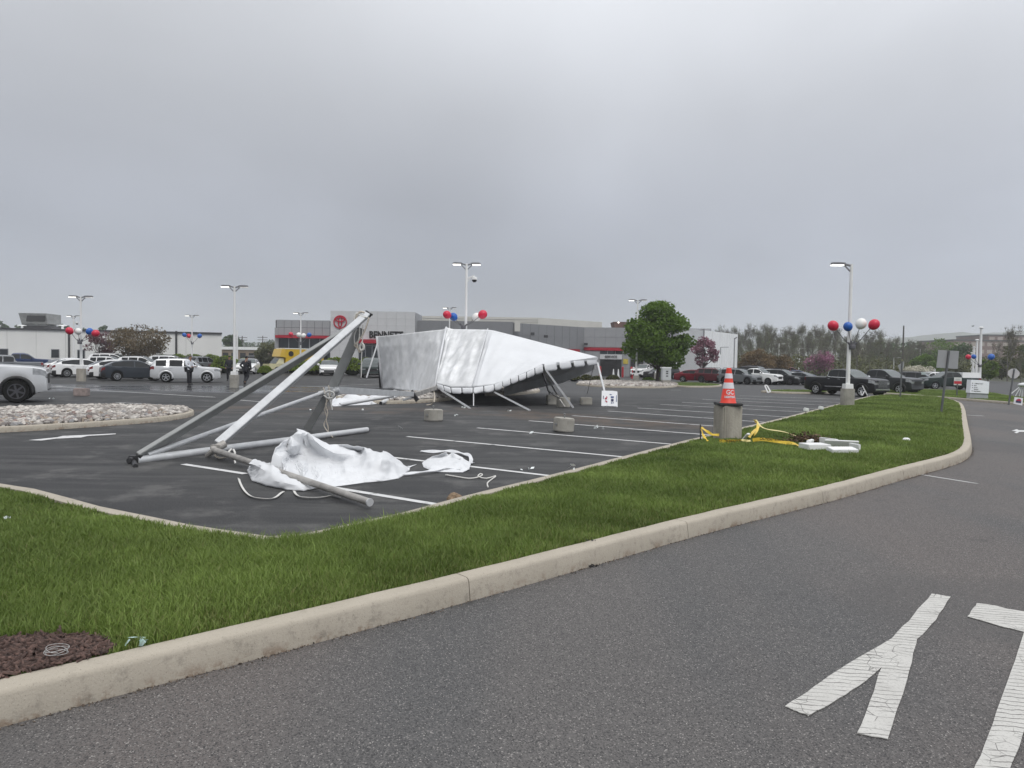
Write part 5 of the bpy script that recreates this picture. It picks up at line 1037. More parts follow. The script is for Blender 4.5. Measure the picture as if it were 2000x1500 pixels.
LIST = [
 ('pickup_truck','pickup',SILVER,'silver pickup truck cut off by the left edge, only its bonnet and front wheel showing','pickup',-99,794,None,29,1,False),
 ('pickup_truck','pickup',GREY,'grey crew cab pickup behind the silver truck bonnet','pickup',8,737,695,214,1,False),
 ('pickup_truck','pickup',BLUE,'dark blue pickup whose cab and bonnet show above the grey pickup','pickup',40,726,689,30,1,False),
 ('parked_suv','coupe_suv',WHITE,'white crossover mostly hidden behind the next white one, beside the grey pickup','suv',147,737,699,48,0,False),
 ('parked_suv','coupe_suv',WHITE,'white crossover behind the concrete lamp base with balloons','suv',160,738,700,42,2,False),
 ('parked_suv','coupe_suv',WHITE,'white crossover tucked close behind the slate grey crossover','suv',233,742,702,42,2,False),
 ('parked_suv','coupe_suv',DGREY,'slate blue grey crossover nose to tail with the silver off-roader','suv',262,745,703,36,2,False),
 ('parked_suv','offroader',SILVER,'silver boxy off-roader with a man in a white shirt at its door','suv',365,748,700,19,0,False),
 ('parked_suv','suv',WHITE,'white suv under the purple blossom tree, second row','suv',222,722,690,10,0,False),
 ('parked_suv','suv',WHITE,'white suv just behind the roof of the white crossovers','suv',216,727,696,5,0,False),
 ('parked_suv','suv',WHITE,'white suv in front of the brown leaved tree','suv',278,728,696,5,0,False),
 ('parked_suv','suv',SILVER,'silver suv whose roof shows above the boxy off-roader','suv',336,726,694,12,0,False),
 ('parked_suv','suv',GREY,'grey suv by the clipped hedge seen from behind','suv',394,728,696,80,0,False),
 ('parked_sedan','sedan',WHITE,'white sedan with a black lower face, behind the man in dark clothes','sedan',484,731,700,-77,0,False),
 ('parked_suv','suv',CHAR,'charcoal suv in the back row left of the black suv','suv',487,715,689,190,0,False),
 ('parked_suv','suv',BLACK,'black suv facing left beside the yellow truck','suv',524,717,689,190,0,False),
 ('parked_sedan','sedan',WHITE,'white sedan facing us in front of the hedge by the entrance portal','sedan',644,734,703,-77,0,False),
 ('parked_suv','suv',GREEN,'dark suv facing us at the left edge of the hanging tent drape','suv',726,738,698,-80,0,False),
 ('pickup_truck','small_pickup',WHITE,'white pickup facing us half hidden behind the green tree trunk','pickup',1257,738,711,-122,1,False),
 ('parked_suv','suv',CHAR,'charcoal suv under the tree beyond the red sedan','suv',1292,741,715,-160,0,False),
 ('parked_sedan','sedan',RED,'dark red sedan parked beside the grass island and utility box','sedan',1358,747,722,-24,0,False),
 ('parked_suv','suv',DRED,'dark red and black suv right behind the nose of the red sedan','suv',1398,749,720,-42,1,False),
 ('parked_sedan','sedan',SILVER,'silver sedan with its bonnet behind the traffic cone','sedan',1416,748,722,-44,0,False),
 ('parked_suv','suv',GREY,'grey suv immediately right of the traffic cone','suv',1444,751,723,-46,1,False),
 ('pickup_truck','small_pickup',WHITE,'white crew cab pickup in the middle of the right hand row','pickup',1477,751.5,722,-44,1,False),
 ('parked_sedan','sedan',LBLUE,'steel blue car roof showing between the cone and the white pickup','sedan',1446,739,719,-20,0,False),
 ('parked_suv','offroader',BLACK,'black off-roader behind the cab of the white pickup','suv',1480,743,715,-44,1,False),
 ('parked_suv','suv',WHITE,'white suv nose peeping out right of the white pickup','suv',1514,751,725,-46,1,False),
 ('parked_suv','suv',CHAR,'charcoal suv with a pale grille right of the white suv nose','suv',1527,752,724,-48,1,False),
 ('parked_sedan','sedan',SILVER,'silver sedan between the charcoal suv and the slate sedan','sedan',1552,752,728,-48,0,False),
 ('parked_sedan','sedan',DGREY,'slate sedan just behind the tail of the black pickup','sedan',1568,753,729,-48,0,False),
 ('parked_sedan','sedan',BLUE,'blue sedan roof behind the tail of the black pickup','sedan',1560,743,723,-24,0,False),
 ('parked_suv','suv',RED,'small red suv far back under the brown tree','suv',1545,735,717,-20,0,False),
 ('parked_suv','suv',WHITE,'small white suv far back below the brown tree','suv',1530,733,717,-15,0,False),
 ('pickup_truck','pickup',BLACK,'glossy black crew cab pickup with chrome grille behind the lamp post','pickup',1650,775,722,-62,3,True),
 ('pickup_truck','pickup',CHAR,'second black pickup parked beyond the glossy black one','pickup',1722,770,726,-60,3,False),
 ('parked_suv','suv',CHAR,'dark suv behind the nose of the second black pickup','suv',1793,758,736,-40,0,False),
 ('parked_suv','suv',WHITE,'white suv tail showing left of the old dark pickup','suv',1812,757,741,-160,0,False),
 ('pickup_truck','small_pickup',GREEN,'old dark green pickup with a white cap behind the red and white sign','pickup',1852,761.5,745,176,0,False),
]
for nm, kd, pt_, lb_, ct, xc, yb, yt, yaw, rim, ch in LIST:
    p, s = spot(xc, yb, kd, yaw, yt); o = car(nm, kd, pt_, lb_, ct, p, yaw, s, rim, chrome=ch)
    if 'white cap' in lb_:
        mb = MB(); mb.box((-1.75,0,1.47), (1.8,1.6,.52), None, .9); mb.build('cab_cap', WHITE, o, local=True)
    if 'chrome grille' in lb_ or 'second black' in lb_:
        mb = MB(); mb.box((.62,-.80,1.52), (.42,.02,.26), Matrix.Rotation(.2,3,'X')); mb.build('price_sheet', mat('paper', (.70,.80,.78), .7, .05, 9), o, local=True)
# yellow box truck
p = AT(572, 700, 78); bt = thing('box_truck', 'bright yellow box truck with a round black mark, behind the hedge', 'truck', (p.x, p.y, 0), math.radians(222), 'cars on the dealer lot', .97)
mb = MB(); mb.prism([(-3.2,-1.15),(1.35,-1.15),(1.35,1.15),(-3.2,1.15)], .75, 2.75); mb.add([(1.35,-1.15,1.75),(2.0,-1.1,1.85),(2.0,1.1,1.85),(1.35,1.15,1.75),(1.35,-1.15,2.75),(1.75,-1.1,2.72),(1.75,1.1,2.72),(1.35,1.15,2.75)], [(0,1,5,4),(1,2,6,5),(2,3,7,6),(4,5,6,7),(3,2,1,0)]); mb.build('cargo_box', YELLOW, bt, local=True, bevel=.04)
mb = MB(); mb.box((-.9,0,2.78), (4.7,2.32,.10)); mb.build('roof_edge', WHITE, bt, local=True)
mb = MB(); mb.prism([(1.45,-.95),(3.1,-.95),(3.1,.95),(1.45,.95)], .45, 1.05); mb.add([(1.45,-.95,1.05),(2.35,-.95,1.05),(2.35,.95,1.05),(1.45,.95,1.05),(1.45,-.85,1.75),(1.85,-.85,1.75),(1.85,.85,1.75),(1.45,.85,1.75)], [(0,1,5,4),(1,2,6,5),(2,3,7,6),(4,5,6,7)]); mb.build('cab', paint('pale_yellow', (.62,.58,.36)), bt, local=True, bevel=.05)
mb = MB(); mb.add([(2.36,-.82,1.10),(2.36,.82,1.10),(1.92,.74,1.70),(1.92,-.74,1.70)], [(0,1,2,3)]); mb.build('windscreen', M_WSCREEN, bt, local=True)
mb = MB(); mb.lathe([(.30,0),(.30,.015),(.22,.016),(.22,0)], (.75,1.16,2.2), 20, 'y'); mb.box((.75,1.17,2.2), (.30,.02,.07)); mb.build('emblem', M_BLACK, bt, local=True)
for x in (2.2,-1.9):
    for s in (1,-1):
        o = bpy.data.objects.new('wheel', WHEEL); COL.objects.link(o); o.parent = bt; o.location = (x, s*.9, .38); o.scale = (.38,.22,.38); o.rotation_euler = (0,0,PI if s < 0 else 0); r = bpy.data.objects.new('rim', RIMS[1]); COL.objects.link(r); r.parent = o
# ================================================================== LAMP POSTS AND BALLOONS
M_CONC = mat('concrete', (.33, .315, .28), .9, .22, 3.0, .5, 25); M_CONCD = mat('weathered_concrete', (.34, .315, .27), .9, .30, 3.5, .6, 22, stretch=(1,1,.35)); M_POLE = mat('white_pole', (.78,.78,.77), .4, .04, 2); M_LENS = mat('lamp_lens', (.95,.95,.9), .3, .02, 3, emit=(1,.98,.9,2.2)); M_LENSO = mat('lamp_lens_dim', (.75,.76,.76), .3, .03, 3, emit=(1,.98,.93,.35)); M_HEAD = mat('lamp_housing', (.20,.20,.21), .45, .1, 6); M_STEM = mat('thin_rod', (.10,.10,.11), .5, .1, 5)
def lamp(label, base, Y, H, pier=None, pw=.5, heads=(-1, 1), pr=.085, lit=(True, False), hl=.52, group='lamp posts on the car park', camera=False, z0=0.0, rot=0.0):
    t = thing('lamp_post', label, 'lamp post', (base.x, Y, 0), 0, group); z1 = z0
    if pier:
        mb = MB(); c = .07; a = pw/2; mb.prism([(base.x+x, Y+y) for x, y in ((-a+c,-a),(a-c,-a),(a,-a+c),(a,a-c),(a-c,a),(-a+c,a),(-a,a-c),(-a,-a+c))], z0-.1, z0+pier); mb.build('pier', M_CONC if pier < .8 else M_CONCD, t, bevel=.02); z1 = z0+pier
        mb = MB(); mb.box((base.x, Y, z1+.10), (.34,.34,.20), None, .92); mb.build('base_cover', M_POLE, t, bevel=.01)
    mb = MB(); mb.tube([(base.x, Y, z1), (base.x, Y, H)], [pr, pr*.72], 10); mb.build('pole', M_POLE, t, smooth=40)
    for s in heads:
        on_ = lit[0 if s < 0 else 1]; cz = H-.02
        mb = MB(); mb.beam((base.x+s*.05, Y, cz-.05), (base.x+s*hl*.55, Y, cz+.02), .07, .07); mb.beam((base.x+s*.05, Y, cz-.28), (base.x+s*.30, Y, cz-.03), .04, .05); mb.build('arm', M_HEAD, t)
        mb = MB(); x0, x1 = base.x+s*hl*.5, base.x+s*hl*1.45; mb.prism([(x0, Y-.12), ((x0+x1)/2, Y-.19), (x1-s*.06, Y-.15), (x1, Y-.06), (x1, Y+.06), (x1-s*.06, Y+.15), ((x0+x1)/2, Y+.19), (x0, Y+.12)], cz-.02, cz+.07); hd = mb.build('lamp_head', M_HEAD, t, bevel=.015)
        mb = MB(); xm, hw = base.x+s*hl*1.02, hl*.40; mb.prism([(xm-hw, Y-.12), (xm+hw, Y-.12), (xm+hw, Y+.12), (xm-hw, Y+.12)], cz-.055, cz-.018); mb.build('lens', M_LENS if on_ else M_LENSO, hd)
    if camera:
        mb = MB(); mb.beam((base.x+.05, Y, H-.75), (base.x+.42, Y-.05, H-.62), .06, .06); mb.beam((base.x+.05, Y, H-.95), (base.x+.25, Y-.03, H-.68), .04, .04); mb.build('camera_arm', M_POLE, t)
        mb = MB(); mb.lathe([(.06,.18),(.15,.14),(.15,.02)], (base.x+.42, Y-.05, H-.86), 12); cm = mb.build('camera_dome', M_POLE, t); mb = MB(); mb.ball((base.x+.42, Y-.05, H-.85), .13, 10, 8); mb.build('dome_lens', M_BLACK, cm)
    return t
def ground_x(px, Y): return Vector((AT(px, 750, Y).x, Y, 0))
def lampY(px, Y, topy, label, **k): b = AT(px, 700, Y); return lamp(label, Vector((b.x, Y, 0)), Y, AT(px, topy, Y).z, **k)
def lampG(bx, by, ptop, tx, ty, label, z0=0.0, **k): g = G(bx, by, z0); g2 = g+Vector((0,.2,0)); return lamp(label, g2, g2.y, AT(tx, ty, g2.y).z, pier=AT(bx, ptop, g2.y).z-z0, z0=z0, **k)
lampG(155, 745, 720, 156.5, 579, 'white twin lamp post on a concrete pier before the white crossovers', pw=.46)
lampY(144, 80, 617, 'thinner white lamp post with a dome camera left of the balloon carrying lamp post', camera=True)
lampY(375, 80, 616, 'white twin lamp post behind the boxy silver off-roader')
lampG(455, 757, 732, 459, 559, 'tall white twin lamp post on a concrete pier beside the man in dark clothes', pw=.45)
lampY(587, 73, 611, 'white twin lamp post before the grey wing of the showroom')
lampY(909, 37.5, 515, 'tall white twin lamp post with a dome camera rising behind the collapsed tent', camera=True, lit=(True, True), hl=.50)
lampY(877, 80, 601, 'white twin lamp post far behind the tent, seen under the red and blue balloons')
lampG(1243, 750, 733.5, 1249, 586, 'white twin lamp post on a pier at the left side of the green tree', pw=.47)
lampY(1283, 76, 600, 'white lamp post hidden behind the green tree trunk', pier=.7)
_l = lampG(1659, 793, 759, 1672, 516, 'white single arm lamp post on a pier at the tip of the lawn', z0=.14, pw=.46, heads=(-1,), hl=.58)
for px, Y, ty, lb_, hd in ((1521,140,671,'far white twin lamp left of the pink tree, the taller of two',(-1,1)),(1561,140,680,'far white twin lamp just left of the pink tree, the shorter of two',(-1,1)),(1635,150,696,'far white twin lamp right of the pink tree',(-1,1)),(1746,130,698,'far lamp with one short arm above the second black pickup',(1,)),(1827,110,721,'far lamp with one short arm beside the white blossom tree',(-1,)),(1797,160,681,'far pale lamp in front of the dark green trees',(-1,1))):
    lampY(px, Y, ty, lb_, heads=hd, pr=.11, hl=.8, lit=(False, False), group='lamp posts far off on the right')
M_BAL = {'red': mat('balloon_red', (.58,.012,.05), .32, .04, 1.2, spec=.5), 'white': mat('balloon_white', (.80,.80,.77), .35, .03, 1.2), 'blue': mat('balloon_blue', (.006,.10,.42), .32, .04, 1.2)}
def balloons(label, Y, br, items, group='balloon clusters on the lamp posts', z=None):
    b = AT(br[0], br[1], Y); t = thing('balloon_cluster', label, 'balloons', tuple(b), 0, group)
    mb = MB(); mb.lathe([(.11,-.10),(.13,-.06),(.13,.06),(.11,.10)], tuple(b), 12); 
    for it in items: d = (AT(it[0], it[1], Y)-b).normalized(); mb.beam(b+d*.08, b+d*.26, .06, .06)
    mb.build('bracket', M_STEM, t)
    for k, (px, py, r, c) in enumerate(items):
        yy = Y+((k*37) % 5-2.6)*.16; p = AT(px, py, yy); R = r*yy/FPX; d = (p-b).normalized()
        mb = MB(); q = p-d*R*.95; mid = b.lerp(q, .5)+Vector((0,0,-.06)); mb.tube([b+d*.1, mid, q], .016, 5); mb.build('stem', M_STEM, t)
        mb = MB(); rt = Vector((0,0,1)).rotation_difference(d).to_matrix(); n0 = len(mb.v); mb.ball((0,0,0), 1, 18, 13)
        mb.v = [tuple(p+rt@Vector((x*R, y*R, z_*R*(1.06 if z_ > 0 else 1.12)-.02*R))) for x, y, z_ in mb.v]; mb.build('balloon', M_BAL[c], t, smooth=True, label='%s balloon' % c)
balloons('red, white and blue balloons on the lamp post among the white crossovers', 45.6, (155.5,669), [(135.5,646,7,'red'),(153,647,6,'white'),(175,647,6.4,'blue'),(187,651,7,'red')])
balloons('two blue balloons and a red one behind the silver off-roader', 79.7, (375.5,671), [(360,654,4,'blue'),(368.5,656,4,'red'),(390,656,4.2,'blue')])
balloons('balloons before the grey showroom wing above the yellow truck', 72.6, (587,672), [(568,653,4.4,'red'),(583.5,654,4.6,'white'),(593,655.5,4.5,'white'),(604,654,4.4,'blue')])
balloons('balloons just above the ridge of the collapsed tent', 37.3, (905,639), [(873,614.5,7.8,'red'),(885.5,618.5,7.8,'blue'),(931,619,8.2,'white'),(943,614,8.6,'red')])
balloons('four big balloons over the black pickups', _l.location.y-.1, (1664.5,678), [(1627,636,10,'red'),(1656,637.5,8.6,'blue'),(1682,632,10.2,'white'),(1707.5,633.5,10.2,'red')])
balloons('red and blue balloons among the white flagpoles', 59.7, (1913.7,715), [(1891,697,4.8,'red'),(1902,696.5,4.4,'blue'),(1936,697,6,'blue')], 'balloon clusters on the flagpoles')
for px, tx, ty, Y, lb_ in ((1914,1918,640,60,'nearest and tallest of the five white flagpoles behind the white sign'),(1906,1909.6,664,84,'second flagpole from the nearest behind the white sign'),(1900.5,1903,678,106,'third flagpole from the nearest behind the white sign'),(1896.5,1899,689,132,'fourth flagpole from the nearest behind the white sign'),(1893.5,1895.5,695,150,'farthest and smallest of the five white flagpoles')):
    p = AT(tx, ty, Y); t = thing('flagpole', lb_, 'flagpole', (p.x-.05, Y, 0), 0, 'flagpoles by the white sign'); k = Y/60; mb = MB(); mb.tube([(p.x-.05, Y, 0), (p.x-.05, Y, p.z-.05)], [.13*k**.7,.085*k**.7], 10); mb.build('pole', M_POLE, t, smooth=40); mb = MB(); mb.lathe([(.16*k**.5,-.06),(.20*k**.5,0),(.10,.08)], (p.x-.05, Y, p.z), 10); mb.build('cap', M_POLE, t)
# ================================================================== PLANTS
M_BARK = mat('bark', (.055,.045,.038), .9, .3, 6, .6, 30); M_BARKG = mat('grey_bark', (.13,.12,.105), .9, .25, 5, .5, 20)
def leaf_quads(C, size, flat=.0):
    n = len(C); a = rng.normal(size=(n,3)); a /= np.linalg.norm(a, axis=1)[:,None]; b = rng.normal(size=(n,3)); b -= a*(a*b).sum(1)[:,None]; b /= np.linalg.norm(b, axis=1)[:,None]
    s = size*(.6+.8*rng.random(n))[:,None]; V = np.stack([C-a*s, C-b*s*.62+a*s*.1, C+a*s, C+b*s*.62+a*s*.1], 1).reshape(-1,3); F = np.arange(n)[:,None]*4+np.array([0,1,2,3]); return V, F
def leaf_mat(nm, c, c2, sub=.3): return mat('leaf_'+nm, c, .55, .2, .5, attr='rnd', c2=c2, sub=sub, spec=.3)
def crown(parent, base, clumps, n, size, mt, name='crown'):
    C = []; r = []
    tot = sum(q[1]**2 for q in clumps)
    for (c, rad, sq) in clumps:
        m_ = max(8, int(n*rad**2/tot)); d = rng.normal(size=(m_,3)); d /= np.linalg.norm(d, axis=1)[:,None]; rr = rad*(.45+.6*rng.random(m_)**.6); P = d*rr[:,None]*np.array((1,1,sq))+np.array(c); C.append(P); r.append(np.clip(rng.normal(.42, .2, m_)+rng.normal(0,.10), 0, 1))
    C = np.concatenate(C); V, F = leaf_quads(C, size); o = npmesh(name, V, F, mt, parent, np.repeat(np.concatenate(r), 4)); return o
def branches(mb, p, d, l, r, depth, spread, tips, up=.25, seg=5, ns=3, shrink=.68):
    pts = [p]; q = p.copy(); dd = d.copy()
    for i in range(ns): dd = (dd+Vector((random.uniform(-1,1), random.uniform(-1,1), random.uniform(-.3,1)*.6))*.16+Vector((0,0,up*.12))).normalized(); q = q+dd*(l/ns); pts.append(q.copy())
    mb.tube(pts, [r*(1-.45*i/ns) for i in range(ns+1)], max(3, seg), cap=False)
    if depth <= 2: tips.append(q.copy())
    if depth == 0: return
    k = random.choice((2,3,3)) if depth > 1 else random.choice((3,4))
    for i in range(k):
        ax = Vector((random.uniform(-1,1), random.uniform(-1,1), random.uniform(-.2,.5))).normalized(); nd = (dd+ax*spread*random.uniform(.6,1.2)+Vector((0,0,up))).normalized(); st = pts[-1] if i < 2 else pts[-2]
        branches(mb, st, nd, l*shrink*random.uniform(.8,1.2), r*.52, depth-1, spread, tips, up, seg-1, ns if depth > 2 else 2, shrink)
def tree(name, label, base, H, Wd, mt, n, size, kind='round', bark=None, trunk_h=.22, group=None, nclump=34, depth=3, lean=0.0):
    t = thing(name, label, 'tree', tuple(base), 0, group); mb = MB(); tips = []; th = H*trunk_h; r0 = .018*H+.02
    top = Vector((lean*th, 0, th)); mb.tube([(0,0,-.05), (lean*th*.4, 0, th*.5), tuple(top)], [r0*1.25, r0, r0*.85], 9, cap=False)
    for i in range(6):
        a = i*2*PI/6+random.uniform(-.3,.3); branches(mb, top.copy(), Vector((math.cos(a)*.8, math.sin(a)*.8, random.uniform(.4,1.3))).normalized(), H*.20, r0*.45, depth-1, .75, tips, .15)
    branches(mb, top.copy(), Vector((0,0,1)), H*.30, r0*.7, depth-1, .5, tips, .3)
    o = mb.build('trunk', bark or M_BARK, t, smooth=True, local=True); cl = []
    cz = th*.75+(H-th*.75)*.5; rz = (H-th*.75)*.5; rx = Wd/2
    for k in range(nclump):
        for _ in range(30):
            p = np.array([random.uniform(-1,1) for _ in range(3)]); q = np.linalg.norm(p)
            if .25 < q < 1: break
        p = p/q*q**.6
        w_ = 1.0 if kind == 'round' else (1-.72*max(0, p[2])**1.3 if kind == 'maple' else 1+.25*p[2])
        rad = rx*(random.uniform(.24,.38) if nclump < 100 else random.uniform(.17,.31)); cl.append(((p[0]*rx*.82*w_+lean*th, p[1]*rx*.82*w_, cz+p[2]*rz*.86), rad, .72))
    crown(t, base, cl, n, size, mt); return t
GREEN_L = leaf_mat('maple', (.075,.145,.016), (.125,.21,.03), .4); BROWN_L = leaf_mat('bronze', (.11,.085,.045), (.17,.13,.075)); PURP_L = leaf_mat('purple', (.13,.05,.065), (.20,.10,.11)); PINK_L = leaf_mat('redbud', (.30,.10,.19), (.42,.18,.29)); WHITE_L = leaf_mat('blossom', (.50,.48,.38), (.66,.64,.54)); DKG_L = leaf_mat('dark_green', (.028,.062,.020), (.06,.11,.032)); YELG_L = leaf_mat('spring_green', (.09,.15,.02), (.15,.22,.035)); OLIVE_L = leaf_mat('olive', (.075,.085,.028), (.13,.135,.05)); RUST_L = leaf_mat('rust', (.13,.08,.03), (.18,.12,.05)); HEDGE_L = leaf_mat('hedge', (.11,.175,.014), (.19,.26,.03)); BUD_L = leaf_mat('bud', (.13,.16,.055), (.19,.23,.085))
g = G(1284, 750); tree('maple_tree', 'full green tree standing in the stone bed before the service bay', g, AT(1284,583,g.y).z, 146*g.y/FPX, GREEN_L, 19000, .125, 'maple', trunk_h=.17, nclump=110, depth=4)
def tY(name, label, px, Y, topy, wpx, mt, n, size, **k): b = AT(px, 700, Y); return tree(name, label, Vector((b.x, Y, 0)), AT(px, topy, Y).z, wpx*Y/FPX, mt, n, size, **k)
tY('plum_tree', 'small purple leaved tree before the white warehouse', 194, 88, 645, 58, PURP_L, 2600, .10, trunk_h=.32, nclump=30)
tY('cherry_tree', 'broad bronze leaved tree hiding part of the white warehouse', 276, 88, 637, 108, BROWN_L, 8000, .11, trunk_h=.24, nclump=46, kind='flat')
tY('redbud_tree', 'purple pink tree leaning out right of the full green tree', 1366, 74, 657, 56, leaf_mat('faded_pink', (.23,.10,.14), (.32,.17,.21)), 2600, .10, trunk_h=.34, nclump=30, lean=.35)
tY('redbud_tree', 'round pink blossoming tree behind the tail of the black pickup', 1601, 125, 689, 62, PINK_L, 4200, .13, trunk_h=.22, nclump=36)
tY('dogwood_tree', 'white blossoming tree right of the second black pickup', 1796, 98, 716, 60, WHITE_L, 3200, .11, trunk_h=.25, nclump=30)
tY('young_tree', 'rust and green leaved tree behind the white pickup in the row', 1478, 108, 683, 74, RUST_L, 5000, .14, trunk_h=.2, nclump=40)
tY('young_tree', 'second rust leaved tree between the white shed and the parked row', 1518, 112, 692, 60, RUST_L, 3600, .14, trunk_h=.2, nclump=34)
tY('bush_tree', 'bright green young tree right of the flagpoles', 1931, 92, 700, 40, YELG_L, 2600, .13, trunk_h=.12, nclump=30)
tY('bush_tree', 'green tree between the grey sign back and the white blossoms', 1812, 120, 694, 62, GREEN_L, 4200, .17, trunk_h=.12, nclump=36)
for px, Y, ty, wp, m_, lb_ in ((1838,165,658,84,GREEN_L,'tall broad green tree behind the grey sign back'),(1772,190,668,70,DKG_L,'dark green tree right of the tall dark pole'),(1722,185,667,66,DKG_L,'dark green tree left of the tall dark pole'),(1882,150,672,60,DKG_L,'dark tree left of the flagpoles below the brick office'),(1700,200,660,40,GREEN_L,'thin green tree behind the big balloons'),(1985,120,668,56,OLIVE_L,'olive tree at the right edge above the stop sign back'),(1958,112,700,46,OLIVE_L,'low olive tree left of the stop sign back'),(2030,110,655,70,DKG_L,'dark tree cut off by the right edge'),(1870,118,712,44,OLIVE_L,'low olive bush tree behind the red and white sign'),(526,120,663,56,OLIVE_L,'olive tree at the left end of the showroom'),(452,180,652,40,DKG_L,'hazy tree beside the end of the white warehouse')):
    tY('broadleaf_tree', lb_, px, Y, ty, wp, m_, 3600, .0022*Y*.55, trunk_h=.12, nclump=38, group='leafy trees behind the car park')
# far hazy trees above the warehouse and beyond the tan building
for k, (px, ty, wp, Y) in enumerate(((6,622,30,260),(38,631,40,300),(70,634,30,280),(126,623,26,250),(165,634,34,300),(198,627,26,260),(232,636,36,320),(470,662,44,380),(505,664,40,380),(540,655,40,400),(-40,628,50,280),(285,640,40,320))):
    tY('distant_tree', 'hazy tree far behind the white warehouse and the tan building', px, Y, ty, wp, DKG_L, 900, .42, trunk_h=.1, nclump=18, depth=2, group='hazy trees on the skyline left')
# bare woodland on the right
BARE = []
for v in range(5):
    random.seed(100+v); mb = MB(); tips = []; H = 10.0
    mb.tube([(0,0,-.1), (random.uniform(-.1,.1),0,1.6), (random.uniform(-.15,.15),0,3.0)], [.20,.16,.13], 6, cap=False)
    branches(mb, Vector((0,0,2.9)), Vector((0,0,1)), 2.9, .12, 4, .62, tips, .42, 5, 3, .74)
    for a in range(3): branches(mb, Vector((0,0,2.2+.5*a)), Vector((math.cos(a*2.2+v), math.sin(a*2.2+v), .9)).normalized(), 2.3, .08, 3, .6, tips, .45, 4, 3, .74)
    T = np.array([tuple(p) for p in tips]); h = T[:,2].max(); tw = []
    # fine twigs as thin slivers at every tip
    nT = 9; C = np.repeat(T, nT, 0); d = rng.normal(size=C.shape)*.6+np.array((0,0,.8)); d /= np.linalg.norm(d, axis=1)[:,None]; E = C+d*rng.uniform(.4,1.1,(len(C),1)); s = np.cross(d, rng.normal(size=d.shape)); s /= np.linalg.norm(s, axis=1)[:,None]; s *= .022
    for c, e, q in zip(C, E, s): mb.add([tuple(c-q), tuple(c+q), tuple(e)], [(0,1,2)])
    s_ = 10.0/(h+.7); mb.v = [(x*s_, y*s_, z*s_) for x, y, z in mb.v]
    o = mb.build('trunk', M_BARKG, local=True); tm = o.data; bpy.data.objects.remove(o)
    B = np.concatenate([C[::3]*s_+rng.normal(0,.5,C[::3].shape)*np.array((1,1,1.2)), E[::3]*s_]); V, F = leaf_quads(B, .06); o = npmesh('buds', V, F, [BUD_L, OLIVE_L, BUD_L, leaf_mat('grey_bud', (.12,.125,.075), (.17,.175,.105)), BUD_L][v], None, np.repeat(rng.random(len(B)), 4)); bm_ = o.data; bpy.data.objects.remove(o); BARE.append((tm, bm_))
random.seed(21)
def bare(px, Y, ty, v, label, group, sx=1.0):
    b = AT(px, 700, Y); H = AT(px, ty, Y).z; t = thing('bare_tree', label, 'tree', (b.x, Y, 0), random.uniform(0, 6.3), group); s = H/10.0; t.scale = (s*sx, s*sx, s); link('trunk', BARE[v][0], None, t); link('crown', BARE[v][1], None, t)
skyl = lambda px: float(np.interp(px, [1375,1400,1440,1465,1500,1530,1560,1590,1620,1660,1700,1740,1800], [634,636,640,628,630,635,633,634,640,646,650,655,662]))
k = 0
for row, (Y0, dy, st) in enumerate(((150,0,19),(188,1,16),(128,12,30))):
    px = 1376+row*9
    while px < 1775 - (row == 2)*40:
        px += st*random.uniform(.75,1.25); Y = Y0+random.uniform(-10,10); bare(px, Y, skyl(px)+random.uniform(-7,13)+dy*random.uniform(.6,2.4), k % 5, 'nearly leafless grey tree in the wood behind the parked cars', 'leafless trees of the wood', random.uniform(.8,1.15)); k += 1
bare(1969, 100, 634, 1, 'tall dark bare tree at the right edge beside the brick wing', 'bare trees at the right', .9); bare(1715, 210, 641, 3, 'wide bare tree whose branches show right of the big balloons', 'bare trees at the right', 1.35); bare(1947, 140, 680, 2, 'smaller bare tree between the flagpoles and the tall bare tree', 'bare trees at the right'); bare(1995, 90, 690, 0, 'low bare tree at the very edge of the view', 'bare trees at the right')
def undergrowth():      # low scrub along the foot of the wood
    n = 34000; x0, x1 = AT(1380,700,135).x, AT(2100,700,135).x; X = rng.uniform(x0, x1, n); Yv = rng.uniform(122, 195, n); h = 3.2+2.2*np.array([noise.noise((x*.12, 3, y*.05)) for x, y in zip(X, Yv)]); Z = rng.random(n)**1.1*np.maximum(h, .6)
    V, F = leaf_quads(np.c_[X, Yv, Z], .24); o = npmesh('undergrowth', V, F, OLIVE_L, None, np.repeat(rng.random(n)*.8, 4)); o['kind'] = 'stuff'
undergrowth()
def shrub(label, px, Y, topy, wpx, mt, n=2600, size=.09, name='shrub', group='clipped shrubs by the car park', yb=None):
    b = AT(px, 700, Y); H = AT(px, topy, Y).z; rx = wpx*Y/FPX/2; t = thing(name, label, 'shrub', (b.x, Y, 0), 0, group)
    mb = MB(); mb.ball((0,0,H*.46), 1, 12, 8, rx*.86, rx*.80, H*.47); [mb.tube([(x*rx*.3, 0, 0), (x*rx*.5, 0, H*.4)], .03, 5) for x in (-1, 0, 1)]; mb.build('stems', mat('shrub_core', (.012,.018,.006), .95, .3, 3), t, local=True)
    d = rng.normal(size=(n,3)); d /= np.linalg.norm(d, axis=1)[:,None]; d[:,2] = np.abs(d[:,2])*1.15-.30; lum = np.array([1+.13*noise.noise(Vector(q)*2.3+Vector((px,0,0))) for q in d]); P = d*(.84+.2*rng.random(n))[:,None]*lum[:,None]*np.array((rx, rx*.9, H*.55))+np.array((0,0,H*.47)); P = P[P[:,2] > .02]
    V, F = leaf_quads(P, size); npmesh('foliage', V, F, mt, t, np.repeat(np.clip(rng.normal(.4,.22,len(P)),0,1), 4)); return t
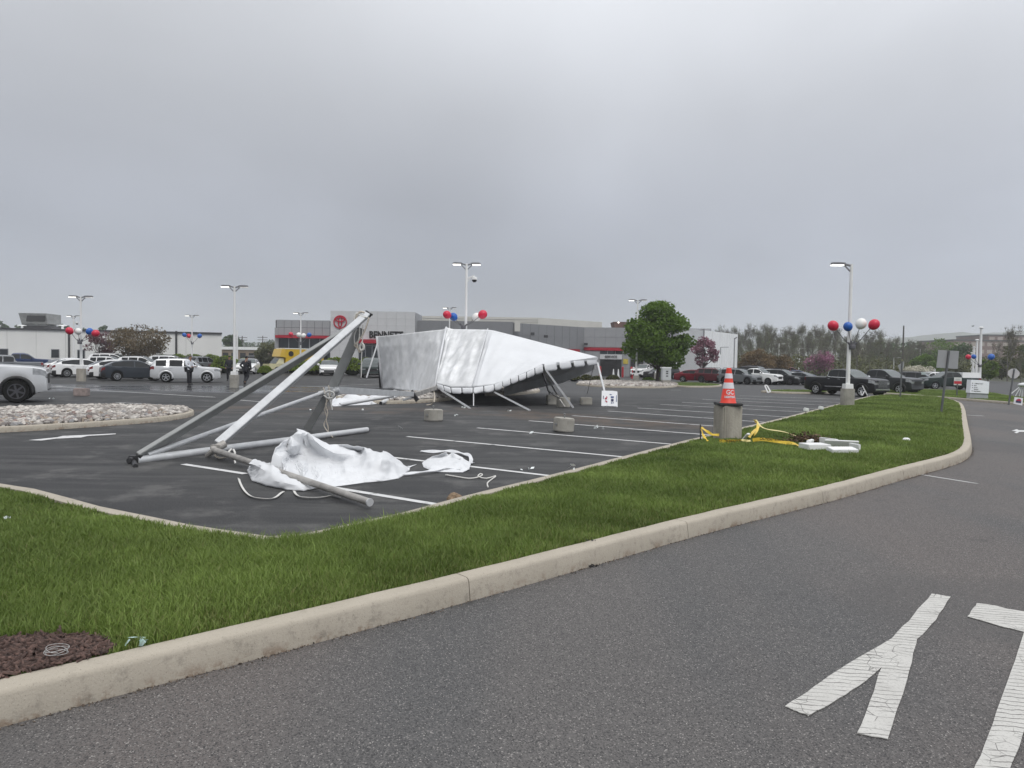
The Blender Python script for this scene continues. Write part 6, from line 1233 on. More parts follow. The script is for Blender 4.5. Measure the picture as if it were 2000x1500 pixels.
for px, Y, ty, wp, lb_ in ((318,92,691,50,'clipped green shrub below the bronze leaved tree'),(348,92,690,44,'clipped shrub right of the one below the bronze tree'),(378,92,690,46,'clipped shrub before the white warehouse end, left of the lamp'),(412,90,691,46,'clipped shrub at the end of the white warehouse'),(442,72,693,56,'large round shrub left of the tall twin lamp post'),(476,78,698,26,'small round shrub behind the white sedan with the black face'),(518,69,714,26,'very small shrub before the yellow truck'),(588,71,703,58,'large shrub hiding the side of the yellow truck'),(612,72,699,48,'large shrub left of the white sedan facing us'),(655,73,696,56,'tall shrub behind the white sedan facing us'),(688,72,697,46,'round shrub left of the dark suv facing us'),(716,74,696,30,'shrub behind the dark suv facing us')):
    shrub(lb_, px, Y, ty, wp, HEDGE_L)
shrub('dark red leaved shrub beside the grey suv at the hedge', 402, 76, 705, 24, PURP_L, 1200)
for px, ty, wp, lb_ in ((1122,731,26,'low brown green shrub in the stone bed below the tent eave'),(1146,731,24,'second low shrub in the stone bed below the tent eave'),(1168,734,24,'low shrub behind the tent corner pole'),(1198,732,26,'low dark shrub in the stone bed before the service door'),(1268,737,26,'low green plants at the left of the tree foot'),(1292,737,22,'low green plants at the right of the tree foot'),(1150,735,20,'small shrub at the far rim of the stone bed')):
    shrub(lb_, px, 64, ty, wp, OLIVE_L if px < 1250 else GREEN_L, 900, .07, group='low shrubs in the stone bed')
# ================================================================== SIGNS, CONE, BLOCKS, SMALL THINGS
def octa(cx, cy, r, sq=1.0): return [(cx+r*math.cos(PI/8+i*PI/4)*1.08, cy+r*math.sin(PI/8+i*PI/4)*1.08*sq) for i in range(8)]
def weight(label, px, yb, wpx, hpx, tilt=0.0, sides=8, mt=None, ring=True):
    g = G(px, yb); r = wpx*g.y/FPX/2; g = g+Vector((0, r, 0)); h = hpx*g.y/FPX; t = thing('tent_weight', label, 'concrete block', tuple(g), random.uniform(-.3,.3), 'concrete tent weights'); t.rotation_euler[1] = tilt
    mb = MB(); mb.prism(octa(0, 0, r) if sides == 8 else [(-r,-r*.7),(r,-r*.7),(r,r*.7),(-r,r*.7)], 0 if not tilt else r*abs(math.sin(tilt))*.6, h); mb.build('block', mt or M_CONC, t, local=True, bevel=.025)
    if ring: mb = MB(); mb.tube([(0,0,h-.02),(.005,0,h+.09)], .014, 6); mb.tube([(.02,0,h+.09),(-.03,0,h+.10)], .02, 6); mb.build('eye_bolt', M_GALV, t, local=True); mb = MB(); mb.lathe([(.03,-.02),(.03,.02)], (-r*.7,-r*.86,h*.55), 10, 'y'); mb.build('socket', M_GALV, t, local=True)
weight('concrete weight standing alone on the asphalt before the tent', 844.5, 823, 37, 22); weight('tilted concrete weight on the painted line in front of the tent corner', 1101.5, 845, 41, 27, .07); weight('square concrete weight behind the white pole at the tent corner', 1080, 791, 24, 19, 0, 4); weight('round concrete weight right beside the foot of the thick tent pole', 1101, 796, 26, 19); weight('concrete weight between the tent corner pole and the leaning boards', 1145.5, 791, 23, 14, 0, 4); weight('pinkish concrete weight on the asphalt before the white crossover', 152, 774, 25, 15, 0, 4, mat('pink_concrete', (.27,.22,.205), .9, .25, 8, .4, 30), False)
# traffic cone on a lamp pier without its lamp
g = G(1427, 861, .14); g.y += .25; pz = AT(1427, 791.5, g.y).z; pr_ = thing('concrete_pier', 'stained concrete pier on the lawn carrying a traffic cone', 'pier', (g.x, g.y, .1)); mb = MB(); a, c = .235, .04; R_ = Matrix.Rotation(.30, 2); mb.prism([tuple(Vector((g.x, g.y))+R_@Vector(p)) for p in ((-a+c,-a),(a-c,-a),(a,-a+c),(a,a-c),(a-c,a),(-a+c,a),(-a,a-c),(-a,-a+c))], .05, pz); mb.build('pier', M_CONCD, pr_, bevel=.025)
cn = thing('traffic_cone', 'red traffic cone with two white bands and lettering, on the concrete pier', 'traffic cone', (g.x, g.y, pz)); ch = AT(1425, 719, g.y).z-pz-.07
M_ORANGE = mat('cone_red', (.72,.045,.022), .5, .05, 5); M_BAND = mat('cone_band', (.72,.70,.74), .35, .04, 8)
mb = MB(); mb.prism([(-.27,-.25),(.25,-.27),(.27,.25),(-.25,.27)], .0, .055); mb.build('base', mat('rubber', (.035,.035,.037), .8, .2, 9), cn, local=True, bevel=.015)
cr_ = lambda h: .165-.115*h/ch
mb = MB(); mb.lathe([(cr_(0)+.02,.05),(cr_(0),.07),(cr_(ch),.07+ch),(cr_(ch)-.012,.075+ch)], (0,0,0), 24); mb.build('body', M_ORANGE, cn, local=True, smooth=40)
for a, b in ((.40,.575),(.70,.845)): mb = MB(); mb.lathe([(cr_(a*ch)+.0035,.07+a*ch),(cr_(b*ch)+.0035,.07+b*ch)], (0,0,0), 24, cap=False); mb.build('band', M_BAND, cn, local=True, smooth=True)
for tx_, sz, hz_ in (('GC', .135, .285), ('LIGHTING', .062, .185)):
    o = text('lettering', tx_, sz, M_BAND, None, Matrix.Identity(4), .001, .003, .9); r_ = cr_(hz_*ch/.86)+.005
    for v in o.data.vertices: x, y, z_ = v.co; hh = hz_+y; rr = cr_(hh-.07)+.004+z_; a = x/rr; v.co = (rr*math.sin(a), -rr*math.cos(a), hh)
    o.parent = cn
# caution tape wound round the pier
M_TAPE = mat('caution_yellow', (.62,.42,.025), .4, .12, 9, c2=(.68,.47,.03)); M_TAPEP = mat('caution_pale', (.66,.56,.22), .4, .1, 9)
tp = thing('caution_tape', 'yellow caution tape with black lettering wound round the pier and across the grass', 'tape', (g.x, g.y, .15)); gl = lambda x, y, z=.03: G(x, y, .16)+Vector((0,0,z+.045))
ribbon(tp, 'tape', [gl(1369,861,.20), gl(1373,864,.12), gl(1377,866,.06), gl(1383,868,.03)], .05, M_TAPE, (0,-1,.3), .004, .7); ribbon(tp, 'tape', [gl(1369,861,.24), gl(1380,863,.18), gl(1391,864,.12), gl(1404,862,.09)], .055, M_TAPE, (0,-1,.4), .004, .5)
t0 = [G(1404,867,.16)+Vector((0,0,.06)), G(1420,867.5,.16)+Vector((0,0,.055)), G(1448,867,.16)+Vector((0,0,.05))]; ribbon(tp, 'tape', t0, .075, M_TAPE, (0,-1,.1), .004)
ribbon(tp, 'tape', [gl(1448,867,.04), gl(1458,868,.03), gl(1466,867,.02)], .05, M_TAPEP, (0,-1,.4), .004, .4)
ribbon(tp, 'tape', [gl(1463,864,.06), gl(1470,857,.10), gl(1478,851,.12), gl(1481,846,.14), gl(1476,844,.20), gl(1473,845,.24)], .06, M_TAPE, (0,-1,.4), .004, .6); ribbon(tp, 'tape', [gl(1472,844,.25), gl(1478,848,.22), gl(1479,852,.12), gl(1472,858,.04)], .055, M_TAPE, (0,-1,.2), .004, .8)
ribbon(tp, 'tape', [gl(1475,845,.26), gl(1491,848,.10), gl(1530,858,.12), gl(1558,866,.10), gl(1578,872,.09)], .06, M_TAPEP, (0,-.5,1), .004, .25)
t1_ = [gl(1470,867,.03), gl(1484,868,.06), gl(1505,870,.06), gl(1525,872.5,.05), gl(1548,876,.05), gl(1562,880,.04)]; ribbon(tp, 'tape', t1_, .075, M_TAPE, (0,-1,.35), .004, .15)
def tape_text(a, b, s=.06):
    d = (b-a); M_ = FACE(a.lerp(b,.5)+Vector((0,-.012,.0)), (d.x, d.y, d.z), (0,-.1,1)); text('lettering', 'CAUTION', s, M_BLACK, tp, M_, .001, .002, .95)
tape_text(t0[0]+Vector((.04,0,.01)), t0[1]+Vector((.04,0,.01))); tape_text(t0[1]+Vector((.06,0,.01)), t0[2]+Vector((.0,0,.01))); tape_text(t1_[1]+Vector((0,-.02,.015)), t1_[2]+Vector((0,-.02,.015))); tape_text(t1_[2]+Vector((.03,-.02,.015)), t1_[3]+Vector((.05,-.02,.015)))
mb = MB(); p = gl(1368,861); mb.tube([p+Vector((0,0,-.05)), p+Vector((-.01,0,.27))], .013, 6); mb.build('stake', M_DKMETAL, tp)
# broken lamp base cover in the grass
def shell(name, label, parts): 
    o = thing(name, label, 'broken cover', tuple(parts[0][0]), 0, 'pieces of the broken lamp base cover')
    for p, sz, rz, tl in parts: mb = MB(); mb.box(p, sz, Matrix.Rotation(rz,3,'Z')@Matrix.Rotation(tl,3,'X')); mb.build('panel', M_POLE, o, bevel=.008)
g2 = lambda x, y, z=.08: G(x, y, .18)+Vector((0,0,z+.05))
shell('cover_piece', 'white box half of a broken lamp cover, ends of the yellow tape beside it', [(g2(1591,882,.05), (.46,.34,.10), .18, .0), (g2(1581,879,.07), (.30,.06,.16), .9, .2)])
shell('cover_piece', 'white angled half of a broken lamp cover lying farthest right on the grass', [(g2(1643,879,.07), (.60,.035,.16), -.30, .5), (g2(1618,873,.06), (.06,.40,.13), .5, 0), (g2(1645,889,.045), (.50,.22,.07), .12, .15), (g2(1669,883,.05), (.05,.28,.12), .2, 0)])
shell('cover_piece', 'small white strip of lamp cover leaning at the foot of the pier', [(g2(1455,864,.05), (.07,.04,.30), .3, .9)])
o = thing('dirt_mound', 'small torn up mound of brown soil and roots in the lawn', 'soil', tuple(g2(1577,868,0))); n = 900; P = rng.normal(0,1,(n,3))*np.array((.20,.12,.05))+np.array(g2(1577,868,.02)); P[:,2] = np.maximum(P[:,2], .15)+.05*np.exp(-((P[:,0]-g2(1577,868).x)/.2)**2); V, F = leaf_quads(P, .028); V -= np.array(o.location); npmesh('soil', V, F, mat('torn_soil', (.075,.045,.028), .95, .4, 12, attr='rnd', c2=(.12,.08,.05)), o, np.repeat(rng.random(n), 4))
# stakes with white cups at the lot edge, cup in the lawn
for px, py, lb_ in ((1573,812,'white ground spotlight on a stake at the lot edge, the larger one'),(1602,808,'white ground spotlight on the kerb, right of the other one')):
    p = G(px, py, .14); o = thing('spotlight', lb_, 'spotlight', tuple(p), 0, 'small spotlights at the lot edge'); mb = MB(); mb.tube([p, p+Vector((.02,0,.16))], .012, 6); mb.build('stake', M_DKMETAL, o); mb = MB(); mb.box(p+Vector((.02,0,.20)), (.15,.13,.12), Matrix.Rotation(.2,3,'Y')); mb.build('housing', M_POLE, o, bevel=.02)
p = G(1770, 863, .2); o = thing('plastic_cup', 'white crushed cup lying in the lawn', 'litter', tuple(p)); mb = MB(); mb.ball(p+Vector((0,0,.05)), .07, 10, 7, 1.2, .9, .6); mb.build('cup', M_POLE, o, smooth=True)
# grey backs of road signs
def post_sign(label, foot, top, corners, Yk=None, shape='rect', mt=None, name='road_sign', z0=.1):
    g = G(*foot, z0); t = thing(name, label, 'road sign', tuple(g), 0); p = AT(*top, g.y-.03); mb = MB(); mb.beam(g+Vector((0,0,-.1)), p, .055, .06, (0,1,0)); mb.build('post', mat('sign_post', (.15,.155,.16), .5, .15, 3, metal=.5), t)
    C = [AT(x, y, g.y) for x, y in corners]; mb = MB(); n = len(C); mb.add(C+[q+Vector((0,.02,0)) for q in C], [tuple(range(n)), tuple(range(n, 2*n))[::-1]]+[(i, n+i, n+(i+1) % n, (i+1) % n) for i in range(n)]); mb.build('plate', mt or mat('sign_back', (.36,.365,.37), .5, .06, 2, metal=.4), t); return t, g
post_sign('grey back of a rectangular road sign on a leaning post at the lawn end', (1837,811), (1853.5,685), [(1833,683.5),(1873,685.5),(1870.5,720.5),(1829,718)])
post_sign('grey back of an octagonal stop sign by the far road', (1970,787), (1981,721), [(1976.5+0,720),(1985,720),(1991.5,727),(1991,733),(1984,739),(1975,739),(1968.5,732),(1969,725)], mt=mat('sign_back_pale', (.50,.49,.49), .5, .06, 2))
post_sign('grey back of a small diamond sign on a thin post behind the pickups', (1758,779), (1762,706), [(1754,714),(1765,706),(1766,714),(1759,729)])
t, g = post_sign('small white sign with a red band on a dark post in the far lawn', (1868.5,774), (1870,750), [(1864,737),(1878.5,737.5),(1878,752.5),(1863,752)], mt=mat('sign_white', (.72,.72,.71), .5, .03, 3), name='notice_sign'); t['category'] = 'sign'
mb = MB(); C = [AT(x, y, g.y-.012) for x, y in ((1863.6,744),(1878.2,744.4),(1878,750),(1863.3,749.6))]; mb.add(C, [(0,1,2,3)]); mb.build('red_band', mat('sign_red', (.50,.03,.05), .5, .05, 3), t)
for y in (739.6, 741.8): mb = MB(); mb.add([AT(x, yy, g.y-.012) for x, yy in ((1866,y),(1876,y+.3),(1876,y+1),(1866,y+.7))], [(0,1,2,3)]); mb.build('print_line', M_PANEL, t)
# white monument sign
g = G(1912, 779, .12); t = thing('monument_sign', 'white monument sign with lines of dark direction lettering on a grey plinth', 'sign', tuple(g)); Y = g.y
def pr(cs, y0, y1): C = [AT(x, y, y0) for x, y in cs]; D = [q+Vector((0,y1-y0,0)) for q in C]; mb = MB(); n = len(C); mb.add(C+D, [tuple(range(n)), tuple(range(n,2*n))[::-1]]+[(i, n+i, n+(i+1) % n, (i+1) % n) for i in range(n)]); return mb
pr([(1895.2,767),(1929,768.3),(1930.5,779.5),(1893.5,778.3)], Y+.02, Y+.30).build('plinth', mat('grey_plinth', (.36,.375,.39), .7, .05, 3), t); pr([(1897,741.5),(1914,742.3),(1932.3,745.5),(1931,769),(1894.5,767.3)], Y-.03, Y+.33).build('panel', mat('sign_panel', (.86,.88,.92), .45, .02, 3), t)
s = Y/FPX; dx = (AT(1930,755,Y)-AT(1897,754,Y)).normalized()
for tx_, px, py, h in (('Collision Center',1903.5,749.2,2.6),('Sales',1902.5,753,2.6),('Service',1902.5,757,2.6),('Entrance',1902.3,760.3,2.6),('Parts Entrance',1901.5,764,2.6)): text('lettering', tx_, h*s, M_DARK, t, FACE(AT(px, py, Y-.036), dx), .002, .002, .95, 'LEFT')
for px, py in ((1899.7,748.5),(1899.2,752.6),(1899.5,757),(1898.6,763.5)): mb = MB(); q = AT(px, py, Y-.034); mb.box(q, (.05,.006,.04)); mb.build('arrow', M_DARK, t)
# boards leaning at the tent pole
for k, (cs, lb_) in enumerate(((((1177,766),(1206,765.5),(1206.5,795),(1177,795)),'rear white printed board, its lower rim showing below the front one'),(((1175.5,763),(1198,763.4),(1205.5,764.5),(1205.8,793.5),(1174.5,793)),'white board with blue and red print leaning at the tent corner pole'))):
    Yb = G(1190, 795).y+.12-.10*k; o = thing('printed_board', lb_, 'sign', tuple(G(1190,795)), 0, 'boards at the tent pole'); C = [AT(x, y, Yb+(.25 if i < len(cs)-2 else 0)) for i, (x, y) in enumerate(cs)]; mb = MB(); n = len(C); mb.add(C+[q+Vector((0,.03,0)) for q in C], [tuple(range(n)), tuple(range(n,2*n))[::-1]]+[(i, n+i, n+(i+1) % n, (i+1) % n) for i in range(n)]); mb.build('board', mat('board_white', (.76,.77,.79), .5, .02, 3), o)
    if k:
        b0 = lambda x, y: AT(x, y, Yb-.012+.25*(793-y)/30.0)
        for cs2, mt2 in (([(1193,774),(1199,774),(1199,777),(1193,777)], 'b'),([(1193.5,779),(1198.5,779),(1198.5,784),(1193.5,784)], 'd'),([(1193.5,785.5),(1195.2,785.5),(1195,788.5),(1193.6,788)], 'b'),([(1196.5,785.5),(1198.5,785.5),(1197.8,788),(1196.6,788)], 'b'),([(1191,769.6),(1194.5,770),(1194.5,771.6),(1190.5,771)], 'b'),([(1203.5,772),(1204.6,772),(1204.6,785),(1203.5,785)], 'b'),([(1178,773),(1179.3,773),(1179.3,779),(1178,779)], 'd'),([(1181.5,777),(1185,776.5),(1186,779),(1183,780.5),(1181,779)], 'r'),([(1182.5,781.5),(1186.5,784),(1185.5,786.5),(1182,783.5)], 'r'),([(1184,773.5),(1186,774.5),(1186.5,777),(1184.5,777)], 'r')):
            mb = MB(); mb.add([b0(*q) for q in cs2], [tuple(range(len(cs2)))]); mb.build('print', {'b': mat('print_blue', (.045,.08,.22), .6, .2, 9), 'd': mat('print_navy', (.03,.035,.10), .6, .2, 9), 'r': mat('print_red', (.38,.03,.07), .6, .2, 9)}[mt2], o)
# printed board and folded canopy at the right edge
g = G(1988, 791, .1); o = thing('printed_board', 'small white board with a red and blue emblem near the right edge', 'sign', tuple(g)); mb = pr([(1982,775.5),(1998.5,777.5),(1996.5,792),(1980,788.5)], g.y, g.y+.03); mb.build('board', mat('board_white', (.76,.77,.79)), o)
for cs2, c in (([(1984,782.5),(1995,784),(1994,787.5),(1984,786)], 'print_navy'),([(1985,780.5),(1990,778.5),(1994,780),(1995,783.5),(1985,783)], 'print_red')): mb = MB(); mb.add([AT(x, y, g.y-.01) for x, y in cs2], [tuple(range(len(cs2)))]); mb.build('print', mat(c, (.1,.1,.1)), o)
g = G(2003, 783); o = thing('folded_canopy', 'white folded canopy frame cut off by the right edge', 'canopy', tuple(g)); mb = MB(); c_ = AT(2003, 752, g.y); mb.ball(c_, .42, 14, 9, 1.0, .6, .32); mb.build('cover', M_VINYL, o, smooth=True)
for a, b in (((1991,756),(1975,769)),((1992,758),(1983,774)),((1994,759),(1991,774)),((1997,759),(1996,776)),((2000,760),(2001,778))): mb = MB(); mb.tube([AT(*a, g.y), AT(*b, g.y)], .022, 6); mb.build('leg', M_VINYLG, o)
# utility box, bollards, small stands
g = G(1302, 751, .1); o = thing('utility_box', 'pale grey electrical cabinet beside the tree', 'cabinet', tuple(g)); w_ = 17*g.y/FPX; h = AT(1302,719,g.y).z; mb = MB(); mb.box((g.x, g.y+w_/2, .1+.17), (w_*.95,w_*.95,.34)); mb.build('plinth', M_CONC, o); mb = MB(); mb.box((g.x, g.y+w_/2, (h+.43)/2), (w_,w_,h-.43)); mb.build('cabinet', mat('cabinet_grey', (.52,.54,.55), .5, .03, 2), o, bevel=.03); mb = MB(); mb.box((g.x-.02, g.y+w_/2, h+.03), (w_*1.1,w_*1.1,.09)); mb.build('lid', M_WHITEM, o)
for z in (.55,.70,.82): mb = MB(); mb.box((g.x+.02, g.y-.012, h*z), (.16,.02,.09)); mb.build('label_plate', M_DARK, o)
for px, lb_ in ((1172,'left'),(1216,'middle'),(1233,'right')):
    b = AT(px, 730, 84.5); o = thing('bollard', 'red bollard at the %s of the service doors' % lb_, 'bollard', (b.x, 84.5, 0), 0, 'red bollards at the service doors'); mb = MB(); mb.lathe([(.13,0),(.13,1.2),(.09,1.28)], (b.x, 84.5, 0), 12); mb.build('post', mat('bollard_red', (.38,.02,.03), .5, .08, 4), o)
for px, lb_ in ((1198,'left'),(1207.5,'right')):
    b = AT(px, 735, 80.0); o = thing('white_cone', 'white cone before the service door, the %s one' % lb_, 'traffic cone', (b.x, 80, 0), 0, 'white cones at the service door'); mb = MB(); mb.lathe([(.24,0),(.24,.04),(.15,.05),(.05,1.0),(.03,1.02)], (b.x, 80, 0), 12); mb.build('body', M_POLE, o)
b = AT(1235, 738, 79); o = thing('marker_cone', 'red and white marker post beside the lamp pier', 'traffic cone', (b.x, 79, 0)); mb = MB(); mb.lathe([(.2,0),(.2,.05),(.09,.06),(.06,.95)], (b.x, 79, 0), 10); mb.build('body', mat('bollard_red', (.38,.02,.03)), o); mb = MB(); mb.lathe([(.085,.45),(.078,.65)], (b.x, 79, 0), 10, cap=False); mb.build('band', M_POLE, o)
g = G(1500, 766.5, .1); o = thing('empty_sign', 'empty white sign frame leaning on the narrow grass island', 'sign frame', tuple(g)); cs = [AT(1493.5,753,g.y), AT(1497.5,752.3,g.y), AT(1505,764.8,g.y-.15), AT(1499.5,766.5,g.y-.15)]
for a, b in zip(cs, cs[1:]+cs[:1]): mb = MB(); mb.beam(a, b, .07, .05, (0,1,0)); mb.build('rail', M_POLE, o)
g = G(1690, 773, .1); o = thing('stick_stand', 'thin white wooden stand before the front wheel of the black pickup', 'stand', tuple(g))
for a, b in (((1684.5,753.5),(1694,772)),((1688.5,764),(1684,772)),((1681,764),(1682.5,772))): mb = MB(); mb.beam(AT(*a, g.y), AT(*b, g.y), .045, .05, (0,1,0)); mb.build('stick', M_POLE, o)
for px, Y, ty, r, lb_ in ((1763,140,636,.16,'tall dark utility pole between the dark green trees'),(473,220,656,.16,'distant utility pole with a crossarm above the tan building'),(513,230,656,.16,'second distant utility pole right of the first')):
    b = AT(px, 700, Y); h = AT(px, ty, Y).z; o = thing('utility_pole', lb_, 'utility pole', (b.x, Y, 0), 0, 'utility poles'); mb = MB(); mb.tube([(b.x, Y, 0), (b.x, Y, h)], [r*1.2, r*.8], 8); mb.build('pole', M_BARK, o)
    if Y > 200:
        for dz in (.5, 1.3): mb = MB(); mb.beam((b.x-1.6, Y-.2, h-dz), (b.x+1.6, Y-.2, h-dz), .14, .16); mb.build('crossarm', M_BARK, o)
b = AT(463, 700, 86); o = thing('white_pole', 'plain thin white pole right behind the tall twin lamp post', 'pole', (b.x, 86, 0)); mb = MB(); mb.tube([(b.x, 86, 0), (b.x, 86, AT(463,645,86).z)], .12, 8); mb.build('pole', M_POLE, o)
p = AT(1900, 637, 90); o = thing('bird', 'small dark bird flying above the flagpoles', 'bird', tuple(p)); mb = MB(); mb.ball(p, .09, 8, 6, 1.7, .7, .6); mb.build('body', M_BLACK, o); 
for s in (-1, 1): mb = MB(); mb.add([p+Vector((-.08,0,.03)), p+Vector((.1,0,.03)), p+Vector((.05,s*.30,.08)), p+Vector((-.07,s*.27,.08))], [(0,1,2,3)]); mb.build('wing', M_BLACK, o)
# litter
def scrap(name, label, p, n, size, mt, cat='litter', sp=.05, group=None):
    o = thing(name, label, cat, tuple(p), 0, group); P = rng.normal(0,1,(n,3))*np.array((sp,sp*.7,sp*.35))+np.array((0,0,size*.4)); P[:,2] = np.abs(P[:,2]); V, F = leaf_quads(P, size); npmesh('paper', V, F, mt, o)
M_PAPER = mat('litter_white', (.70,.74,.73), .7, .1, 20)
scrap('paper_scrap', 'crumpled pale wrapper at the kerb beside the mulch', G(272,1254,.19), 9, .028, mat('wrapper', (.50,.66,.64), .4, .2, 30), sp=.03)
scrap('paper_scrap', 'tiny white scrap in the grass at the left', G(15,1012,.2), 4, .02, M_PAPER, sp=.03)
for k, (px, py, lb_) in enumerate(((610,803,'thin white scrap on the asphalt left of the tall leaning beam foot'),(707,801,'white scrap on the asphalt below the long beam'),(891,813,'tiny white scrap right of the lone concrete weight'),(782,837,'tiny white scrap on the asphalt before the lone concrete weight'),(996,803,'white scrap near the end of the thin tent pole'),(1168,838,'white scrap right of the tilted concrete weight'),(1040,847,'white scrap below the tilted concrete weight'),(1035,918,'short white strip near the kerb'),(905,797,'white torn strip under the tent edge'),(100,779,'white scrap by the silver truck bumper'),(1752,790,'white scrap on the road edge behind the leaning sign post'),(1121,934,'white scrap on the lot kerb'))):
    scrap('paper_scrap', lb_, G(px, py)+Vector((0,0,.15 if px == 1121 else .005)), 3, .055 if py < 850 else .04, M_PAPER, sp=.06, group='white scraps on the ground')
o = thing('wire_coil', 'small coil of thin white wire on the mulch', 'wire', tuple(G(110,1278,.19)))
c_ = G(110,1278,.20); rope(o, [c_+Vector((.055*math.cos(t*1.1+.3*math.sin(t)), .05*math.sin(t*1.1), .012+.012*math.sin(t*.73)+.0008*t)) for t in np.linspace(0, 22, 60)], .0015, mat('wire', (.45,.45,.44), .4, .1, 9), 4, 2)
for k, (px, py, lb_) in enumerate(((1140,1056,'dark strip of rubber on the front kerb'),(1152,1106,'dark clump of dirt at the foot of the front kerb'))):
    o = thing('debris_clump', lb_, 'debris', tuple(G(px, py, .172 if k == 0 else .01)), 0); P = rng.normal(0,1,(40,3))*np.array((.055,.012,.008)); P[:,2] = np.abs(P[:,2]); V, F = leaf_quads(P, .014); npmesh('dirt', V, F, M_DKMETAL, o)
# dirt in the gutter
def gutter():
    P = []; 
    for a, b in zip(KB, KB[1:]):
        a = Vector(a); b = Vector(b); d = b-a; nrm = Vector((d.y, -d.x)).normalized(); c = (a+b)/2
        if c.y > 16 or c.y < 2: continue
        for _ in range(int(90*d.length*max(.2, noise.noise((c.x*.8, c.y*.8, 0))+.7))): q = a.lerp(b, random.random())+nrm*abs(random.gauss(0, .022)); P.append((q.x, q.y, .007))
    P = np.array(P); V, F = leaf_quads(P, .009); V[:,2] = np.maximum(V[:,2], .0055); o = npmesh('gutter_dirt', V, F, mat('gutter_dirt', (.06,.045,.035), .95, .4, 30, attr='rnd', c2=(.13,.10,.075)), None, np.repeat(rng.random(len(P)), 4)); o['kind'] = 'stuff'
gutter()
# ================================================================== PEOPLE
M_SKIN = mat('skin', (.32,.18,.12), .5, .06, 12); M_SHIRT = mat('white_shirt', (.66,.68,.72), .8, .06, 12, .2, 30); M_TROU = mat('black_trousers', (.012,.012,.016), .85, .2, 12, .2, 30); M_NAVY = mat('dark_clothes', (.011,.012,.018), .8, .2, 12, .2, 30); M_HAIR = mat('grey_hair', (.10,.085,.07), .8, .3, 40); M_HAIRD = mat('dark_hair', (.012,.010,.009), .7, .3, 40)
def skin(name, nodes, edges, mt, parent, sub=2):
    ks = list(nodes); me = bpy.data.meshes.new(name); me.from_pydata([nodes[k][0] for k in ks], [(ks.index(a), ks.index(b)) for a, b in edges], []); o = bpy.data.objects.new('tmp', me); COL.objects.link(o)
    o.modifiers.new('s', 'SKIN'); sv_ = me.skin_vertices[0].data
    for i, k in enumerate(ks): r = nodes[k][1]; sv_[i].radius = r if isinstance(r, tuple) else (r, r); sv_[i].use_root = (i == 0)
    ss = o.modifiers.new('u', 'SUBSURF'); ss.levels = sub; ss.render_levels = sub
    m2 = bpy.data.meshes.new_from_object(o.evaluated_get(bpy.context.evaluated_depsgraph_get())); bpy.data.objects.remove(o); m2.materials.clear(); m2.name = name
    m2.polygons.foreach_set('use_smooth', [True]*len(m2.polygons)); return link(name, m2, mt, parent)
def person(label, loc, yaw, H, pose, top, legs, hair, group='people on the lot'):
    """pose: joints in metres for a 1.75 m figure that looks along +x, y to its left"""
    root = None; J = dict(pelvis=(0,0,.95), waist=(0,0,1.08), chest=(.0,0,1.28), neck=(.0,0,1.47), head=(.03,0,1.62), crown=(.01,0,1.72), sl=(0,.19,1.40), sr=(0,-.19,1.40), hl=(0,.10,.92), hr=(0,-.10,.92)); J.update(pose)
    R = dict(pelvis=(.15,.12), waist=(.14,.11), chest=(.165,.12), neck=.058, head=(.085,.10), crown=(.06,.07), sl=.062, sr=.062, el=.045, er=.045, wl=.03, wr=.03, fl=.03, fr=.03, hl=.088, hr=.088, kl=.06, kr=.06, al=.042, ar=.042, tl=.035, tr=.035)
    E_ = [('pelvis','waist'),('waist','chest'),('chest','neck'),('neck','head'),('head','crown'),('chest','sl'),('sl','el'),('el','wl'),('wl','fl'),('chest','sr'),('sr','er'),('er','wr'),('wr','fr'),('pelvis','hl'),('hl','kl'),('kl','al'),('al','tl'),('pelvis','hr'),('hr','kr'),('kr','ar'),('ar','tr')]
    body = skin('person', {k: (J[k], R[k]) for k in R}, E_, M_SKIN, None); tag(body, label, 'person', group); body.location = loc; body.rotation_euler = (0,0,math.radians(yaw)); body.scale = (H/1.75,)*3
    big = lambda r, k_: tuple(x*k_ for x in r) if isinstance(r, tuple) else r*k_
    skin('shirt', {k: (J[k], big(R[k], f)) for k, f in (('waist',1.34),('pelvis',1.22),('chest',1.34),('neck',1.15),('sl',1.55),('el',1.6),('wl',1.6),('sr',1.55),('er',1.6),('wr',1.6))}, [('waist','pelvis'),('waist','chest'),('chest','neck'),('chest','sl'),('sl','el'),('el','wl'),('chest','sr'),('sr','er'),('er','wr')], top, body)
    skin('trousers', {k: (J[k], big(R[k], f)) for k, f in (('pelvis',1.25),('hl',1.30),('kl',1.45),('al',1.7),('hr',1.30),('kr',1.45),('ar',1.7))}, [('pelvis','hl'),('hl','kl'),('kl','al'),('pelvis','hr'),('hr','kr'),('kr','ar')], legs, body)
    for a, t_ in (('al','tl'),('ar','tr')): p, q = Vector(J[a]), Vector(J[t_]); mb = MB(); mb.ball((p+q)/2, .13, 10, 7, 1, .42, .38); o = mb.build('shoe', M_BLACK, None, smooth=True, local=True); o.parent = body
    h = Vector(J['head']); mb = MB(); mb.ball((h.x-.025, h.y, h.z+.055), .098, 12, 9, 1.0, .86, .92); o = mb.build('hair', hair, None, smooth=True, local=True); o.parent = body
    mb = MB(); mb.ball((h.x+.088, h.y, h.z-.005), .018, 6, 5, 1, .7, 1.4); o = mb.build('nose', M_SKIN, None, smooth=True, local=True); o.parent = body
    return body
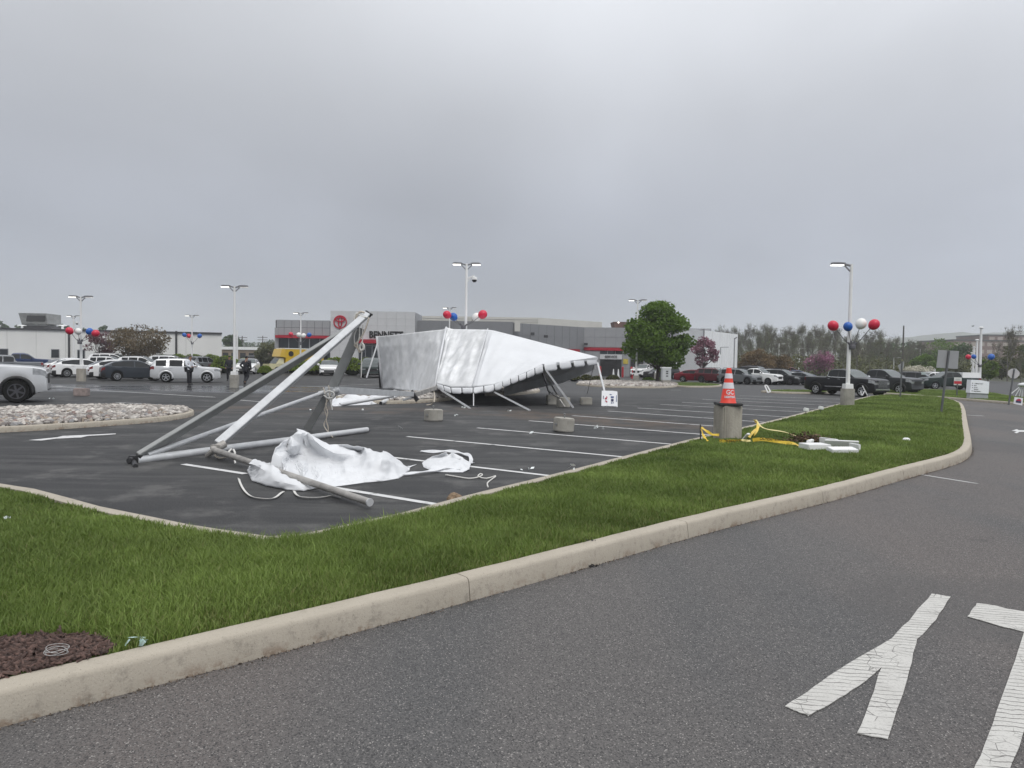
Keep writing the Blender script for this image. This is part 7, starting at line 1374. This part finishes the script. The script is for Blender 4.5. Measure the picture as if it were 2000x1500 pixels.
g = G(369, 752); person('man in a white shirt and black trousers standing at the silver off-roader', tuple(g), -12, 1.82, dict(neck=(.05,0,1.46), head=(.10,0,1.60), crown=(.09,0,1.70), chest=(.02,0,1.28), waist=(.02,0,1.08), el=(.05,.27,1.14), wl=(.27,.16,1.08), fl=(.36,.10,1.08), er=(.04,-.27,1.14), wr=(.26,-.16,1.05), fr=(.35,-.10,1.06), kl=(.03,.11,.50), al=(-.01,.11,.08), tl=(.15,.12,.04), kr=(.05,-.11,.50), ar=(.03,-.11,.08), tr=(.19,-.12,.04)), M_SHIRT, M_TROU, M_HAIR)
g = G(481, 752); person('man all in black walking away, right of the lamp pier', tuple(g), 78, 1.82, dict(el=(-.12,.34,1.17), wl=(.06,.20,1.02), fl=(.10,.14,1.0), er=(-.06,-.30,1.15), wr=(.12,-.24,.95), fr=(.16,-.22,.88), kl=(.10,.10,.52), al=(-.06,.10,.10), tl=(.06,.11,.05), kr=(.02,-.09,.50), ar=(-.24,-.06,.20), tr=(-.16,-.06,.08)), M_NAVY, M_NAVY, M_HAIRD)
g = G(448, 744); person('man in dark clothes half hidden behind the tall twin lamp post', tuple(g), -80, 1.80, dict(el=(.0,.27,1.14), wl=(.14,.22,.92), fl=(.18,.20,.84), er=(.0,-.27,1.14), wr=(.14,-.22,.92), fr=(.18,-.20,.84), kl=(.03,.11,.50), al=(-.01,.11,.08), tl=(.13,.12,.04), kr=(.03,-.11,.50), ar=(-.01,-.11,.08), tr=(.13,-.12,.04)), M_NAVY, M_TROU, M_HAIRD)
# ================================================================== AIR
def haze():
    x0, x1, y0, y1, z0, z1 = -1500, 1900, -40, 1950, -3.5, 105
    me = bpy.data.meshes.new('haze'); vs = [(x, y, z) for z in (z0, z1) for x, y in ((x0,y0),(x1,y0),(x1,y1),(x0,y1))]
    me.from_pydata(vs, [], [(3,2,1,0),(4,5,6,7),(0,1,5,4),(1,2,6,5),(2,3,7,6),(3,0,4,7)]); M = bpy.data.materials.new('haze_air'); M.use_nodes = True; t = M.node_tree; t.nodes.clear()
    o = t.nodes.new('ShaderNodeOutputMaterial'); v = t.nodes.new('ShaderNodeVolumePrincipled'); v.inputs['Color'].default_value = (.97,.98,1,1); v.inputs['Density'].default_value = .00055; v.inputs['Anisotropy'].default_value = .2; t.links.new(v.outputs[0], o.inputs['Volume'])
    ob = link('haze', me, M); ob['kind'] = 'stuff'; return ob
haze()
